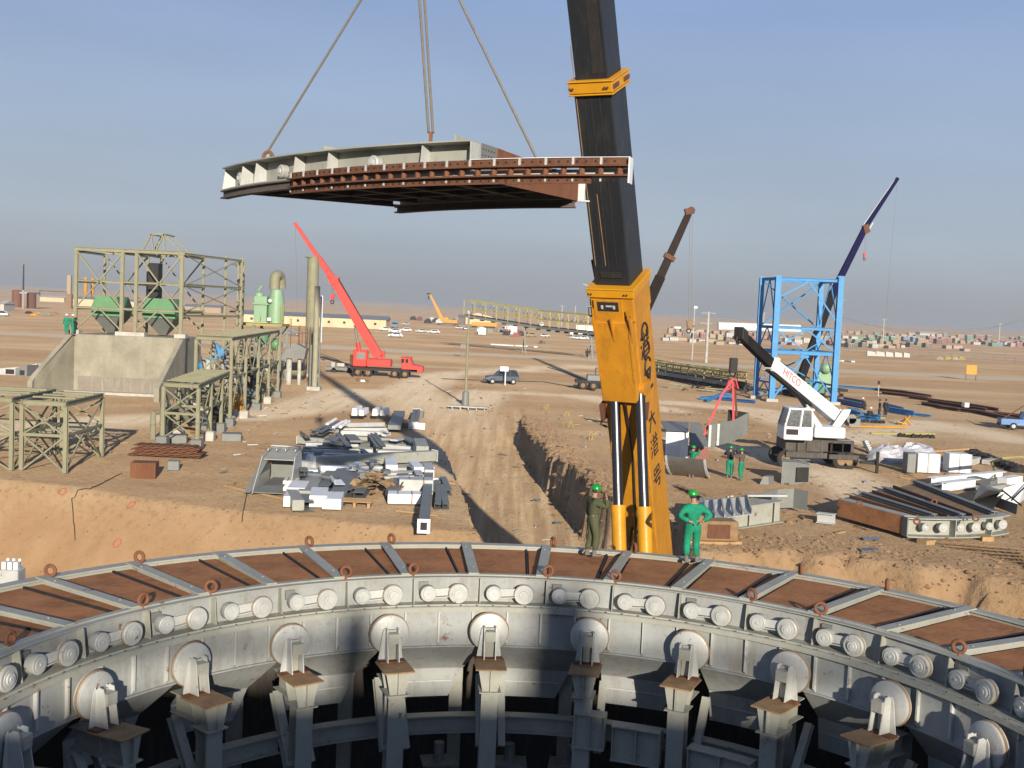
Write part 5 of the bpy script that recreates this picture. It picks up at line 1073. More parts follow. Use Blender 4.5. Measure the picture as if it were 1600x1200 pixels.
for i, (a, b, w_, h_, mm) in enumerate((((528, 672), (606, 672), .35, .3, 'greyp'), ((512, 684), (572, 686), .4, .3, 'greyd'), ((478, 695), (560, 697), .45, .3, 'greyp'), ((560, 692), (650, 698), .4, .34, 'grey'), ((486, 706), (560, 709), .4, .34, 'greyp'), ((590, 706), (668, 708), .45, .32, 'greyp'), ((492, 728), (590, 728), .4, .34, 'grey'), ((472, 746), (560, 748), .5, .34, 'greyp'), ((560, 750), (668, 747), .4, .3, 'greyp'), ((590, 735), (670, 733), .4, .34, 'greyp'), ((480, 716), (520, 718), .4, .4, 'whitec'), ((496, 700), (640, 690), .3, .3, 'greyd'))):
    steel('steel_beam', order(i + 1) + ' of the half buried beams that fill the long rows, counted from the back', a, b, w_, h_, mm, .2 + .07 * (i % 3), 'i' if i % 2 else 'box', 'steel beam', 'half buried beams in the long rows')
for i in range(16):
    px, py = jk.uniform(470, 660), jk.uniform(668, 752); a = jk.uniform(0, 3.14); L_ = jk.uniform(7, 17)
    steel('loose_offcut', order(i + 1) + ' small loose steel offcut strewn over the long rows of the pile', (px, py), (px + L_ * math.cos(a), py + L_ * .5 * math.sin(a)), jk.uniform(.15, .5), jk.uniform(.08, .3), jk.choice(['greyd', 'greyp', 'whitec', 'greyd', 'grey']), jk.uniform(.6, .85), jk.choice(['c', 'box', 'l', 'i']), 'offcut', 'loose offcuts on the pile')
# top right bundles
for i, (a, b, w_, lab) in enumerate((((616, 668), (624, 645), .9, 'dark bundle of bars left in the top right corner of the pile'), ((643, 663), (648, 642), .28, 'left one of three bars with white ends at the top right of the pile'), ((650, 663), (654, 642), .28, 'middle one of three bars with white ends at the top right of the pile'), ((657, 663), (660, 642), .28, 'right one of three bars with white ends at the top right of the pile'))):
    steel('steel_bar_bundle', lab, a, b, w_, .32, 'greyd', .45, caps=i > 0)
q = gl(651, 672); mb = MB(); mb.box(q.x, q.y, q.z + .3, 1.2, .3, .45); tag(mb.build('timber_packing', M['whitec'], None), 'white painted packing block under the three bars at the top right of the pile', 'block')
q = gl(634, 668); mb = MB(); mb.box(q.x, q.y + 1, q.z + .2, .9, 2.6, .35); tag(mb.build('timber_crate', M['wood'], None, bevel=.02), 'brown timber crate between the two bar bundles at the top right of the pile', 'crate')
q = gl(673, 664); mb = MB()
for i in range(7): mb.ball(q + V(jk.uniform(-.35, .35), jk.uniform(-.3, .3), .15 + jk.uniform(0, .2)), .13, 4)
tag(mb.build('red_rag', M['redsling'], None), 'small red rag on the sand right of the pile', 'rag')
# front loose channels, sides in shadow
fr_items = [((462, 772), (470, 760), .8, .55, 'whitec', 'pale open box end lowest left of the front row'), ((452, 784), (458, 772), .5, .45, 'whitec', 'leftmost white folded piece at the front of the pile'), ((466, 790), (456, 772), .5, .45, 'grey', 'grey folded piece leaning right at the front left of the pile'),
 ((478, 792), (470, 776), .7, .4, 'greyd', 'grey folded piece lowest in the front row'), ((478, 776), (492, 752), .75, .5, 'grey', 'pale channel behind the lowest folded piece'), ((497, 784), (500, 770), .75, .5, 'whitec', 'white box end with a dark body in the front row, second from left'), ((500, 770), (518, 742), .55, .45, 'greyd', 'dark long channel running back from the second white box end'),
 ((505, 768), (536, 738), .5, .5, 'greyd', 'dark long channel next to the first, slanting right'), ((518, 788), (524, 776), .8, .45, 'whitec', 'white box end standing on edge at the front of the dark channels'), ((526, 782), (548, 742), .75, .5, 'greyd', 'large dark channel slanting up right in the front centre'), ((540, 772), (556, 746), .5, .4, 'greyd', 'short dark channel beside the large one'),
 ((476, 758), (484, 738), .4, .35, 'greyd', 'dark narrow channel between the pale blocks and the rows'), ((488, 760), (496, 740), .4, .35, 'greyd', 'dark narrow channel right of the first narrow one'), ((560, 776), (584, 742), .5, .35, 'greyd', 'dark angle leaning on the rubbish heap'), ((612, 772), (632, 742), .55, .4, 'greyd', 'dark beam left of the tied sheet stack'), ((624, 768), (646, 742), .35, .4, 'greyd', 'dark beam behind the tied sheet stack')]
for i, (a, b, w_, h_, m_, lab) in enumerate(fr_items): steel('steel_channel', lab, a, b, w_, h_, m_, h_ / 2 + .05 + .02 * (i % 3), 'c' if m_ == 'greyd' else 'box', 'steel channel')
for i, (px, py, w_, h_, m_, lab) in enumerate(((630, 790, 1.5, .45, 'whitec', 'left white sheet pack lowest in the front of the pile'), (648, 775, 1.6, .7, 'greyp', 'strapped stack of pale sheets left of the long box beam'), (652, 789, .9, .4, 'greyp', 'small pale sheet pack beside the long box beam'), (452, 770, .7, .5, 'whitec', 'white box piece at the left front corner of the pile'))):
    q = gl(px, py); t = thing('sheet_pack', lab, 'sheet pack', tuple(q), 0, 'pale sheet packs at the front of the pile'); m = MB(); m.box(q.x, q.y + .4, q.z + h_ / 2 + .08, w_, 1.0, h_, .12); m.build('sheets', M[m_], t, bevel=.03)
    m = MB(); m.box(q.x - w_ * .2, q.y + .4, q.z + h_ / 2 + .082, .05, 1.02, h_ + .01, .12); m.box(q.x + w_ * .22, q.y + .4, q.z + h_ / 2 + .082, .05, 1.02, h_ + .01, .12); m.build('strap', M['brown'], t)
t = thing('long_box_beam', 'long dark topped box beam with a white end pointing at the ring', 'box beam', tuple(gl(664, 780)))
pa, pb_ = gl(662, 822, .35), gl(671, 738, .35); m = MB(); m.beam(pa, pb_, .42, .5); m.build('beam_body', M['greyd'], t, bevel=.02); d = (pa - pb_).normalized(); m = MB(); m.beam(pa, pa + d * .04, .5, .56); m.beam(pb_ - d * .04, pb_, .5, .56); m.build('end_plate', M['whitec'], t)
m = MB(); m.beam(pa + d * .045, pa + d * .05, .26, .3); m.build('end_opening', M['dark'], t)
for i, (a, b) in enumerate((((678, 772), (684, 750)), ((702, 770), (692, 748)), ((684, 792), (686, 760)), ((697, 792), (691, 760)))):
    steel('short_angle', ['leftmost', 'rightmost', 'lower left', 'lower right'][i] + ' of four dark short angles lying right of the long box beam', a, b, .3, .24, 'greyd', .14, 'c', 'angle', 'dark short angles', False)
for i, (a, b, lab) in enumerate((((618, 798), (684, 806), 'thin timber under the pale sheet packs at the front'), ((640, 762), (664, 760), 'short timber showing between the dark beams and the long box beam'), ((668, 752), (712, 756), 'timber lying behind the dark short angles'))): steel('timber_batten', lab, a, b, .1, .09, 'wood', .06, 'box', 'timber', 'timber battens at the pile')
t = thing('timber_pallet', 'small timber pallet with rubbish on it in front of the pile', 'pallet', tuple(gl(556, 790)))
q = gl(556, 790)
for i in range(5): m = MB(); m.box(q.x, q.y - .4 + .22 * i, q.z + .24, 1.5, .14, .035); m.build('top_board', M['wood'], t)
for i in (-1, 0, 1): m = MB(); m.box(q.x + .62 * i, q.y, q.z + .11, .12, 1.1, .2); m.build('bearer', M['wood'], t)
hp = thing('rubbish_heap', 'brown heap of torn plastic, paper and timber behind the small pallet', 'rubbish', tuple(gl(580, 775)))
q = gl(582, 776)
for i in range(34):
    a_ = jk.uniform(0, 6.28); rr = jk.uniform(0, 1); p = q + V(math.cos(a_) * 1.5 * rr, math.sin(a_) * 1.0 * rr + .3, .15 + .75 * (1 - rr)); m = MB(); s_ = jk.uniform(.15, .42)
    d1 = V(jk.uniform(-1, 1), jk.uniform(-1, 1), jk.uniform(-.4, .4)).normalized(); d2 = d1.cross(V(jk.uniform(-1, 1), .2, 1)).normalized()
    m.sheet([[p + d1 * s_ * u_ + d2 * s_ * v_ + UZ * jk.uniform(-.08, .08) for u_ in (-1, 0, 1)] for v_ in (-1, 0, 1)], (0, 0, .02)); m.build('torn_sheet', M[jk.choice(['wood', 'brown', 'greyd', 'wood', 'brown', 'dark'])], hp)
# red sprayed rings on the bank, black hose down the bank
for px, py, lab in ((97, 773, 'leftmost red sprayed ring on the soil bank'), (205, 793, 'middle red sprayed ring on the soil bank, furthest right'), (183, 852, 'lowest red sprayed ring on the soil bank')):
    lo = None
    for yy in np.arange(38, 62, .1):
        q = P(px, py, float(yy)); 
        if q.z <= Z(q.x, q.y): lo = q; break
    if lo:
        m = MB(); g0 = Z(lo.x, lo.y); sl_ = (Z(lo.x, lo.y + .3) - g0) / .3; pts = [V(lo.x + .16 * math.cos(t_), lo.y + .13 * math.sin(t_), Z(lo.x + .16 * math.cos(t_), lo.y + .13 * math.sin(t_)) + .03) for t_ in [i * .45 for i in range(15)]]; m.path(pts, .018, 5); tag(m.build('sprayed_ring', M['redspray'], None), lab, 'paint mark', 'red sprayed rings')
def drape(name, label, pix, r=.03, m_='cable', lift=.03, cat='cable', Ys=None):
    pts = []
    for i in range(len(pix) - 1):
        for j in range(8):
            u_ = j / 8; px, py = pix[i][0] * (1 - u_) + pix[i + 1][0] * u_, pix[i][1] * (1 - u_) + pix[i + 1][1] * u_; hit = None
            for yy in np.arange(36, 240, .25):
                q = P(px, py, float(yy))
                if q.z <= Z(q.x, q.y) + lift: hit = q; break
            if hit: pts.append(V(hit.x, hit.y, Z(hit.x, hit.y) + lift))
    m = MB(); m.path(pts, r, 6); o = m.build(name, M[m_], None); tag(o, label, cat); return o
drape('black_hose', 'black hose hanging down the sandy bank from the chute towards the ring', [(386, 770), (380, 800), (377, 826)], .02)
drape('black_hose', 'thin black hose running down the left bank to the ring', [(190, 740), (150, 760), (112, 780), (118, 862)], .02)
# ---------------------------------------------------------------- vehicles
def wheel(mb_t, mb_r, c, ax, r, w_):
    mb_t.lathe(c - ax * w_ / 2, ax, [(0, r * .75), (.03 * r, r * .95), (w_ * .15, r), (w_ * .85, r), (w_, r * .8)], 18); mb_r.lathe(c + ax * w_ * .5, ax, [(-.05, r * .55), (.01, r * .52), (.02, r * .2)], 12)
def car(label, loc, rz, m_body, kind='sedan', group=None, plate=False):
    t = thing('parked_car' if kind != 'pickup' else 'pickup_truck', label, 'car' if kind != 'pickup' else 'pickup', (0, 0, 0), 0, group)
    Wd = 1.72
    prof = {'sedan': ([(-2.1, .35), (-2.15, .75), (-1.5, .9), (1.0, .9), (2.0, .78), (2.12, .5), (2.05, .3)], [(-1.65, .88), (-1.15, 1.4), (.25, 1.42), (1.05, .88)]),
            'suv': ([(-2.0, .4), (-2.05, .9), (-1.9, 1.02), (.9, 1.02), (1.85, .92), (2.0, .65), (1.95, .4)], [(-1.95, 1.0), (-1.7, 1.62), (.1, 1.68), (.9, 1.0)]),
            'pickup': ([(-2.5, .45), (-2.5, 1.0), (-.6, 1.0), (-.6, 1.02), (1.1, 1.02), (2.2, .92), (2.3, .5)], [(-.7, 1.0), (-.55, 1.6), (.45, 1.62), (1.1, 1.0)]),
            'van': ([(-2.2, .4), (-2.2, 1.0), (2.0, 1.0), (2.2, .8), (2.2, .4)], [(-2.18, .98), (-2.1, 1.85), (1.1, 1.85), (1.9, .98)])}[kind]
    lo_, up_ = prof; mb = MB(); n = len(lo_)
    vs = [V(x, s * Wd / 2 * (.94 if z > .85 or z < .4 else 1), z) for s in (-1, 1) for x, z in lo_]; mb.add(vs, [tuple(range(n - 1, -1, -1)), tuple(range(n, 2 * n))] + [(i, (i + 1) % n, n + (i + 1) % n, n + i) for i in range(n)]); body = mb.build('body', m_body, t, bevel=.05)
    mb = MB(); n = 4; vs = [V(x, s * (Wd / 2 * (.90 if i in (0, 3) else .72)), z) for s in (-1, 1) for i, (x, z) in enumerate(up_)]; mb.add(vs, [(3, 2, 1, 0), (4, 5, 6, 7)] + [(i, (i + 1) % 4, 4 + (i + 1) % 4, 4 + i) for i in range(4)]); mb.build('cabin_glass', M['glass'], t)
    mb = MB(); (xa, za), (xb, zb5) = up_[1], up_[2]; mb.box((xa + xb) / 2, 0, max(za, zb5) + .005, xb - xa + .1, Wd * .76, .05)
    for s in (-1, 1):
        for i, j in ((0, 1), (3, 2)): mb.beam((up_[i][0], s * Wd * .452, up_[i][1]), (up_[j][0], s * Wd * .365, up_[j][1]), .06, .09)
        xm = (xa + xb) / 2; mb.beam((xm - .1, s * Wd * .452, .95), (xm - .1, s * Wd * .365, max(za, zb5)), .05, .09)
    mb.build('roof_and_pillars', m_body, t)
    for x in (-1.3, 1.3):
        for s in (-1, 1): a_, b_ = MB(), MB(); wheel(a_, b_, V(x * (1.1 if kind == 'pickup' else 1), s * (Wd / 2 - .08), .34), V(0, s, 0), .34, .2); w__ = a_.build('wheel', M['rubber'], t, 'auto'); b_.build('rim', M['greyp'], w__, 'auto')
    for s in (-1, 1): mb = MB(); mb.box(lo_[-2][0] - .03, s * .6, .68, .08, .34, .14); mb.build('headlight', M['lampglass'], t)
    mb = MB(); mb.box(lo_[-2][0] - .02, 0, .45, .14, 1.6, .16); mb.box(lo_[0][0] - .0, 0, .45, .14, 1.6, .16); mb.build('bumper', M['dark'] if kind != 'sedan' else m_body, t)
    if kind == 'pickup': mb = MB(); mb.box(-1.55, 0, .98, 1.75, 1.4, .1); mb.build('load_bed', M['dark'], t)
    if plate: mb = MB(); mb.box(2.06, .0, .5, .02, .5, .12); mb.build('number_plate', M['whitec'], t)
    MX = Matrix.Translation(Vector(loc)) @ Matrix.Rotation(rz, 4, 'Z'); t.matrix_world = MX; WM[t] = MX; return t
# children are built at the origin and the empty is moved afterwards
q = GG(783, 600); car('dark slate blue off-road car parked behind the small white sign board', q, R(195), M['suv'], 'suv', None, True)
q = GG(1606, 672); car('blue pickup truck cut by the right edge of the photo', (q.x, q.y, q.z), R(-12), M['bluep'], 'pickup')
m = MB(); q2 = V(q.x, q.y, q.z); m.beam((q.x - 2.4, q.y, q.z + .95), (q.x - .4, q.y, q.z + 2.3), .08, .08); tag(m.build('loading_ramp_pole', M['rust'], None), 'rusty pole leaning up out of the bed of the blue pickup', 'pole')
W_, S_ = M['whitec'], M['greyp']
cars = [(601, 517, W_, 'white car in the far lot just right of the long cream building', 'sedan', 200), (617, 520, W_, 'white car in front of the blue truck, nearer one below it', 'sedan', 170), (618, 527, W_, 'white car standing alone nearest the camera in the far lot', 'sedan', 180), (634, 508, S_, 'silver car right of the blue truck, back row', 'sedan', 175), (634, 518, W_, 'white car right of the blue truck, front row', 'sedan', 185), (658, 520, S_, 'silver car in the far lot between two white ones', 'sedan', 190), (678, 521, W_, 'white car at the right of the far lot row, with an orange speck beside it', 'sedan', 175),
 (718, 514, W_, 'left one of the white cars by the cream shed', 'sedan', 60), (727, 515, W_, 'second white car by the cream shed', 'sedan', 100), (830, 526, M['boxtan'], 'tan car left of the red motorcycle', 'sedan', 170), (852, 527, W_, 'white car just above the red motorcycle', 'sedan', 60), (899, 530, S_, 'left one of two cars in front of the white lorry box', 'sedan', 180), (911, 531, W_, 'right one of two cars in front of the white lorry box', 'sedan', 170), (926, 529, M['boxbl'], 'pale blue car at the right end of the white lorry box', 'van', 160), (456, 524, M['boxbl'], 'pale blue car between the green vessel and the stack, before the long building', 'suv', 10), (943, 528, W_, 'white car half behind the big yellow boom', 'sedan', 170), (2, 494, W_, 'white vehicle at the far left edge of the photo', 'van', 10)]
for px, py, m_, lab, kd, rz in cars:
    q = GG(px, py); sc = 1.0; car(lab, q, R(rz), m_, kd, 'vehicles parked far off')
def lorry(label, loc, rz, m_cab, m_box, L_=7.5, h=2.6, tank=False, group=None, name='lorry', cat='lorry'):
    t = thing(name, label, cat, (0, 0, 0), 0, group); mb = MB(); mb.prism([V(L_ / 2 - 1.9, -1.15, .7), V(L_ / 2, -1.15, .7), V(L_ / 2, -1.15, 1.7), V(L_ / 2 - .35, -1.15, 2.6), V(L_ / 2 - 1.9, -1.15, 2.6)], V(0, 2.3, 0)); cb_ = mb.build('cab', m_cab, t, bevel=.06)
    mb = MB(); mb.prism([V(L_ / 2 + .01, -1, 1.75), V(L_ / 2 - .31, -1, 2.45), V(L_ / 2 - .33, 1, 2.45), V(L_ / 2 + .0, 1, 1.75)], V(.02, 0, .01)); mb.box(L_ / 2 - .95, 0, 2.05, .7, 2.33, .55); mb.build('windscreen', M['glass'], cb_)
    mb = MB(); mb.box(0, 0, .8, L_ - .2, .9, .22); mb.build('chassis', M['dark'], t)
    mb = MB()
    if tank: mb.lathe((-L_ / 2, 0, 1.95), (1, 0, 0), [(0, .6), (.15, 1.0), (L_ - 2.4, 1.0), (L_ - 2.2, .6)], 18)
    else: mb.box(-1.05, 0, .95 + h / 2, L_ - 2.2, 2.3, h)
    mb.build('load_box', m_box, t, bevel=.03)
    for x in (-L_ / 2 + .8, -L_ / 2 + 2.0, L_ / 2 - 1.0):
        for s in (-1, 1): a_, b_ = MB(), MB(); wheel(a_, b_, V(x, s * .95, .5), V(0, s, 0), .5, .3); w__ = a_.build('wheel', M['rubber'], t, 'auto'); b_.build('rim', M['greyp'], w__, 'auto')
    MX = Matrix.Translation(Vector(loc)) @ Matrix.Rotation(rz, 4, 'Z'); t.matrix_world = MX; WM[t] = MX; return t
lorry('blue lorry in the far lot facing the camera with a white roof board', GG(617, 513), R(-85), M['boxbl'], M['boxbl'], 6, 2.2)
lorry('long white lorry box standing behind the two cars near the yellow boom', GG(912, 526), R(176), M['whitec'], M['whitec'], 11, 3.6)
lorry('white truck with a covered load right of the cream shed', GG(796, 520), R(-150), M['whitec'], M['whitec'], 6, 2.0)
lorry('white truck behind the plain white board near the cream shed', GG(752, 521), R(-100), M['whitec'], M['greyd'], 6, 1.6)
lorry('white tanker truck parked at the far container yard, left of the tall poles', GG(1056, 516), R(200), M['boxor'], M['whitec'], 8, 2.8, True)
lorry('small white truck under the long gallery in the distance', GG(846, 511), R(-90), M['whitec'], M['whitec'], 5, 1.8)
for px, py, w_, h_, lab in ((753, 524, 2.6, 2.4, 'plain white board standing before the truck near the cream shed'), (940, 552, 1.3, 2.4, 'tall narrow white board beside the big yellow boom')):
    q = GG(px, py); t = thing('white_board', lab, 'board', tuple(q)); m = MB(); m.box(q.x, q.y, q.z + h_ / 2 + .3, w_, .08, h_); m.build('board_panel', M['whitec'], t); m = MB(); m.tube(q + V(-w_ * .4, .06, 0), q + V(-w_ * .4, .06, h_), .05, 6); m.tube(q + V(w_ * .4, .06, 0), q + V(w_ * .4, .06, h_), .05, 6); m.build('board_legs', M['greyd'], t)
# motorcycles with riders
def moto(label, px, py, rz, m_):
    q = GG(px, py); t = thing('motorcycle', label, 'motorcycle', tuple(q), rz); c_, s_ = math.cos(rz), math.sin(rz); f = V(c_, s_, 0); n_ = V(-s_, c_, 0)
    for x in (-.65, .65): m = MB(); m.torus(q + f * x + UZ * .32, n_, .27, .06, 16, 6); m.build('wheel', M['rubber'], t, True)
    m = MB(); m.beam(q + f * -.5 + UZ * .7, q + f * .35 + UZ * .75, .25, .2); m.beam(q + f * .3 + UZ * .8, q + f * .62 + UZ * .35, .06, .06); m.beam(q + f * -.1 + UZ * .45, q + f * .2 + UZ * .45, .25, .35); m.build('frame', m_, t)
    m = MB(); m.tube(q + f * .35 + n_ * -.35 + UZ * 1.0, q + f * .35 + n_ * .35 + UZ * 1.0, .03, 6); m.build('handlebar', M['dark'], t); return q
q = moto('red motorcycle on the far road in front of the white car', 847, 537, R(170), M['boxred'])
person((q.x - .1, q.y, q.z + .1), R(70), 'crouch', M['boxred'], M['darkcloth'], M['helmetw'], 'rider in red on the red motorcycle', h=1.1)
q = moto('dark motorcycle coming along the dirt road left of the yellow boom', 917, 558, R(-80), M['dark'])
person((q.x, q.y, q.z + .25), R(180), 'crouch', M['darkcloth'], M['darkcloth'], M['darkcloth'], 'rider in dark clothes on the dark motorcycle', h=1.15)

# ---------------------------------------------------------------- other cranes: built in the plane of their boom
def plane_crane(label, piv, tip, knee, carrier, m_boom, m_tip, m_body, r0, r1, base_z, cyl=None, hook=None, extra=None, off=None, hookpos=None, group=None):
    pass
def truck_carrier(t, c, yaw, L_, m_body, wheels=4, r=.55, cab=True):
    f = V(math.cos(yaw), math.sin(yaw), 0); n_ = V(-f.y, f.x, 0)
    m = MB(); m.obox(c + UZ * (r + .45), f * L_ / 2, n_ * 1.1, UZ * .16); m.build('carrier_frame', M['dark'], t)
    for i in range(wheels):
        x = (-L_ / 2 + .9 + i * 1.25) if i < wheels / 2 else (L_ / 2 - 1.5 - (wheels - 1 - i) * 1.25)
        for s in (-1, 1): a_, b_ = MB(), MB(); wheel(a_, b_, c + f * x + n_ * s * 1.0 + UZ * r, n_ * s, r, .4); w__ = a_.build('wheel', M['rubber'], t, 'auto'); b_.build('rim', M['brown'], w__, 'auto')
    if cab:
        m = MB(); a_ = c + f * (L_ / 2 - 1.9) - n_ * 1.1 + UZ * (r + .5); m.prism([a_, a_ + f * 2.6 - UZ * .25, a_ + f * 2.6 + UZ * .5, a_ + f * 1.3 + UZ * .7, a_ + f * 1.0 + UZ * 1.6, a_ + f * -.2 + UZ * 1.6], n_ * 2.2); cb_ = m.build('carrier_cab', m_body, t, bevel=.06)
        m = MB(); 
        for s in (-1.11, 1.11):
            for x in (0, .5): m.obox(c + f * (L_ / 2 - 1.8 + x) + n_ * s + UZ * (r + 1.65), f * .17, n_ * .012, UZ * .24)
        m.build('cab_windows', M['glass'], cb_)
def boomseg(t, nm, a, b, w_, h_, w2, h2, m_, side):
    d = (b - a).normalized(); u = side.cross(d).normalized(); mb = MB()
    vs = [a + side * x * w_ / 2 + u * y * h_ / 2 for x, y in ((-1, -1), (1, -1), (1, 1), (-1, 1))] + [b + side * x * w2 / 2 + u * y * h2 / 2 for x, y in ((-1, -1), (1, -1), (1, 1), (-1, 1))]
    mb.add(vs, [(0, 3, 2, 1), (4, 5, 6, 7), (0, 1, 5, 4), (1, 2, 6, 5), (2, 3, 7, 6), (3, 0, 4, 7)]); return mb.build(nm, m_, t, bevel=.03)
def hookset(t, a, b, m_, s=1.0, rope=.025, sh=True):
    m = MB(); m.tube(a + V(-.12 * s, 0, 0), b + V(-.12 * s, 0, .5 * s), rope, 5); m.tube(a + V(.12 * s, 0, 0), b + V(.12 * s, 0, .5 * s), rope, 5); m.build('hoist_rope', M['rope'], t)
    m = MB(); m.prism([b + V(-.3 * s, 0, .7 * s), b + V(.3 * s, 0, .7 * s), b + V(.12 * s, 0, -.1 * s), b + V(-.12 * s, 0, -.1 * s)], V(0, .35 * s, 0)); hk = m.build('hook_block', m_, t, bevel=.03)
    m = MB(); m.torus(b + V(0, .17 * s, -.32 * s), (0, 1, 0), .2 * s, .06 * s, 14, 6); m.build('hook', M['dark'], hk, True)
# red crane
YR = 138.0; t = thing('red_mobile_crane', 'bright red truck crane with raised boom left of the dirt road', 'crane', (P(600, 588, YR).x, YR, 0)); pr_ = lambda px, py, dy=0: P(px, py, YR + dy)
cc = V(P(601, 588, YR).x, YR, Z(P(601, 588, YR).x, YR)); truck_carrier(t, cc, 0.0, 8.2, M['red'], 4, .52)
side = V(0, 1, 0)
piv = pr_(592, 560); kn_ = pr_(522, 438); tp_ = pr_(460, 348)
boomseg(t, 'boom_base_section', piv + UZ * .2, kn_, 1.0, 1.15, .9, 1.0, M['red'], side)
boomseg(t, 'boom_middle_section', kn_, pr_(497, 402), .7, .75, .7, .7, M['red'], side); boomseg(t, 'boom_tip_section', pr_(497, 402), tp_, .5, .55, .4, .35, M['red'], side)
m = MB(); a_ = kn_; m.obox(a_, V(.55, 0, -.1), side * .6, V(.1, 0, .5)); m.beam(kn_ + V(-.9, 0, .5), kn_ + V(0, 0, 0), .3, .3); m.beam(kn_ + V(-.9, 0, .5), kn_ + V(-.5, 0, -.2), .12, .12); m.build('boom_collar', M['red'], t)
m = MB(); d = (kn_ - piv).normalized(); u = V(-d.z, 0, d.x)
m.beam(piv - u * -.0 + d * 3 + u * -.62, kn_ + u * -.58, .5, .06); m.build('boom_edge_rail', M['dark'], t)
hookset(t, pr_(520, 445), pr_(519, 468), M['red'], 1.0, .03); 
m = MB(); m.tube(tp_ + V(.1, 0, 0), P(465, 500, YR), .02, 5); m.build('auxiliary_rope', M['rope'], t)
m = MB(); m.tube(pr_(563, 558), pr_(559, 535), .28, 12); m.build('lift_cylinder', M['red'], t, 'auto'); m = MB(); m.tube(pr_(559, 536), pr_(554, 508), .14, 10); m.build('piston_rod', M['greyd'], t, 'auto')
m = MB(); q0, q1 = pr_(574, 571), pr_(612, 562); m.box((q0.x + q1.x) / 2, YR, (q0.z + q1.z) / 2, q1.x - q0.x, 2.2, .9); m.box(pr_(597, 554).x, YR + .6, pr_(597, 554).z, .5, .6, .9); m.build('superstructure', M['red'], t, bevel=.06)
m = MB(); q0, q1 = pr_(551, 572), pr_(575, 547); m.box((q0.x + q1.x) / 2, YR + .2, (q0.z + q1.z) / 2, q1.x - q0.x, .9, q1.z - q0.z); cb_ = m.build('operator_cab', M['red'], t, bevel=.08); m = MB(); m.box((q0.x + q1.x) / 2 + .1, YR - .26, (q0.z + q1.z) / 2 + .3, 1.0, .03, .8); m.build('cab_window', M['greyd'], cb_); m = MB(); m.box(q0.x - .1, YR, q0.z + .8, .4, 1.2, 1.2); m.build('winch_drum', M['rust'], t)
for i, px in enumerate((556, 628)): 
    q = pr_(px, 575); m = MB(); m.beam((q.x, YR - 1.2, .9), (q.x, YR - 2.6, .9), .25, .25); m.tube((q.x, YR - 2.5, 0), (q.x, YR - 2.5, 1.0), .1, 8); m.build('outrigger', M['dark'], t)
q = GG(567, 597); tt_ = thing('steel_stool', 'small rusty steel stand in front of the red crane wheels', 'stand', tuple(q)); m = MB(); 
for x in (-.6, .6): m.beam(q + V(x, 0, 0), q + V(x * .8, 0, 1.3), .07, .07)
m.beam(q + V(-.55, 0, 1.3), q + V(.55, 0, 1.3), .08, .08); m.beam(q + V(-.6, 0, .6), q + V(.6, 0, .6), .06, .06); m.build('frame', M['rusto'], tt_); m = MB(); m.box(q.x, q.y, q.z + .12, .5, .3, .22); m.build('white_can', M['whitec'], tt_)
q = GG(535, 582); tt_ = thing('flatbed_trailer', 'low pale flatbed with stands behind the red crane on its left', 'trailer', tuple(q)); m = MB(); m.box(q.x, q.y, q.z + .5, 4.2, 1.6, .35); m.build('bed', M['greyd'], tt_); m = MB(); m.box(q.x - 1.2, q.y, q.z + 1.0, .5, .5, .6); m.box(q.x - .2, q.y, q.z + 1.0, .9, .6, .4); m.build('load_piece', M['conc2'], tt_)
for x in (-1, 1): m = MB(); m.tube((q.x + x, q.y - .8, q.z + .3), (q.x + x, q.y + .8, q.z + .3), .3, 12); m.build('axle_wheels', M['rubber'], tt_, 'auto')
drape('cable_and_shadow_line', 'black cable on the ground running from the stacks to the red crane', [(497, 552), (522, 560), (545, 571)], .07)
# distant yellow crane
YY = 600.0; t = thing('yellow_mobile_crane', 'small distant yellow crane left of the cream shed', 'crane', (P(695, 505, YY).x, YY, 0)); pr_ = lambda px, py: P(px, py, YY)
boomseg(t, 'boom_base_section', pr_(692, 501), pr_(682, 480), 1.6, 2.0, 1.5, 1.6, M['yellowb'], side); boomseg(t, 'boom_tip_section', pr_(682, 480), pr_(672, 460), 1.2, 1.4, 1.0, .9, M['yellowb'], side)
m = MB(); q = pr_(670, 459); m.box(q.x, YY, q.z, 2.2, 1, .8); m.box(q.x, YY, q.z - 2, .6, .6, 2); m.build('boom_head', M['dark'], t); m = MB(); q = pr_(703, 502); m.box(q.x, YY, q.z, 8, 2.6, 1.8); m.box(q.x - 2, YY, q.z + 1.4, 2.2, 2, 1.4); m.build('superstructure', M['yellowb'], t, bevel=.1); truck_carrier(t, V(pr_(700, 507).x, YY, -.2), 0, 12, M['yellowb'], 4, .6, False)
# brown boom crane behind the big one
YB = 132.0; t = thing('brown_boom_crane', 'crane with a long dark brown boom, half behind the yellow boom', 'crane', (P(945, 606, YB).x, YB, 0)); pr_ = lambda px, py: P(px, py, YB)
boomseg(t, 'boom_base_section', pr_(955, 600), pr_(1032, 432), 1.1, 1.3, 1.0, 1.15, M['brown'] if False else paint('dark_brown_boom', (.018, .012, .009), .9, 0, (.04, .03, .02), .4, spec=.1), side); boomseg(t, 'boom_tip_section', pr_(1032, 432), pr_(1076, 334), .8, .95, .65, .75, paint('dark_brown_boom_tip', (.03, .02, .015), .9, 0, (.05, .04, .03), .4, spec=.1), side)
m = MB(); q = pr_(1077, 330); m.obox(q, V(.5, 0, .12), side * .4, V(-.1, 0, .35)); m.torus(q + V(.25, 0, .1), side, .35, .1, 16, 6); m.build('boom_head', M['rust'], t); 
m = MB(); m.obox(pr_(1046, 402), V(.3, 0, .6) * .4, side * .55, V(.6, 0, -.3)); m.build('boom_collar', M['rust'], t)
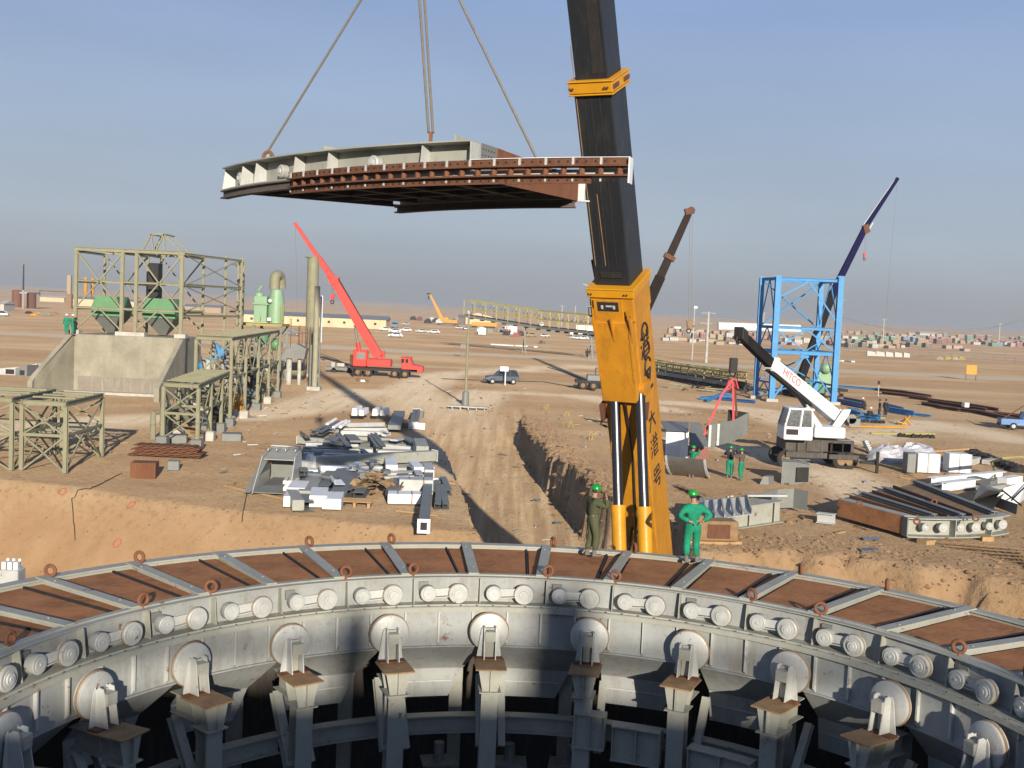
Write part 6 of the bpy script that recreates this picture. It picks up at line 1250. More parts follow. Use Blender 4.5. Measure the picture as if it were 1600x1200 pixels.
hookset(t, pr_(1080, 338), pr_(1077, 512), M['brown'], 1.2, .022)
truck_carrier(t, V(pr_(944, 606).x, YB, 0), 0, 7, M['greyd'], 4, .5, False)
m = MB(); q = pr_(938, 592); m.box(q.x, YB, q.z, 3.2, 2, .9); m.build('superstructure', M['greyd'], t, bevel=.05); m = MB(); q = pr_(931, 575); m.beam(q, q + V(0, 0, -1.6), .1, .1); m.beam(q, q + V(.8, 0, 0), .1, .1); m.build('guard_frame', M['dark'], t)
# dark blue boom crane behind the blue tower
YP = 136.0; t = thing('dark_blue_boom_crane', 'crane with a long thin dark blue boom rising behind the blue tower', 'crane', (P(1250, 625, YP).x, YP, 0)); pr_ = lambda px, py: P(px, py, YP)
boomseg(t, 'boom_base_section', pr_(1238, 625), pr_(1302, 456), .85, 1.0, .8, .85, M['blackm'], side); boomseg(t, 'boom_middle_section', pr_(1302, 456), pr_(1352, 356), .65, .75, .6, .65, M['purple'], side); boomseg(t, 'boom_tip_section', pr_(1352, 356), pr_(1403, 278), .42, .5, .35, .38, M['purple'], side)
m = MB(); q = pr_(1353, 358); m.obox(q, V(.3, 0, .15), side * .4, V(-.15, 0, .5)); m.build('boom_collar', M['rust'], t); m = MB(); m.beam(pr_(1350, 350), pr_(1398, 281), .05, .05); m.beam(pr_(1354, 365), pr_(1364, 348), .12, .12); m.build('jib_brace', M['greyp'], t)
hookset(t, pr_(1353, 364), pr_(1351, 402), M['redsling'], .7, .02); m = MB(); m.tube(pr_(1402, 281), pr_(1384, 500), .016, 5); m.build('auxiliary_rope', M['rope'], t)
truck_carrier(t, V(pr_(1270, 625).x, YP, 0), .2, 8, M['boxred'], 4, .5, False); m = MB(); q = pr_(1262, 604); m.box(q.x, YP, q.z, 3.6, 2.2, 1.4); m.build('superstructure', M['boxgr'], t, bevel=.05); m = MB(); q = pr_(1240, 604); m.box(q.x, YP - 1.2, q.z - .2, 1.8, .5, .5); m.build('engine_hood', M['yellowb'], t)
m = MB(); q = pr_(1290, 592); m.box(q.x, YP + 1, q.z, 1.8, 1.6, 2.0); m.ball(q + V(0, 0, 1.3), .7, 6); m.build('winch_housing', M['greenp'], t)
# white crane with lettering
YW = 68.0; t = thing('white_mobile_crane', 'white mobile crane lowering its boom over the curved steel plates', 'crane', (P(1265, 725, YW).x, YW, 0))
def pw(px, py, Y=YW): return P(px, py, Y)
pv, kk_, hd_ = pw(1304, 650, 69.0), pw(1203, 567, 64.5), pw(1158, 524, 62.5)
sd_ = (kk_ - pv).cross(UZ).normalized() * -1
bs_ = boomseg(t, 'boom_base_section', pv, kk_, .60, .80, .55, .72, M['whitec'], sd_)
boomseg(t, 'boom_inner_section', kk_, hd_, .45, .60, .42, .52, M['blackm'], sd_)
m = MB(); m.obox(hd_, (hd_ - kk_).normalized() * .3, sd_ * .34, V(0, 0, .36)); m.torus(hd_ + V(-.12, 0, -.22), sd_, .2, .09, 14, 6); m.build('boom_head', M['dark'], t, bevel=.05)
d = (kk_ - pv).normalized(); u = sd_.cross(d).normalized(); u = u if u.z > 0 else -u
m = MB(); m.obox(pv.lerp(kk_, .97), d * .12, sd_ * .38, u * .44); m.build('boom_collar', M['whitec'], t, bevel=.02); m = MB(); m.beam(pv.lerp(kk_, .35) - u * .5, kk_ - u * .45, .3, .1); m.build('lower_rail', M['dark'], t)
fc_ = bpy.data.curves.new('lettering', 'FONT'); fc_.body = 'HITCO'; fc_.size = .62; fc_.extrude = .006; fc_.align_x = 'CENTER'; fc_.align_y = 'CENTER'
fo_ = bpy.data.objects.new('tmp', fc_); COL.objects.link(fo_); dg = bpy.context.evaluated_depsgraph_get(); me_ = bpy.data.meshes.new_from_object(fo_.evaluated_get(dg)); bpy.data.objects.remove(fo_)
pal = plain('faded_red_lettering', (.55, .16, .2), .6); me_.materials.clear(); me_.materials.append(pal)
near_n = sd_ if sd_.y < 0 else -sd_
lo_ = bpy.data.objects.new('lettering', me_); COL.objects.link(lo_); xx = -d; yy_ = near_n.cross(xx).normalized()
if yy_.z < 0: yy_ = -yy_
zz_ = xx.cross(yy_)
pc = pv.lerp(kk_, .74) + near_n * .31
lo_.parent = bs_; lo_.matrix_parent_inverse = Matrix.Identity(4)
MXl = Matrix(((xx.x, yy_.x, zz_.x, pc.x), (xx.y, yy_.y, zz_.y, pc.y), (xx.z, yy_.z, zz_.z, pc.z), (0, 0, 0, 1))); lo_.matrix_basis = WM[t].inverted() @ MXl
m = MB(); a_, b_ = pv.lerp(kk_, .60) - u * .42, pw(1288, 679, 67.6); mid_ = a_.lerp(b_, .35); m.tube(mid_, b_, .2, 14); m.build('lift_cylinder', M['whitec'], t, 'auto'); m = MB(); m.tube(a_, mid_, .1, 10); m.build('piston_rod', M['chrome'], t, 'auto')
m = MB(); m.prism([pw(1288, 684, 67.5), pw(1300, 684, 67.5), pw(1326, 650, 68.6), pw(1330, 640, 68.8), pw(1318, 640, 68.6)], V(0, .12, 0)); m.prism([pw(1288, 684, 67.5) + V(0, 1, 0), pw(1300, 684, 67.5) + V(0, 1, 0), pw(1326, 650, 68.6) + V(0, .6, 0), pw(1318, 640, 68.6) + V(0, .6, 0)], V(0, .12, 0)); m.build('pivot_bracket', M['whitec'], t, bevel=.02)
m = MB(); q = pw(1296, 676, 66.8); m.box(q.x, q.y + .8, q.z, 1.85, 1.9, .64); m.build('superstructure', M['whitec'], t, bevel=.05); m = MB(); q = pw(1331, 655, 69); m.lathe(q, (0, 1, 0), [(0, .3), (.9, .3)], 16); m.box(q.x + .2, q.y + .4, q.z - .2, .7, .8, .5); m.build('winch_drum', M['greyd'], t, 'auto')
cx0, cx1 = pw(1223, 690, 66.6).x, pw(1268, 690, 66.6).x; z0, z1 = pw(1240, 681, 66.6).z - .05, pw(1240, 637, 66.6).z
cab = MB(); y0 = 66.4; zb6 = z0 + .62
cab.box((cx0 + cx1) / 2, y0 + .9, z0 + .22, cx1 - cx0, 1.8, .8); cbo = cab.build('operator_cab', M['whitec'], t, bevel=.05)
gw = MB(); gw.add([V(cx0 + .04, y0 + .04, zb6), V(cx1 - .04, y0 + .04, zb6), V(cx1 - .04, y0 + 1.76, zb6), V(cx0 + .04, y0 + 1.76, zb6), V(cx0 + .30, y0 + .12, z1 - .1), V(cx1 - .1, y0 + .12, z1 - .1), V(cx1 - .1, y0 + 1.7, z1 - .1), V(cx0 + .30, y0 + 1.7, z1 - .1)], [(0, 1, 5, 4), (1, 2, 6, 5), (2, 3, 7, 6), (3, 0, 4, 7), (4, 5, 6, 7)]); gw.build('cab_glazing', M['glass'], cbo)
pl_ = MB(); cs = [(cx0 + .04, y0 + .04, cx0 + .3, y0 + .12), (cx1 - .04, y0 + .04, cx1 - .1, y0 + .12), (cx0 + (cx1 - cx0) * .55, y0 + .02, cx0 + (cx1 - cx0) * .62, y0 + .10), (cx0 + .04, y0 + 1.76, cx0 + .3, y0 + 1.7)]
for a1, b1, a2, b2 in cs: pl_.beam((a1, b1, zb6), (a2, b2, z1 - .08), .09, .09)
pl_.box((cx0 + .25 + cx1) / 2, y0 + .9, z1 - .06, cx1 - cx0 - .2, 1.7, .1); pl_.build('cab_pillars', M['whitec'], cbo); gr_ = MB(); gr_.box(cx0 + (cx1 - cx0) * .28, y0 - .01, z0 + .3, (cx1 - cx0) * .42, .03, .34); gr_.build('cab_grille', M['dark'], cbo)
m = MB(); q = pw(1222, 658, 66.3); m.box(q.x - .1, q.y, q.z, .12, .2, .26); m.beam(q, q + V(.3, .1, 0), .04, .04); m.build('mirror', M['dark'], t)
xc_ = pw(1270, 735, YW).x; g_ = Z(xc_, YW)
M['oldsteel'] = paint('dusty_dark_steel', (0.075, 0.068, 0.06), .7, .1, (.2, .16, .12), .8, 2.2, .03, .4)
m = MB(); m.box(xc_ + .2, YW + .7, g_ + 1.35, 4.2, 2.4, .75); m.box(xc_ - .2, YW - .35, g_ + 1.3, .9, .5, .7); m.box(xc_ + 1.4, YW - .3, g_ + 1.28, 1.5, .4, .62); m.build('carrier_body', M['oldsteel'], t, bevel=.05); m = MB(); m.box(xc_ + .2, YW + .6, g_ + 1.74, 4.0, 2.0, .03); m.build('carrier_deck', M['greyd'], t); m = MB(); m.tube((xc_ - .9, YW + .9, g_ + 1.7), (xc_ - .9, YW + .9, g_ + 2.15), .75, 20); m.build('slew_ring', M['dark'], t, 'auto'); m = MB(); m.box(xc_ - .7, YW - .8, g_ + .8, 2.5, .35, .32); m.build('outrigger_beam', M['oldsteel'], t); m = MB(); m.box(xc_ + 1.6, YW - .75, g_ + .75, 1.8, .3, .28); m.build('outrigger_beam', M['oldsteel'], t)
for i in range(5): m = MB(); m.tube((xc_ - 1.2 + .7 * i, YW - .5, g_ + .95), (xc_ - 1.2 + .7 * i, YW - .5, g_ + 1.6), .05 + .03 * (i % 2), 8); m.build('side_pipe', M['dark'], t)
for x in (-1.9, 1.5, 2.0):
    for s in (-1, 1): a_, b_ = MB(), MB(); wheel(a_, b_, V(xc_ + x, YW + .5 + 1.1 * s, g_ + .5), V(0, s, 0), .5, .35); w__ = a_.build('wheel', M['rubber'], t, 'auto'); b_.build('rim', M['brown'], w__, 'auto')
q = pw(1344, 722, 66.2); m = MB(); m.box((q.x + xc_ + 2.4) / 2, 66.6, q.z, q.x - xc_ - 2.4, .22, .22); m.build('outrigger_arm', M['greyd'], t); q = pw(1370, 735, 66.2); m = MB(); m.beam(pw(1344, 722, 66.4), pw(1368, 724, 66.4), .18, .18); m.tube((q.x, q.y, Z(q.x, q.y)), (q.x, q.y, pw(1370, 706, 66.2).z), .1, 8); m.build('outrigger_jack', M['dark'], t)
hb_ = pw(1146, 578, 62.4); hookset(t, hd_ + V(-.15, 0, -.25), hb_, M['dark'], .75, .03)
m = MB(); m.obox(hb_ + V(0, .1, .25), V(.22, 0, 0), V(0, .14, 0), V(0, 0, .42)); m.build('sheave_block', M['dark'], t, bevel=.04)
# the hanging plate and its red straps
hp_ = [P(1107, 664, 61.0), P(1120, 662, 61.3), P(1132, 660, 61.9), P(1146, 657, 62.5), P(1158, 651, 63.0), P(1170, 645, 63.4)]
t2 = thing('curved_steel_plate', 'grey curved plate hanging on red straps above two workers', 'curved plate', (hp_[2].x, hp_[2].y, 0))
z_t = 3.05 - .0; 
rows = [[V(p.x, p.y, p.z + .02) for p in hp_], [V(p.x, p.y, p.z - 1.22) for p in hp_]]
m = MB(); m.sheet(rows, (0, .05, 0)); m.build('plate_face', M['greyd'], t2); m = MB()
for p in (hp_[0], hp_[1]): m.box(p.x + .1, p.y - .03, p.z - .6, .14, .05, 1.2)
m.build('edge_flange', M['greyp'], t2); m = MB(); a_ = hp_[-1]; m.prism([V(a_.x, a_.y, a_.z), V(a_.x - 1.1, a_.y + .5, a_.z + .1), V(a_.x - 1.1, a_.y + .5, a_.z - .7), V(a_.x, a_.y, a_.z - 1.2)], V(.02, .04, 0)); m.build('back_plate', M['dark'], t2)
hk_ = hb_ + V(-.02, 0, -.55)
for a_, b_, lab in ((hk_, P(1100, 680, 61.2), 'left slanting red strap from the small hook down to the grey box'), (hk_ + V(0, 0, -.1), P(1146, 657, 62.5), 'left upright red strap holding the hanging curved plate'), (hk_ + V(.08, 0, -.1), P(1151, 650, 63.2), 'darker right strap holding the hanging curved plate')):
    m = MB(); mid_ = a_.lerp(b_, .3) + V(-.12 if 'slant' in lab else .02, 0, .1); m.beam(a_, mid_, .12, .03, (0, 1, 0)); m.beam(mid_, b_, .12, .03, (0, 1, 0)); tag(m.build('lifting_strap', M['redsling'] if 'darker' not in lab else M['rust'], None), lab, 'strap', 'straps under the white crane')
m = MB(); m.path([hk_ + V(-.35, 0, -.55), hk_ + V(-.2, 0, -.1), hk_ + V(.15, 0, .1), hk_ + V(.35, 0, -.5), hk_ + V(.1, 0, -.3), hk_ + V(-.3, 0, -.6)], .05, 6); tag(m.build('bunched_strap', M['redsling'], None), 'bunched red strap looped over the hook of the white crane', 'strap')
# ---------------------------------------------------------------- blue steel tower
YT = 125.0
def pt(px, py, Y=YT): return P(px, py, Y)
fl_, fr2, bl2, br3 = pt(1205, 626), pt(1302, 628, 124.0), pt(1180, 622, 129), pt(1273, 612, 131)
t = thing('blue_steel_tower', 'bright sky blue braced steel tower standing behind the white crane', 'steel tower', (fl_.x, fl_.y, 0)); corners = []
for q, px_t, py_t, w_ in ((fl_, 1211, 430, .62), (fr2, 1306, 431, .60), (bl2, 1187, 432, .5), (br3, 1276, 435, .52)):
    zt3 = pt(px_t, py_t, q.y).z; m = MB(); m.ibeam((q.x, q.y, .25), (q.x, q.y, zt3), w_, w_, .04, (0, 1, 0)); m.build('column', M['blue'], t); m = MB(); m.box(q.x, q.y, .15, 1.3, 1.1, .35); m.build('concrete_foot', M['conc2'], t); corners.append(V(q.x, q.y, zt3))
zA, zB, zC = pt(1255, 437).z, pt(1255, 513).z, pt(1255, 551).z; zD = pt(1255, 600).z
def cb2(i, j, za, zb7, w_=.22, nm='cross_beam'): a_, b_ = corners[i], corners[j]; m = MB(); m.ibeam((a_.x, a_.y, za), (b_.x, b_.y, zb7), w_ * .8, w_, .03); m.build(nm, M['blue'], t)
for za in (zA, zB, zC):
    for i, j in ((0, 1), (1, 3), (3, 2), (2, 0)): cb2(i, j, za, za, .46 if za == zC else .34)
def br4(i, j, u0, z0, u1, z1, w_=.16): a_, b_ = corners[i], corners[j]; p, q = a_.lerp(b_, u0), a_.lerp(b_, u1); m = MB(); m.beam((p.x, p.y, z0), (q.x, q.y, z1), w_, w_); m.build('diagonal_brace', M['blue'], t)
br4(0, 1, 0, zB - .2, .5, zC + .2, .12); br4(0, 1, 1, zB - .2, .5, zC + .2, .12); br4(2, 3, 0, zB, 1, zA, .14); br4(2, 3, 0, zA, 1, zB, .14); br4(2, 3, 0, zC, 1, zD, .14); br4(2, 3, 1, zC, 0, zD, .14); br4(2, 3, 0, .4, 1, zD, .14)
br4(0, 1, 0, pt(1210, 466).z, .5, zA - .2); br4(0, 1, .5, zA - .2, .02, zA - .05, .07); br4(0, 1, .5, zA - .2, 1, zB + .6); br4(0, 1, 0, zC + .2, .5, zB - .1, .15); br4(0, 1, .5, zB - .1, 1, zC + .1); br4(0, 1, 0.03, .4, .5, zC - .3, .2); br4(0, 1, .5, zC - .3, 1, .5, .12); br4(0, 1, 0, zC - .1, .3, zD - .3, .08)
for i, j in ((2, 0), (3, 1)):
    for za, zb7 in ((zA, zB), (zB, zC), (zC, zD), (zD, .4)): br4(i, j, 0, zb7, .5, za, .1); br4(i, j, 1, zb7, .5, za, .1)
    cb2(i, j, zD, zD, .2)
for k_ in (.5,): a_ = corners[0].lerp(corners[1], k_); m = MB(); m.box(a_.x, a_.y, zC - .3, .9, .06, .5); m.box(a_.x, a_.y, zB - .1, 1.2, .06, .3); m.box(a_.x, a_.y, zA - .15, .9, .06, .3); m.build('gusset_plates', M['blue'], t)
# blue steel pieces on the ground
def piece(name, lab, a, b, w_, h_, m_, h=.25, grp=None, cat='steel beam', kind='i'):
    pa, pb_ = gl(a[0], a[1], h), gl(b[0], b[1], h); mb = MB(); STN[0] += 1; o = .0013 * (STN[0] % 9); pa.z += o; pb_.z += o
    (mb.ibeam if kind == 'i' else mb.beam)(pa, pb_, w_, h_, *(() if kind != 'i' else (.03,))); ob = mb.build(name, M[m_], None); tag(ob, lab, cat, grp); return ob
gB = 'blue steel members lying on the ground'
for a, b, w_, h_, mm, lab in (((1094, 622), (1145, 618), .4, .3, 'blue', 'blue beam left of the tower, behind the straps'), ((1105, 626), (1135, 612), .3, .3, 'blue', 'blue strut crossing the beam left of the tower'), ((1120, 622), (1180, 628), .35, .3, 'bluep', 'dark blue member left of the tower foot'),
 ((1305, 625), (1350, 634), .5, .5, 'bluep', 'dark blue column beside the right foot of the tower'), ((1318, 622), (1352, 628), .4, .3, 'greyd', 'dark beam behind the dark blue column at the tower'), ((1328, 640), (1345, 646), .7, .35, 'blue', 'short thick blue drum like piece right of the tower'), ((1350, 648), (1376, 652), .6, .4, 'blue', 'blue frame piece under the crouching worker'),
 ((1386, 639), (1428, 646), .55, .5, 'blue', 'long bright blue beam pointing right of the workers'), ((1388, 633), (1412, 639), .3, .3, 'bluep', 'dark blue strut behind the bright blue beam'), ((1428, 647), (1455, 650), .3, .2, 'blue', 'thin blue end of the long bright beam'), ((1310, 603), (1372, 608), .5, .25, 'blue', 'pale blue beam lying behind the tower workers'), ((1345, 652), (1372, 656), .4, .4, 'blue', 'nearest blue piece below the workers')): piece('blue_beam', lab, a, b, w_, h_, mm, h_ / 2 + .05, gB)
for i, (a, b) in enumerate((((1372, 608), (1412, 612)), ((1378, 613), (1450, 621)), ((1410, 612), (1455, 619)), ((1420, 620), (1512, 632)), ((1450, 626), (1540, 640)), ((1470, 636), (1600, 652)), ((1500, 630), (1560, 640)), ((1520, 641), (1590, 656)), ((1555, 645), (1600, 650)), ((1440, 630), (1500, 640)))):
    piece('rusty_beam', order(i + 1) + ' rusty beam in the long rusty row, counted from the left end', a, b, 1.4 if i in (0, 1) else .7, .3, 'rusto' if i % 2 else 'rust', .2, 'rusty beams in the long row on the right')
piece('rusty_beam', 'red beam end beside the right foot of the blue tower', (1304, 616), (1318, 618), .5, .4, 'boxred', .3); piece('pale_pipe', 'small white barrel on the rusty row', (1506, 632), (1511, 633), .5, .5, 'whitec', .5, None, 'barrel', 'b')
gY = 'yellow timbers and bars on the soil'
for a, b, mm, lab in (((1335, 653), (1382, 653), 'ygreen', 'yellow bar farthest back behind the pit with boards'), ((1328, 666), (1418, 668), 'yellowb', 'long yellow bar in front of the orange stand'), ((1360, 677), (1460, 678), 'ygreen', 'nearest long yellow bar with a dark block at its right'), ((1450, 706), (1520, 701), 'wood', 'yellow plank right of the wrapped bundles'), ((1405, 662), (1425, 652), 'wood', 'slanting orange plank beside the orange stand'), ((1300, 655), (1330, 662), 'wood', 'orange plank behind the white crane')): piece('timber_bar', lab, a, b, .2, .14, mm, .12, gY, 'timber', 'b')
q = gl(1408, 664); t = thing('orange_stand', 'small orange folded stand in the sand right of the white crane', 'stand', tuple(q)); m = MB(); m.beam(q, q + V(.8, .2, .9), .25, .1); m.beam(q + V(1.0, .2, 0), q + V(.3, 0, .7), .15, .1); m.beam(q + V(-.4, 0, .3), q + V(.5, 0, .1), .2, .1); m.build('stand_legs', M['yellowb'], t)
for px, py, w_, lab in ((1356, 660, 3.0, 'dark spoil strip behind the long yellow bar'), (1432, 684, 2.6, 'dark block row beside the nearest yellow bar')):
    q = gl(px, py); m = MB()
    for i in range(9): m.ball(q + V(-w_ / 2 + w_ * i / 8, jk.uniform(-.2, .2), .1), jk.uniform(.15, .28), 3)
    tag(m.build('spoil_heap', M['dark'], None), lab, 'spoil heap')
q = gl(1372, 620); t = thing('marker_post', 'thin pale marker post with a dark top behind the workers', 'post', tuple(q)); m = MB(); m.tube(q, q + UZ * 1.6, .06, 6); m.build('post', M['greyp'], t); m = MB(); m.box(q.x, q.y, q.z + 1.8, .25, .25, .45); m.build('post_top', M['dark'], t)
# conveyor gallery, raised far part and the part on the ground
def gallery(name, lab, pts, hgt, wid, n, legs=()):
    t = thing(name, lab, 'conveyor gallery', (pts[0].x, pts[0].y, 0)); side2 = (pts[-1] - pts[0]).cross(UZ).normalized() * wid
    for s in (0, 1):
        for zz, w_, nm, mm in ((0, .5, 'bottom_chord', 'greyd'), (hgt * .5, .16, 'middle_rail', 'ygreen'), (hgt, .26, 'top_chord', 'ygreen')):
            m = MB()
            for a_, b_ in zip(pts[:-1], pts[1:]): m.beam(a_ + side2 * s + UZ * zz, b_ + side2 * s + UZ * zz, .25, w_)
            m.build(nm, M[mm], t)
    L_ = [(a_ - b_).length for a_, b_ in zip(pts[:-1], pts[1:])]; tot = sum(L_)
    def at(u_):
        d_ = u_ * tot
        for (a_, b_), l_ in zip(zip(pts[:-1], pts[1:]), L_):
            if d_ <= l_ + 1e-6: return a_.lerp(b_, d_ / l_)
            d_ -= l_
        return pts[-1]
    for i in range(n + 1):
        p = at(i / n); m = MB()
        for s in (0, 1): m.beam(p + side2 * s + UZ * .2, p + side2 * s + UZ * hgt, .16, .16, (0, 1, 0))
        m.beam(p + UZ * hgt, p + side2 + UZ * hgt, .14, .14)
        if i < n: q = at((i + .5) / n); m.beam(p + UZ * hgt, q + UZ * hgt * .5, .08, .08); m.beam(q + UZ * hgt * .5, at((i + 1) / n) + UZ * hgt, .08, .08)
        m.build('upright_frame', M['ygreen'], t); m = MB(); m.box(p.x, p.y, p.z - .45, .9, 1.6, .5); m.build('roller_bracket', M['dark'], t)
    m = MB()
    for a_, b_ in zip(pts[:-1], pts[1:]): m.beam(a_ + side2 * .5 + UZ * .3, b_ + side2 * .5 + UZ * .3, .12, wid * .9, side2) 
    m.build('belt_deck', M['dark'], t)
    for u_, zb8 in legs:
        p = at(u_); m = MB()
        for s in (0, 1): m.beam(p + side2 * s + V(s * 1.2 - .6, 0, 0), V((p + side2 * s).x + s * 2.4 - 1.2, (p + side2 * s).y, 0), .25, .25)
        m.beam(V(p.x - .9, p.y, p.z * .5), V(p.x + .9 + side2.x, p.y + side2.y, p.z * .5), .15, .15); m.build('trestle_leg', M['greyd'], t)
gp = [P(737, 494, 250), P(852, 512, 238), P(945, 522, 222)]
gallery('conveyor_gallery', 'long yellow conveyor gallery climbing to the left over the far car lot', gp, 3.6, 2.4, 13, ((.40, 0), (.93, 0)))
gp = [GG(985, 578) + UZ * .9, GG(1045, 591) + UZ * .8, GG(1165, 611) + UZ * .8]
gallery('conveyor_gallery', 'yellow conveyor gallery lying on the ground left of the blue tower', gp, 1.5, 2.2, 18)
for i, (px, py) in enumerate(((1060, 608), (1085, 611), (1110, 613), (1140, 612), (1160, 606), (1172, 616))):
    q = gl(px, py); m = MB()
    for j in range(6): m.beam(q + V(jk.uniform(-1.6, 1.6), jk.uniform(-.6, .6), .1 + .1 * j), q + V(jk.uniform(-1.6, 1.6), jk.uniform(-.6, .6), .2 + .1 * j), .14, .12)
    tag(m.build('steel_scrap_pile', M['dark' if i % 2 else 'olive'], None), order(i + 1) + ' small heap of dark steel scrap along the ground gallery, from the left', 'scrap', 'scrap heaps by the ground gallery')
# lamp post on a slab
q = GG(727, 632); t = thing('lamp_post', 'tall leaning pale pole standing on a broken concrete slab by the dirt road', 'pole', tuple(q)); tp3 = P(733, 490, q.y)
m = MB(); m.tube(q + UZ * .7, V(q.x, q.y, tp3.z), .13, 12, .09); m.build('pole_shaft', M['olive'], t, 'auto'); m = MB(); m.lathe(q, (0, 0, 1), [(0, .35), (.1, .35), (1.25, .3), (1.3, .15)], 12); m.build('pole_base', M['greyd'], t); m = MB(); m.tube(V(q.x, q.y, tp3.z), V(q.x - .1, q.y, tp3.z + .25), .1, 8); m.build('pole_cap', M['greyp'], t)
q = GG(732, 638); t = thing('concrete_slab', 'broken ribbed concrete slab at the foot of the tall pole', 'slab', tuple(q)); m = MB(); m.box(q.x, q.y, q.z + .32, 3.6, .9, .1, -.1); m.build('slab_top', M['conc2'], t); 
for i in range(5): m = MB(); m.box(q.x - 1.4 + i * .72, q.y, q.z + .12, .1, .8, .3, -.1); m.build('slab_rib', M['conc2'], t)
q = GG(789, 602); t = thing('white_sign_board', 'small white sign board on a thin post in front of the dark off-road car', 'sign', tuple(q)); tp4 = P(787, 577, q.y); m = MB(); m.tube(q, V(q.x, q.y, tp4.z + .2), .07, 8); m.build('sign_post', M['whitec'], t); m = MB(); m.box(q.x - .15, q.y - .08, tp4.z + .05, .98, .04, .55); m.build('sign_panel', M['whitec'], t)
q = GG(723, 558); t = thing('grey_sign', 'small grey sign plate on thin legs left of the tall pole', 'sign', tuple(q)); m = MB(); m.box(q.x, q.y, q.z + 2.0, 1.0, .06, .8); m.build('sign_panel', M['greyd'], t); m = MB(); m.tube(q + V(-.4, .05, 0), q + V(-.4, .05, 1.7), .04, 5); m.tube(q + V(.4, .05, 0), q + V(.4, .05, 1.7), .04, 5); m.build('sign_legs', M['greyd'], t)
q = GG(1517, 594); t = thing('yellow_sign', 'square yellow sign on thin legs at the road on the right', 'sign', tuple(q)); m = MB(); m.box(q.x, q.y, q.z + 1.9, 1.9, .08, 1.7); m.build('sign_panel', M['yellowb'], t); m = MB(); m.tube(q + V(-.9, .1, 0), q + V(-.9, .1, 1.9), .05, 5); m.tube(q + V(.9, .1, 0), q + V(.9, .1, 1.9), .05, 5); m.build('sign_legs', M['dark'], t)
q = GG(1049, 572); t = thing('small_signboard', 'little red and white sign on a post right of the yellow boom', 'sign', tuple(q)); m = MB(); m.tube(q, q + UZ * 1.2, .05, 5); m.build('sign_post', M['greyp'], t); m = MB(); m.box(q.x, q.y, q.z + 1.35, .6, .05, .6); m.build('sign_panel', M['boxred'], t)
drape('cable_and_shadow_line', 'overhead wire shadow laid as a black line from the pole past the dark car', [(690, 592), (770, 595), (850, 597), (890, 604), (935, 612)], .07)  # wire shadow drawn as a thin black tube on the soil
drape('cable_and_shadow_line', 'black line slanting over the ground behind the dark car', [(856, 574), (890, 584), (920, 597), (945, 601)], .09)  # thin black tube following a dark line on the ground
# utility poles and wires
poles = [(1081, 480, 563, 'pole with a lamp head just right of the yellow boom'), (1103, 487, 567, 'thick pale pole with two cross arms right of the yellow boom'), (1192, 488, 520, 'thin far pole behind the blue tower, left side'), (1311, 468, 560, 'pole with cross arms just right of the blue tower'), (1379, 498, 538, 'second pole right of the blue tower'), (1560, 505, 540, 'rightmost pole above the container yard'), (877, 477, 510, 'far pole left in the group of three above the gallery'), (898, 478, 505, 'middle far pole of the three above the gallery'), (919, 478, 510, 'right far pole of the three above the gallery')]
for px, pa, pb2, lab in poles:
    q = GG(px, pb2) if pb2 > 530 or px < 1000 else GG(px, pb2); q = G(px - (pb2 - pa) * .0 , pb2, 0); q = gz(q); zz = P(px + (pb2 - pa) * .02, pa, q.y).z; r = .16 if px != 1103 else .3; r = max(r, q.y * .0006); t = thing('utility_pole', lab, 'pole', tuple(q), 0, 'poles on the plain')
    m = MB(); m.tube(q, V(q.x, q.y, zz), r, 8, r * .75); m.build('shaft', M['conc2'], t)
    if px not in (1081, 898): m = MB(); m.beam((q.x - r * 5, q.y, zz - r), (q.x + r * 5, q.y, zz - r), r, r); m.build('cross_arm', M['greyd'], t)
    if px in (1103, 1311): m = MB(); zz2 = zz - 1.3 * q.y / 200 * 1.6; m.beam((q.x - r * 6, q.y, zz2), (q.x + r * 3, q.y, zz2), r, r); m.build('lower_arm', M['greyd'], t)
    if px == 1081: m = MB(); m.box(q.x + .2, q.y, zz, .7, .5, .5); m.build('lamp_head', M['whitec'], t)
wi = MB(); a_, b_ = P(1103, 489, 190), P(1311, 504, 330)
def wire(lab, a_, b_, sag, r): m = MB(); m.path([a_.lerp(b_, i / 14) - UZ * sag * 4 * (i / 14) * (1 - i / 14) for i in range(15)], r, 4); tag(m.build('overhead_wire', M['greyd'], None), lab, 'wire', 'overhead wires')
wire('overhead wire crossing behind the blue tower', P(1105, 489, 190), P(1309, 506, 240), 1, .03); wire('overhead wire from the pole beside the blue tower to the far right', P(1311, 494, 240), P(1620, 488, 330), 5, .05); wire('lower overhead wire over the container yard', P(1311, 500, 240), P(1620, 496, 330), 3, .04)
# ---------------------------------------------------------------- right side steel in the yard
q = GG(1098, 735)
def quadbox(name, lab, cat, q, w_, d_, h_, rz, mm, grp=None, bev=.02):
    t = None; m = MB(); m.box(q.x, q.y, q.z + h_ / 2, w_, d_, h_, rz); return tag(m.build(name, M[mm], None, bevel=bev), lab, cat, grp)
t = thing('big_duct_box', 'grey topped box with white and red faces behind the shiny curved trough', 'box', (P(1085, 710, 70).x, 71, 0)); YD = 70.0
xa_, xm_, xb_ = P(1040, 700, YD).x, P(1075, 700, YD).x, P(1106, 700, YD).x; zt5, zw, zb9 = P(1085, 660, YD + 3).z, P(1075, 675, YD).z, .1
m = MB(); m.box((xa_ + xm_) / 2, YD + .03, (zw + .0) / 2 + .0, xm_ - xa_, .06, zw); 
for x in (xm_ - .55, xm_ - 1.1): m.box(x, YD - .02, zw / 2, .05, .05, zw * .9)
m.box(xm_ - .8, YD - .02, zw * .45, .6, .05, .05); m.build('white_front', M['whitec'], t)
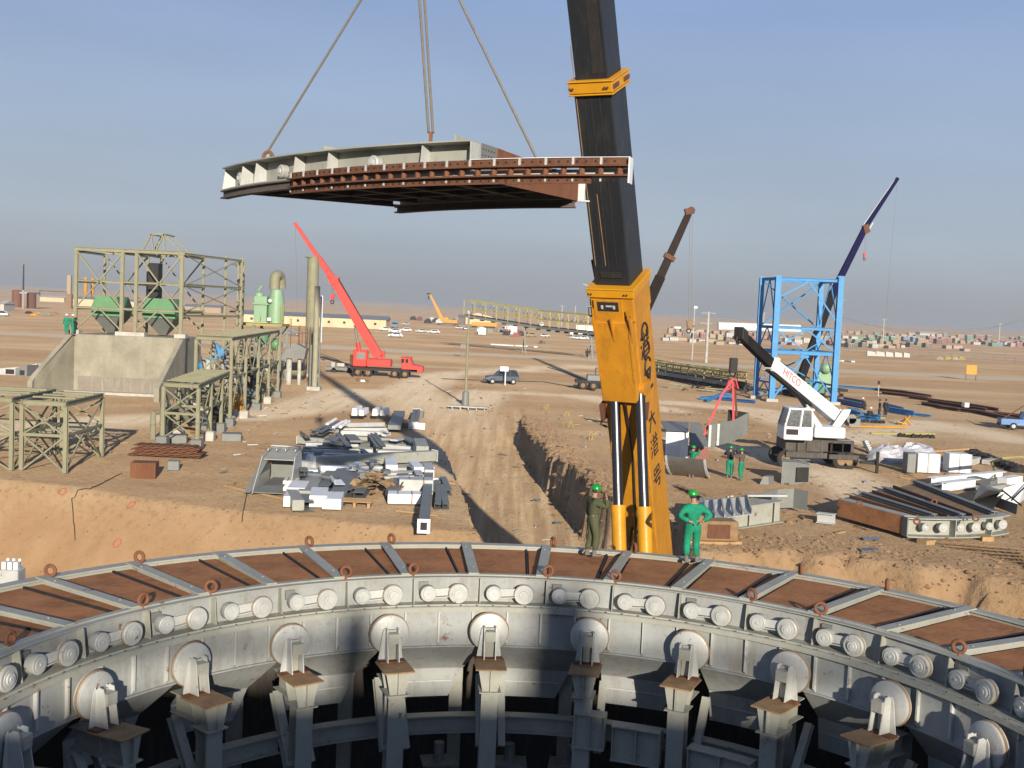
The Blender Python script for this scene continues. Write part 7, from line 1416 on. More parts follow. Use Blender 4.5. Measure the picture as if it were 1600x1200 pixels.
m = MB(); m.sheet([[V(xa_, YD, zw), V(xm_ - .05, YD, zw)], [V(xa_, YD + 3.2, zt5), V(xm_ + .5, YD + 3.2, zt5)]], (0, 0, -.05)); m.build('grey_top', M['greyd'], t); m = MB(); m.sheet([[V(xm_ + .08, YD + .1, zw - .9), V(xb_ + .1, YD + .1, zw - .9)], [V(xm_ + .55, YD + 3.2, zt5), V(xb_, YD + 3.2, zt5)]], (0, 0, -.05)); m.build('grey_side_top', M['greyd'], t)
m = MB(); m.box((xm_ + xb_) / 2 + .05, YD + .5, (zw - .95) / 2, xb_ - xm_, .8, zw - .96); m.build('red_front', M['boxred'], t)
# shiny curved trough
def trough(name, lab, c0, c1, rad, a0, a1, mm, parts=(), n=10, grp=None, th=.03):
    d = (c1 - c0).normalized(); e = UZ; g_ = e.cross(d).normalized(); rows = []
    for i in range(n + 1):
        a = a0 + (a1 - a0) * i / n; o = g_ * math.cos(a) * rad + UZ * (math.sin(a) * rad); rows.append([c0 + o, c0.lerp(c1, .5) + o, c1 + o])
    t = thing(name, lab, 'trough', tuple((c0 + c1) / 2), 0, grp); m = MB(); m.sheet(rows, g_ * .001 + UZ * -th); m.build('curved_sheet', M[mm], t, 'auto'); return t, rows
shiny = paint('bare_rolled_steel', (0.34, 0.335, 0.32), 0.32, 0.75, (0.25, 0.18, 0.12), 0.6, 1.2, 0.0, 0.25); M['shiny'] = shiny
c0, c1 = V(P(1060, 705, 62).x, 62.5, 1.95), V(P(1120, 705, 61).x, 61.5, 1.95)
t, rows = trough('curved_trough', 'shiny bare steel curved trough behind the worker in green', c0, c1, 2.0, R(200), R(285), 'shiny')
m = MB(); 
for k_ in (0, -1):
    rr_ = [r_[k_] for r_ in rows]; 
    for a_, b_ in zip(rr_[:-1], rr_[1:]): m.beam(a_, b_, .12, .1)
m.build('edge_rib', M['greyp'], t)
# timber scatter
for i in range(11):
    a_ = gl(1060 + i * 5 + jk.uniform(-6, 6), 757 + i * 2.0, .12 + .02 * i); b_ = gl(1092 + i * 4.5, 770 + i * 1.6, .12 + .02 * i); m = MB(); m.beam(a_, b_, .13, .07); tag(m.build('timber_plank', M['wood'], None), order(i + 1) + ' plank from the left in the loose timber heap beside the standing man', 'plank', 'loose planks beside the standing man')
# grey ribbed trough and flanged beam in the middle right
fa, fb = gl(1128, 828, .5), gl(1210, 815, .5); t = thing('ribbed_trough', 'grey ribbed curved plate with a long flanged beam right of the man in green', 'ribbed plate', tuple((fa + fb) / 2))
m = MB(); m.ibeam(gl(1120, 812, .45), gl(1218, 798, .6), .5, .95, .03); m.build('flanged_beam', M['grey'], t)
m = MB(); a_, b_, c_, d_ = gl(1100, 782, 1.15), gl(1167, 776, 1.25), gl(1175, 803, 1.0), gl(1103, 813, .9); m.sheet([[a_, a_.lerp(b_, .5), b_], [a_.lerp(d_, .5) + UZ * -.1, a_.lerp(c_, .5) + UZ * -.1, b_.lerp(c_, .5) + UZ * -.1], [d_, d_.lerp(c_, .5), c_]], (0, 0, -.03)); m.build('curved_plate', M['greyp'], t)
for i in range(6): u_ = i / 5; m = MB(); m.beam(a_.lerp(b_, u_) + UZ * .04, d_.lerp(c_, u_) + UZ * .04, .05, .18); m.build('plate_rib', M['grey'], t)
for i in range(3): m = MB(); u_ = .1 + .4 * i; q = gl(1120, 812, .45).lerp(gl(1218, 798, .6), u_); m.box(q.x, q.y, q.z, .03, .46, .88); m.build('web_stiffener', M['grey'], t)
c_ = MB(); c_.beam(gl(1103, 790, .5), gl(1103, 825, .5), .6, .7); c_.build('end_frame', M['grey'], t)
t = thing('curved_rim_piece', 'dark curved rim piece with a pale top edge lying behind the ribbed plate', 'rim piece', tuple(gl(1215, 788)))
pts = [gl(1168, 792, .6), gl(1190, 782, .6), gl(1215, 776, .6), gl(1240, 775, .6), gl(1262, 779, .6)]; m = MB(); m.sheet([[p + UZ * .35 for p in pts], [p - UZ * .55 for p in pts]], (0, .04, 0)); m.build('rim_wall', M['greyd'], t)
m = MB(); m.beam(gl(1166, 774, .95), gl(1228, 774, .95), .3, .08); m.build('top_edge', M['greyp'], t)
q = gl(1244, 757); t = thing('open_steel_box', 'dark open steel box tipped in front of the white crane outrigger', 'steel box', tuple(q)); m = MB(); m.sheet([[q + V(-.9, -.3, 1.25), q + V(.0, 0, 1.2), q + V(.75, .3, 1.05)], [q + V(-.9, -.3, 0), q + V(0, 0, 0), q + V(.75, .2, .1)]], (0, .04, 0)); m.sheet([[q + V(-.9, -.3, 1.25), q + V(.75, .3, 1.05)], [q + V(-.6, 1, 1.3), q + V(.9, 1.2, 1.1)]], (0, 0, -.04)); m.build('box_sides', M['greyd'], t); m = MB(); m.box(q.x + .3, q.y + .0, q.z + .55, .75, .05, .8, .3); m.build('box_mouth', M['dark'], t)
q = gl(1194, 757); m = MB(); m.prism([q + V(-.25, 0, 0), q + V(.25, 0, 0), q + V(.2, 0, .42), q + V(-.05, 0, .45)], V(.4, .5, 0)); tag(m.build('small_steel_block', M['greyd'], None), 'small grey steel block alone on the soil left of the open steel box', 'steel block')
q = gl(1293, 812); t = thing('steel_clamp_block', 'short pale flanged block lying left of the ground deck segment', 'steel block', tuple(q)); m = MB(); m.ibeam(gl(1277, 808, .25), gl(1305, 811, .25), .4, .45, .04); m.build('block', M['greyp'], t)
q = gl(1103, 848); t = thing('rusty_gearbox', 'brown rusty machine block on timbers beside the legs of the man in green', 'machine block', tuple(q)); q = q + UZ * .55
m = MB(); m.box(q.x + .3, q.y, q.z, 1.7, .9, .8, .1); m.box(q.x - .5, q.y, q.z + .1, .5, 1.0, 1.0, .1); m.build('block_body', M['brown'], t, bevel=.05); m = MB(); m.box(q.x + .4, q.y - .46, q.z, .9, .04, .55, .1); m.build('cover_plate', M['rust'], t); m = MB(); m.beam((q.x - .8, q.y - .2, q.z - .5), (q.x + 1.4, q.y, q.z - .5), .15, .14); m.build('timber_bearer', M['wood'], t)
# deck segment lying on the ground at the right
sg = thing('ground_deck_segment', 'rust brown deck segment with a row of small rollers lying flat on the right', 'deck segment', tuple(gl(1450, 820)))
hh = .78; z0g = .18
L0, L1 = gl(1418, 838, z0g), gl(1577, 832, z0g); K0, K1 = gl(1308, 806, z0g), gl(1440, 772, z0g)
nA = [L0.lerp(L1, i / 8) + (L0 - K0).normalized() * (.55 * 4 * (i / 8) * (1 - i / 8)) for i in range(9)]; kA = [K0.lerp(K1, i / 8) for i in range(9)]
L0 = nA[0]
dep = (kA[4] - nA[4]).normalized(); 
m = MB()
for z_, th_ in ((0, .05), (hh, .05)): m.sheet([[p + UZ * z_ for p in nA], [p + dep * .55 + UZ * z_ for p in nA]], (0, 0, -th_))
m.sheet([[p + dep * .5 + UZ * hh for p in nA], [p + dep * .5 for p in nA]], tuple(dep * .03)); m.build('roller_girder', M['grey'], sg)
for i, u_ in enumerate((.13, .27, .42, .57, .72, .90)):
    j = min(7, int(u_ * 8)); p = nA[j].lerp(nA[j + 1], u_ * 8 - j) + UZ * hh * .5; m = MB(); big_ = i % 2; m.lathe(p + dep * .05, -dep, [(-.3, .15), (0, .17 + .04 * big_), (.02, .15 + .04 * big_)], 20); rr_ = m.build('roller' if big_ else 'bearing_housing', M['wheelface'], sg, 'auto'); m = MB(); m.lathe(p + dep * .03, -dep, [(0, .09), (.02, .07), (.03, .02)], 14); m.build('roller_hub', M['greyp'], rr_)
for i in (0, 3, 6): m = MB(); m.prism([nA[i] + dep * .05, nA[i] + dep * .5, nA[i] + dep * .5 + UZ * (hh - .05), nA[i] + dep * .05 + UZ * (hh - .05)], tuple((nA[i + 1] - nA[i]).normalized() * .03)); m.build('stiffener', M['greyp'], sg)
m = MB(); m.sheet([[p + UZ * (hh - .12) + dep * .5 for p in nA], [p + UZ * (hh - .12) for p in kA]], (0, 0, -.04)); m.build('deck_plate', M['brown'], sg)
m = MB(); lp, kp = nA[0] + dep * .35, kA[0]; m.prism([lp, kp, kp + UZ * hh, lp + UZ * hh], tuple((nA[1] - nA[0]).normalized() * .04)); m.build('rust_side_girder', M['rustp'], sg); m = MB(); m.sheet([[lp + UZ * (hh + .03), kp + UZ * (hh + .03)], [lp + (nA[1] - nA[0]).normalized() * .5 + UZ * (hh + .03), kp + (nA[1] - nA[0]).normalized() * .5 + UZ * (hh + .03)]], (0, 0, -.03)); m.build('side_flange', M['grey'], sg)
m = MB(); m.prism([nA[0] - dep * .02, nA[0] + dep * .4, nA[0] + dep * .4 + UZ * hh, nA[0] - dep * .02 + UZ * hh], tuple((nA[0] - nA[1]).normalized() * .05)); m.build('corner_plate', M['greyd'], sg)
for i in (2, 4, 7): m = MB(); m.ibeam(nA[i] + dep * .6 + UZ * (hh + .03), kA[i] + UZ * (hh + .03), .28, .14, .03); m.build('radial_beam', M['greyd'], sg)
for i in (1, 3, 5): m = MB(); m.beam(nA[i] + dep * .7 + UZ * (hh - .03), kA[i] + UZ * (hh - .03), .08, .14); m.build('seam_rib', M['rust'], sg)
for px, py in ((1343, 783), (1433, 810), (1525, 805), (1460, 780)): q = gl(px, py); m = MB(); q = P(px, py, q.y - 1.0) if False else G(px, py, hh + .45); m.torus(q - UZ * .12, (.3, 1, 0), .11, .04, 16, 8); m.build('lifting_eye', M['rusto'], sg, True)
for a, b, lab in (((1530, 841), (1548, 841), 'orange timber block under the right of the ground deck segment'), ((1440, 847), (1455, 846), 'timber block under the corner of the ground deck segment')): piece('timber_block', lab, a, b, .5, .2, 'wood', .1, None, 'timber', 'b')
# rebar mat over the cut bank
rbq = thing('rebar_mat', 'brown rusty reinforcing mat of crossing bars lying on the bank at the right', 'rebar mat', tuple(gl(1550, 880)))
ca_, cb_2, cc_, cd_ = gl(1470, 850, .12), gl(1600, 862, .12), gl(1640, 905, .12), gl(1512, 905, .12)
m = MB()
for i in range(12): u_ = i / 11; m.tube(ca_.lerp(cb_2, u_) + UZ * .03, cd_.lerp(cc_, u_) + UZ * .03, .03, 5)
tag(m.build('long_bars', M['brown'], rbq), kind='stuff'); m = MB()
for i in range(9): u_ = i / 8; m.tube(ca_.lerp(cd_, u_) + UZ * .09, cb_2.lerp(cc_, u_) + UZ * .09, .03, 5)
tag(m.build('cross_bars', M['brown'], rbq), kind='stuff')
for i, (px, py, lab) in enumerate(((1360, 845, 'upper blue grey rag on the soil above the bank at the right'), (1357, 862, 'lower blue grey rag on the soil above the bank at the right'), (838, 784, 'blue rag on the dirt road beside the trench wall, upper'), (873, 820, 'blue rag on the dirt road beside the trench wall, lower'))):
    q = gl(px, py) if px > 1000 else None
    if q is None:
        for yy in np.arange(40, 80, .2):
            q = P(px, py, float(yy))
            if q.z <= Z(q.x, q.y): break
        q = gz(q)
    m = MB(); s_ = .35 if px > 1000 else .25
    m.sheet([[q + V(x * s_, y * s_, .06 + jk.uniform(-.03, .08)) for x in (-1, -.3, .4, 1)] for y in (-.7, 0, .7)], (0, 0, .015)); tag(m.build('cloth_rag', plain('blue_grey_rag', (.12, .17, .22), .9), None), lab, 'rag')
# wrapped bundles, ladder, white boxes
def lump(name, lab, q, sx_, sy_, sz_, mm, cat, grp=None, n=14):
    vs = []; fs = []; m_ = 8
    for i in range(m_ + 1):
        for j in range(n): a, b_ = math.pi / 2 * i / m_, 2 * math.pi * j / n; k_ = 1 + jk.uniform(-.16, .16); vs.append(q + V(math.cos(a) * math.cos(b_) * sx_ * k_, math.cos(a) * math.sin(b_) * sy_ * k_, math.sin(a) * sz_ * k_ + .0))
    for i in range(m_):
        for j in range(n): fs.append((i * n + j, i * n + (j + 1) % n, (i + 1) * n + (j + 1) % n, (i + 1) * n + j))
    fs.append(tuple(range(n - 1, -1, -1))); mb = MB(); mb.add(vs, fs); return tag(mb.build(name, M[mm], None), lab, cat, grp)
lump('wrapped_bundle', 'left plastic wrapped bundle right of the white crane', gl(1388, 722), 1.35, .8, 1.1, 'plastic', 'bundle', 'plastic wrapped bundles')
lump('wrapped_bundle', 'right plastic wrapped bundle right of the white crane', gl(1428, 714), 1.5, .8, .9, 'plastic', 'bundle', 'plastic wrapped bundles')
lump('wrapped_bundle', 'low plastic wrapped bundle between the two larger ones', gl(1410, 722), .9, .6, .5, 'plastic', 'bundle', 'plastic wrapped bundles')
q0, q1 = gl(1362, 710, 0), gl(1352, 690, .6); t = thing('toothed_strip', 'dark toothed steel strip leaning left of the wrapped bundles', 'steel strip', tuple(q0)); m = MB(); m.beam(q0, q1, .4, .12)
m.build('strip', M['greyd'], t); m = MB()
for i in range(6): p = q0.lerp(q1, (i + .5) / 6); m.box(p.x, p.y - .1, p.z + .1, .25, .12, .12)
m.build('teeth', M['greyp'], t)
for i, (px, w_, lab) in enumerate(((1450, 2.35, 'left white ribbed box in the right yard'), (1499, 2.35, 'right white ribbed box in the right yard'), (1424, .8, 'dark box beside the left white ribbed box'))):
    q = gl(px, 740); t = thing('ribbed_box' if i < 2 else 'dark_box', lab, 'box', tuple(q)); h_ = 1.15; k_ = q.y / FPX; w_ = (35 if i < 2 else 13) * k_; m = MB(); m.box(q.x, q.y + .5, q.z + h_ / 2 + .05, w_, 1.0, h_, -.05); m.build('box_shell', M['whitec' if i < 2 else 'greyd'], t, bevel=.02)
    if i < 2:
        m = MB()
        for u_ in (-.5, -.02, .02, .5): m.box(q.x + w_ * u_ * .98, q.y - .03, q.z + h_ / 2 + .05, .05, .06, h_, -.05)
        m.build('box_ribs', M['greyp'], t)
gW = 'white steel pieces at the right edge'
for a, b, w_, h_, mm, lab, kd in (((1455, 752), (1566, 742), .5, .45, 'whitec', 'long white channel in front of the ribbed boxes', 'i'), ((1472, 760), (1524, 754), .6, .45, 'whitec', 'shorter white channel in front of the long one', 'i'), ((1520, 748), (1552, 756), .6, .3, 'greyd', 'dark grey sheet lying between the white channels', 'b'), ((1566, 752), (1590, 748), .6, .4, 'whitec', 'bright white piece right of the long channel', 'b'), ((1525, 766), (1572, 760), .4, .3, 'grey', 'grey beam right of the shorter white channel', 'i'),
 ((1462, 728), (1480, 725), .5, .3, 'greyp', 'small pale block left in the back row of blocks', 'b'), ((1487, 722), (1496, 712), .5, .5, 'conc2', 'pale square block left of the dark trench', 'b'), ((1515, 722), (1526, 718), .5, .4, 'conc2', 'second pale block at the dark trench', 'b'), ((1540, 722), (1556, 719), .5, .3, 'conc2', 'third pale block at the dark trench', 'b')): piece('white_steel_piece' if 'block' not in lab else 'concrete_block', lab, a, b, w_, h_, mm, h_ / 2 + .06, gW if 'block' not in lab else 'pale blocks at the dark trench', 'steel piece' if 'block' not in lab else 'block', kd)
# dark trench: a heap of dark soil
for i in range(9):
    lump('spoil_heap', order(i + 1) + ' dark soil lump from the left along the trench at the right', gl(1520 + i * 9, 712 + i * 3.2), .62, .45, .45, 'dark', 'spoil heap', 'dark soil lumps along the right trench', 9)
q = gl(1566, 780); t = thing('folded_steel_chute', 'dark and pale folded steel chute with sharp corners at the right edge', 'chute', tuple(q))
a_, b_, c_, d_, e_ = gl(1520, 782, .1), gl(1548, 800, .1), gl(1572, 768, .9), gl(1532, 756, .9), gl(1545, 765, 1.6)
m = MB(); m.prism([a_, b_, c_, e_, d_], (.02, .06, .0)); m.build('dark_side', M['dark'] if False else M['greyd'], t); f_, g_, h_ = gl(1598, 790, .2), gl(1606, 748, 1.0), gl(1572, 768, .9)
m = MB(); m.prism([gl(1558, 776, .6), gl(1590, 788, .2), gl(1612, 772, .8), gl(1604, 752, 1.2), gl(1570, 762, 1.1)], (.03, .05, 0)); m.build('pale_side', M['whitec'], t); m = MB(); m.prism([gl(1550, 790, .1), gl(1588, 804, .1), gl(1590, 788, .55), gl(1556, 776, .6)], (.03, .05, 0)); m.build('grey_box_side', M['greyd'], t)
m = MB(); m.beam(gl(1566, 766, 1.1), gl(1596, 790, .5), .06, .06); m.beam(gl(1606, 756, 1.2), gl(1580, 782, .5), .06, .06); m.build('welded_ribs', M['dark'], t)
m = MB(); m.path([gl(1556, 752, .2), gl(1552, 728, .6), gl(1548, 722, 1.3), gl(1566, 716, 1.7), gl(1592, 714, 1.7), gl(1640, 716, 1.7)], .07, 6); tag(m.build('bent_yellow_pipe', M['ygreen'], None), 'bent yellow pipe frame over the dark trench at the right edge', 'pipe')
# white valve box on the left of the ring
q = P(18, 905, 24.0); t = thing('valve_box', 'small pale box with white knobs just outside the ring at the left edge', 'valve box', (q.x, q.y, -3.2)); zz = P(18, 888, 24).z; m = MB(); m.box(q.x, q.y, (zz - 3.2) / 2, .45, .4, zz + 3.2); m.build('box_body', M['greyp'], t, bevel=.02); m = MB()
for dx_ in (-.13, 0, .13): m.box(q.x + dx_, q.y - .05, zz + .08, .09, .12, .16); m.tube((q.x + dx_, q.y + .1, zz), (q.x + dx_, q.y + .1, zz + .2), .03, 8)
m.build('white_knobs', M['whitec'], t)
# ---------------------------------------------------------------- far buildings and yards
def bld(name, lab, px0, px1, pyb, h_, dep_, mm, roof, cat='building', win=0, gable=False, rz=0, doors=0):
    a_, b_ = GG(px0, pyb), GG(px1, pyb + (px1 - px0) * .0433); w_ = b_.x - a_.x; c = V((a_.x + b_.x) / 2, a_.y + dep_ / 2, 0); t = thing(name, lab, cat, (c.x, c.y, 0))
    m = MB(); m.box(c.x, c.y, h_ / 2, w_, dep_, h_); m.build('wall', M[mm], t)
    if gable: m = MB(); y0_, y1_ = a_.y - .4, a_.y + dep_ + .4; m.prism([V(a_.x - .4, y0_, h_), V(b_.x + .4, y0_, h_), V(c.x, y0_, h_ + gable)], V(0, y1_ - y0_, 0)); m.build('roof', M[roof], t)
    else: m = MB(); m.prism([V(a_.x - .5, a_.y - .6, h_ + .02), V(a_.x - .5, a_.y + dep_ + .5, h_ + .02), V(a_.x - .5, a_.y + dep_ * .5, h_ + 1.4)], V(w_ + 1, 0, 0)); m.build('roof', M[roof], t)
    for i in range(win): x = a_.x + w_ * (i + .7) / (win + .4); m = MB(); m.box(x, a_.y - .03, h_ * .55, .9, .1, .8); f_ = m.build('window', M['glass'], t); m = MB(); m.box(x, a_.y - .1, h_ * .55 - .5, 1.2, .12, .1); m.build('sill', M['conc2'], f_)
    for i in range(doors): x = a_.x + w_ * (.5 + .3 * i); m = MB(); m.box(x, a_.y - .04, 1.05, 1.2, .1, 2.1); m.build('door', M['boxbl'], t)
    return t
bld('long_office_building', 'long low cream building with a grey sheet roof behind the red crane', 376, 603, 505, 3.6, 12, 'cream', 'roofgrey', 'building', 9, doors=2)
bld('cream_shed', 'cream shed with a pitched roof under the high end of the conveyor gallery', 722, 771, 506, 4.6, 16, 'cream', 'cream', 'shed', 0, 2.6)
bld('cream_shed', 'dark fronted lean-to at the left side of the cream shed', 716, 726, 507, 4.4, 10, 'boxbr', 'roofgrey', 'shed')
q = GG(755, 512); t = thing('yellow_tanker_frame', 'long low yellow machine body parked before the cream shed', 'machine', tuple(q)); m = MB(); m.prism([q + V(-6, 0, .8), q + V(7, 0, .8), q + V(7, 0, 2.0), q + V(4, 0, 2.8), q + V(-6, 0, 2.6)], V(0, 2.4, 0)); m.beam(q + V(5, 1, 2.5), q + V(14, 1, 3.8), .6, .6); m.build('machine_body', M['yellowb'], t); m = MB(); m.box(q.x, q.y + 1, q.z + .45, 12, 1.8, .8); m.build('running_gear', M['dark'], t)
for px0, px1, py, h_, mm, rf, lab in ((112, 146, 478, 5, 'cream', 'roofgrey', 'cream building seen through the left bay of the steel frame'), (195, 212, 481, 4.5, 'cream', 'roofgrey', 'cream building seen between the two green hoppers'), (288, 345, 487, 3.5, 'boxtan', 'roofgrey', 'low tan building right of the steel frame'), (62, 100, 471, 4, 'cream', 'boxwh', 'pale low buildings left of the steel frame'), (0, 6, 486, 3, 'boxwh', 'boxwh', 'white hut at the far left edge')): bld('distant_building', lab, px0, px1, py, h_, 10, mm, rf)
def ftank(lab, px, py_t, py_b, wpx, mm): q = GG(px, py_b); k_ = q.y / FPX; m = MB(); h_ = (py_b - py_t) * k_; m.lathe(q, (0, 0, 1), [(0, wpx * k_ / 2), (h_, wpx * k_ / 2), (h_ + .3, wpx * k_ * .3)], 20); return tag(m.build('storage_tank', M[mm], None, None, 'auto') if False else m.build('storage_tank', M[mm], None, 'auto'), lab, 'tank')
ftank('left one of two rusty tanks on the far left horizon', 26, 454, 480, 14, 'rusto'); ftank('right rusty tank on the far left horizon, under a pale sheet', 49, 458, 482, 14, 'rust')
q = GG(48, 481); k_ = q.y / FPX; m = MB(); m.box(q.x, q.y - 1, P(48, 458, q.y).z, 22 * k_, 8, .8); tag(m.build('pale_blue_canopy', M['tarp'], None), 'pale blue flat canopy over the right rusty tank', 'canopy')
q = GG(36, 482); k_ = q.y / FPX; zt6 = P(36, 413, q.y).z; t = thing('far_chimney', 'thin dark chimney with a red and white foot on the far left', 'chimney', tuple(q)); m = MB(); m.tube(V(q.x, q.y, zt6 * .42), V(q.x, q.y, zt6), 1.5 * k_, 8, 1.0 * k_); m.build('shaft', M['dark'], t); m = MB(); m.tube(q, V(q.x, q.y, zt6 * .42), 1.6 * k_, 8); m.build('painted_foot', M['boxpk'], t)
q = GG(108, 482); k_ = q.y / FPX; t = thing('tan_tower', 'slim tan tower left of the olive steel frame', 'tower', tuple(q)); m = MB(); m.box(q.x, q.y, P(108, 430, q.y).z / 2, 6 * k_, 6 * k_, P(108, 430, q.y).z); m.build('tower_shaft', M['boxtan'], t); m = MB(); m.box(q.x, q.y, 4, 9 * k_, 7 * k_, 8); m.build('tower_foot', M['brown'], t)
for i, (px, py_t, py_b) in enumerate(((133, 432, 478), (144, 434, 478))):
    q = GG(px, py_b); k_ = q.y / FPX; t = thing('batching_silo', ('left', 'right')[i] + ' orange silo seen through the left bay of the steel frame', 'silo', tuple(q), 0, 'orange silos'); zt7 = P(px, py_t, q.y).z; m = MB(); m.lathe((q.x, q.y, zt7 * .35), (0, 0, 1), [(0, 1.2 * k_), (zt7 * .15, 3 * k_), (zt7 * .6, 3 * k_), (zt7 * .65, 1 * k_)], 14); m.build('silo_body', M['yellowb'], t, 'auto'); m = MB(); m.box(q.x, q.y, zt7 * .17, 3 * k_, 2 * k_, zt7 * .34); m.build('silo_frame', M['greyd'], t)
q = GG(80, 470); k_ = q.y / FPX; t = thing('portal_frame', 'thin dark portal frame on the far left horizon', 'frame', tuple(q)); m = MB(); x0_, x1_, zz = P(62, 470, q.y).x, P(104, 470, q.y).x, P(80, 455, q.y).z; m.beam((x0_, q.y, zz), (x1_, q.y, zz), .6, .6); m.build('top_beam', M['dark'], t)
for x in (x0_, x1_): m = MB(); m.beam((x, q.y, 0), (x, q.y, zz), .6, .6, (0, 1, 0)); m.build('leg', M['dark'], t)
# yellow green spoil near the left
for i, (px, py, s_, mm) in enumerate(((60, 492, 2.2, 'wood'), (72, 493, 2.6, 'olive'), (52, 494, 2.0, 'yellowb'), (84, 491, 1.8, 'brown'), (45, 490, 1.6, 'dark'))): lump('rubble_heap', order(i + 1) + ' heap of coloured rubble in the far left field, counted by size of pile', GG(px, py), s_, 1.0, .9, mm, 'rubble', None, 9)
# container yard
CN = {'boxred': 'red', 'boxor': 'orange', 'boxgr': 'green', 'boxbl': 'blue', 'boxwh': 'white', 'boxtan': 'tan', 'boxbr': 'dark brown', 'boxpk': 'pink', 'boxdk': 'dark red'}
rows_ = [('row at the fence', 547, [(1484, 'boxpk', 1.3), (1498, 'boxpk', 1.3), (1512, 'boxpk', 1.3)]),
 ('long right row', 538, [(1519, 'boxdk', 1), (1528, 'boxor', 1), (1537, 'boxred', 1), (1545, 'boxbr', 1), (1554, 'boxgr', 1), (1562, 'boxbl', 1), (1570, 'boxor', 1), (1578, 'boxtan', 1), (1586, 'boxpk', 1), (1594, 'boxred', 1), (1602, 'boxbr', 1)]),
 ('middle row', 533, [(1398, 'boxgr', 1.2), (1408, 'boxor', 1), (1416, 'boxbl', 1), (1424, 'boxpk', 1), (1432, 'boxbl', 1), (1440, 'boxor', 1), (1448, 'boxor', 1), (1456, 'boxred', 1), (1466, 'boxdk', 1.1), (1476, 'boxdk', 1)]),
 ('tan row right of the tower', 541, [(1313, 'boxbr', 1), (1321, 'boxtan', 1), (1330, 'boxbr', 1.2), (1340, 'boxbr', 1), (1350, 'boxbr', 1), (1360, 'boxtan', 1), (1368, 'boxwh', .9), (1377, 'boxtan', 1.1), (1386, 'boxwh', .9), (1395, 'boxtan', 1), (1404, 'boxor', .6), (1411, 'boxwh', .5)]),
 ('row behind the tan row', 530, [(1322, 'boxwh', 1.2), (1334, 'boxwh', 1.4), (1348, 'boxgr', 1.2), (1362, 'boxgr', 1), (1374, 'boxbr', 1), (1384, 'boxgr', 1.2), (1396, 'boxwh', 1.1)]),
 ('farthest right row', 528, [(1450, 'boxwh', 1.6), (1464, 'boxwh', 1.4), (1476, 'boxbl', .8), (1500, 'boxbr', 1.2), (1514, 'boxgr', 1), (1530, 'boxred', 1.3), (1546, 'boxbr', 1.1), (1566, 'boxgr', 1.2), (1584, 'boxred', 1.2), (1598, 'boxbr', 1.1)]),
 ('upper row behind the tower', 524, [(1062, 'boxor', .8), (1072, 'boxtan', 1), (1083, 'boxor', .9), (1094, 'boxtan', .9), (1106, 'boxred', .8), (1116, 'boxtan', 1), (1128, 'boxor', .9), (1142, 'boxwh', 1.8), (1160, 'boxbr', 1), (1172, 'boxtan', .9), (1194, 'boxor', 1), (1208, 'boxwh', 1), (1222, 'boxtan', 1.1), (1236, 'boxred', .8), (1248, 'boxtan', 1.2), (1262, 'boxwh', 1), (1276, 'boxbr', 1), (1288, 'boxtan', 1)]),
 ('low row left of the tower', 533, [(1040, 'boxwh', 1.1), (1054, 'boxwh', 1.2), (1068, 'boxtan', 1.2), (1082, 'boxwh', 1), (1096, 'boxwh', 1.2), (1112, 'boxtan', 1.2), (1126, 'boxtan', 1.4), (1144, 'boxwh', 1.2), (1158, 'boxwh', 1.2), (1226, 'boxpk', 1.3), (1244, 'boxpk', 1.3)])]
for rn, py, x0, x1, n_, f_ in (('hut row behind the tower', 527, 1045, 1300, 20, .8), ('hut row left of the tower', 521, 1048, 1180, 14, .7), ('far hut row on the right', 524, 1318, 1500, 18, .8), ('hut row at the right edge', 534, 1455, 1606, 16, .9), ('low hut row by the tan row', 536, 1316, 1450, 12, .7)):
    rows_.append((rn, py, [(x0 + (x1 - x0) * i / (n_ - 1), jk.choice(['boxbr', 'boxtan', 'boxwh', 'boxor', 'boxbr', 'boxred', 'boxgr', 'boxdk', 'boxtan']), f_ * jk.uniform(.8, 1.5)) for i in range(n_)]))
for rn, py, items in rows_:
    for i, (px, mm, sc) in enumerate(items):
        jy = 0 if 'front' in rn else jk.uniform(-2.6, 2.2); q = G(px + (jk.uniform(-1.5, 1.5) if jy else 0), py + jy + (px - items[0][0]) * .0433, 0); q.z = 0; k_ = q.y / FPX; w_ = 8.4 * k_ * sc * (jk.uniform(.8, 1.35) if jy else 1); h_ = (8.0 if 'front' not in rn else 16) * k_ * (jk.uniform(.5, 1.0) if jy else .9)
        if 'low row' in rn: h_ *= .75
        lab = CN[mm] + ' container, ' + order(i + 1) + ' from the left in the ' + rn; t = thing('shipping_container', lab, 'container', (q.x, q.y, 0), 0, 'containers and huts in the far yard'); dd = 5.5
        m = MB(); m.box(q.x, q.y + dd / 2, h_ / 2, w_, dd, h_); m.build('container_shell', M[mm], t)
        m = MB(); 
        for u_ in (-.25, 0, .25): m.box(q.x + w_ * u_, q.y - .04, h_ / 2, w_ * .03, .1, h_ * .9)
        m.box(q.x, q.y - .04, h_ * .97, w_, .12, h_ * .06); m.build('door_bars', M['boxwh' if mm != 'boxwh' else 'greyd'], t)
q = GG(1160, 514); m = MB(); a_, b_ = P(1122, 510, 560), P(1250, 514, 560); m.lathe(a_, (b_ - a_).normalized(), [(0, 2.2), (.3, 2.2), ((b_ - a_).length, 2.2)], 16); tag(m.build('long_white_pipe', M['whitec'], None, 'auto'), 'long white horizontal tube on the far yard behind the blue tower', 'pipe')
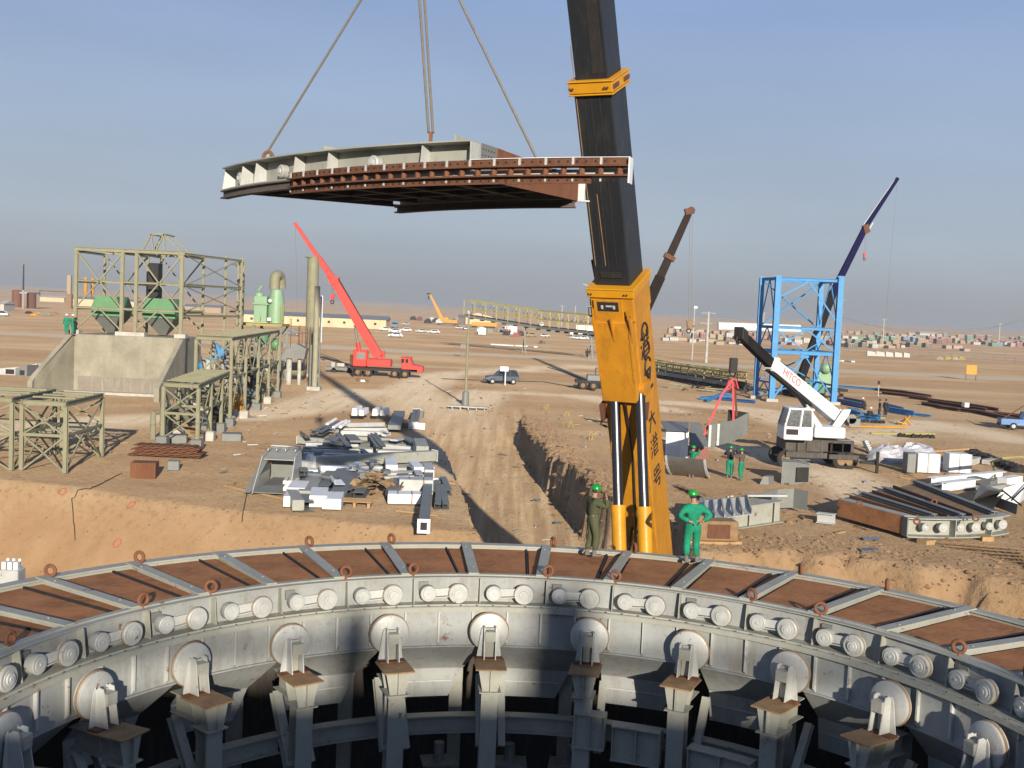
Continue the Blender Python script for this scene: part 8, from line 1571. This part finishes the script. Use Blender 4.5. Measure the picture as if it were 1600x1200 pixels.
for i, (px, py, w_, mm, lab) in enumerate(((1148, 520, 14, 'boxwh', 'big white hall left of the blue tower'), (1225, 520, 60, 'roofgrey', 'long grey roofed hall behind the blue tower'), (1450, 527, 26, 'boxwh', 'pale hall behind the container rows on the right'))): a_ = GG(px, py); bld('distant_hall', lab, px - w_ // 2, px + w_ // 2, py, 5.5, 14, mm, 'boxwh' if i != 1 else 'roofgrey', 'hall')
def fence(lab, pts, h_): 
    t = thing('mesh_fence', lab, 'fence', tuple(pts[0])); m = MB()
    for a_, b_ in zip(pts[:-1], pts[1:]):
        n_ = max(1, int((b_ - a_).length / 3.2))
        for i in range(n_): p = a_.lerp(b_, i / n_); m.tube(p, p + UZ * h_, .09, 5)
        for z_ in (.3, h_ * .5, h_): m.beam(a_ + UZ * z_, b_ + UZ * z_, .06, .08)
    tag(m.build('posts_and_rails', M['roofgrey'], t), kind='stuff'); return t
fence('long blue grey fence before the container yard', [GG(1300, 548), GG(1420, 556), GG(1520, 562), GG(1640, 570)], 2.2)
for i, (px, w_) in enumerate(((1362, 7), (1376, 7), (1390, 6), (1404, 6), (1417, 5))):
    q = GG(px, 556 + i * .6); k_ = q.y / FPX; m = MB(); m.prism([q + V(-w_ * k_, 0, 0), q + V(w_ * k_, 0, 0), q + V(w_ * k_ * .8, 0, 1.2), q + V(-w_ * k_, 0, 1.5)], V(0, .8, 0)); tag(m.build('pale_slab_stack', M['boxwh'], None), order(i + 1) + ' pale slab stack from the left in front of the fence', 'slabs', 'pale slab stacks before the fence')
for i, px in enumerate((1468, 1480, 1492, 1502)): lump('yellow_heap', order(i + 1) + ' small yellow heap from the left under the three pink containers', GG(px, 562), 1.4, .8, .9, 'ygreen' if i % 2 else 'boxtan', 'heap', 'yellow heaps before the fence', 8)
for i, (a, b) in enumerate((((768, 538), (802, 540)), ((806, 540), (824, 541)), ((829, 541), (837, 542)), ((1303, 563), (1317, 564)), ((1324, 564), (1333, 565)))): piece('white_kerb_line', ['longest', 'middle', 'shortest'][i] + ' of three white kerb lines left of the red motorcycle' if i < 3 else ('left' if i == 3 else 'right') + ' white kerb line just right of the blue tower', a, b, .9, .3, 'whitec', .2, 'white kerb lines on the plain', 'kerb', 'b')
# machinery clutter by the distant yellow crane
for i, (px, py, mm) in enumerate(((674, 502, 'greyp'), (680, 504, 'dark'), (668, 505, 'dark'), (686, 505, 'greyp'), (700, 506, 'boxbl'), (708, 505, 'dark'), (645, 500, 'dark'), (714, 500, 'greyd'), (655, 501, 'boxdk'))):
    q = GG(px, py); m = MB(); m.prism([q + V(-2.2, 0, 0), q + V(2.4, 0, 0), q + V(1.8, 0, 2.2), q + V(.3, 0, 3.0), q + V(-1.9, 0, 1.8)], V(0, 2, 0)); m.box(q.x, q.y - .2, .5, 3.2, .3, .8); tag(m.build('parked_machine', M[mm], None), order(i + 1) + ' small parked machine in the line beside the distant yellow crane', 'machine', 'machines beside the distant yellow crane')
for i, (px, py) in enumerate(((782, 519), (790, 520), (802, 522), (812, 523), (790, 524), (766, 520), (816, 525), (806, 527))):
    q = GG(px, py); m = MB(); m.prism([q + V(-1.2, 0, 0), q + V(1.4, 0, 0), q + V(1.0, 0, 1.5), q + V(-.9, 0, 1.8)], V(0, 1.6, 0)); m.tube(q + V(1.2, .4, .3), q + V(1.9, .4, 1.7), .2, 6); tag(m.build('small_machine', M[('greyd', 'boxred', 'whitec', 'boxdk', 'dark', 'greyd', 'dark', 'boxred')[i]], None), order(i + 1) + ' small machine in the cluster between the cream shed and the tan car', 'machine', 'machines right of the cream shed')
# far hills
hl = MB(); rows = []
for dist, hh_ in ((3200, 0), (3600, 10), (4200, 16), (5200, 2)):
    rows.append([V(-4200 + 8400 * i / 60, dist + 60 * math.sin(i * .9), hh_ * (1 + .35 * math.sin(i * .55) + .2 * math.sin(i * 1.7))) for i in range(61)])
hl.sheet(rows, (0, 0, -4)); o = hl.build('far_hills', gmat, None, True); tag(o, kind='structure')
# stones and clods
st = MB(); rn_ = random.Random(11)
def stone(x, y, s_, z=None):
    z = Z(x, y) if z is None else z; vs = []; 
    for dx_, dy_, dz_ in ((1, 0, 0), (0, 1, 0), (-1, 0, 0), (0, -1, 0), (0, 0, 1), (0, 0, -1)): vs.append(V(x + dx_ * s_ * rn_.uniform(.6, 1.2), y + dy_ * s_ * rn_.uniform(.6, 1.2), z + dz_ * s_ * rn_.uniform(.4, .9)))
    st.add(vs, [(0, 1, 4), (1, 2, 4), (2, 3, 4), (3, 0, 4), (1, 0, 5), (2, 1, 5), (3, 2, 5), (0, 3, 5)])
spots = []
for i in range(5200):
    y = 42 + 95 * rn_.random() ** 1.5; x = rn_.uniform(-.5, .5) * y * .98; spots.append((x, y, rn_.uniform(.02, .085) * (1 + (rn_.random() < .04) * 1.5)))
for i in range(900): y = rn_.uniform(52, 92); x = float(np.interp(y, [43, 50, 55.6, 60, 64, 70, 83, 97], [6.4, 5.4, 3.8, 3.25, 2.5, 1.87, 0.7, 0.55])) + rn_.gauss(1.2, .7); spots.append((x, y, rn_.uniform(.05, .22)))
for i in range(700): x = rn_.uniform(6, 24); y = float(np.interp(x, [8, 13, 16, 20, 30], [42.5, 42.6, 40.8, 38.0, 36])) + rn_.gauss(1.0, 1.6); spots.append((x, y, rn_.uniform(.03, .16)))
zz_ = terrain([s_[0] for s_ in spots], [s_[1] for s_ in spots])[0]
for (x, y, s_), z in zip(spots, zz_): stone(x, y, s_, float(z))
tag(st.build('scattered_stones', paint('stone_clods', (0.29, 0.19, 0.11), 0.95, 0, (.3, .2, .14), .5, 2, 0, .3, False, .25, .1), None), kind='stuff')
for i, (px, py, s_) in enumerate(((850, 640, .3), (885, 652, .3), (890, 672, .3), (920, 692, .3))):
    q = GG(px, py); m = MB()
    for j in range(5): a_ = q + V(jk.uniform(-.4, .4), jk.uniform(-.4, .4), .05); m.path([a_, a_ + V(jk.uniform(-.25, .25), jk.uniform(-.2, .2), jk.uniform(.2, .5)), a_ + V(jk.uniform(-.5, .5), jk.uniform(-.2, .2), jk.uniform(.3, .7))], .02, 4)
    tag(m.build('dry_shrub', paint('dry_yellow_stalks', (.45, .36, .12), .9) if i == 0 else bpy.data.materials['dry_yellow_stalks'], None), order(i + 1) + ' dry yellow weed tuft along the top of the trench wall, counted downhill', 'weed', 'dry weeds on the trench wall')
lt = {k_: MB() for k_ in ('wood', 'greyd', 'brown', 'greyp')}
for i in range(420):
    u_ = rn_.random()
    if u_ < .55: x, y = rn_.uniform(5, 34), rn_.uniform(46, 110)
    elif u_ < .75: x, y = rn_.uniform(-26, -14), rn_.uniform(60, 110)
    else: x, y = rn_.uniform(-15, 4), rn_.uniform(50, 130)
    k_ = rn_.choice(['wood', 'wood', 'greyd', 'brown', 'greyp']); L_ = rn_.uniform(.1, .7); a_ = rn_.uniform(0, 3.14); z = Z(x, y) + .03 + .002 * (i % 7)
    lt[k_].beam((x, y, z), (x + L_ * math.cos(a_), y + L_ * math.sin(a_), z + rn_.uniform(0, .08)), rn_.uniform(.04, .16), rn_.uniform(.02, .07))
for k_ in lt: tag(lt[k_].build('ground_litter', M[k_], None), kind='stuff')
# ---------------------------------------------------------------- haze
hm = bpy.data.materials.new('thin_dust_haze'); hm.use_nodes = True; nt = hm.node_tree; nt.nodes.clear(); out = nt.nodes.new('ShaderNodeOutputMaterial'); pv_ = nt.nodes.new('ShaderNodeVolumePrincipled')
pv_.inputs['Color'].default_value = (0.70, 0.75, 0.80, 1); pv_.inputs['Density'].default_value = 0.0003; pv_.inputs['Anisotropy'].default_value = 0.1; nt.links.new(pv_.outputs[0], out.inputs['Volume'])
lowest, top_ = -9.0, 40.0; hb2 = MB(); hb2.box(0, 3300, (lowest + top_) / 2, 15500, 8900, top_ - lowest); ho = hb2.build('haze', hm, None); tag(ho, kind='stuff')
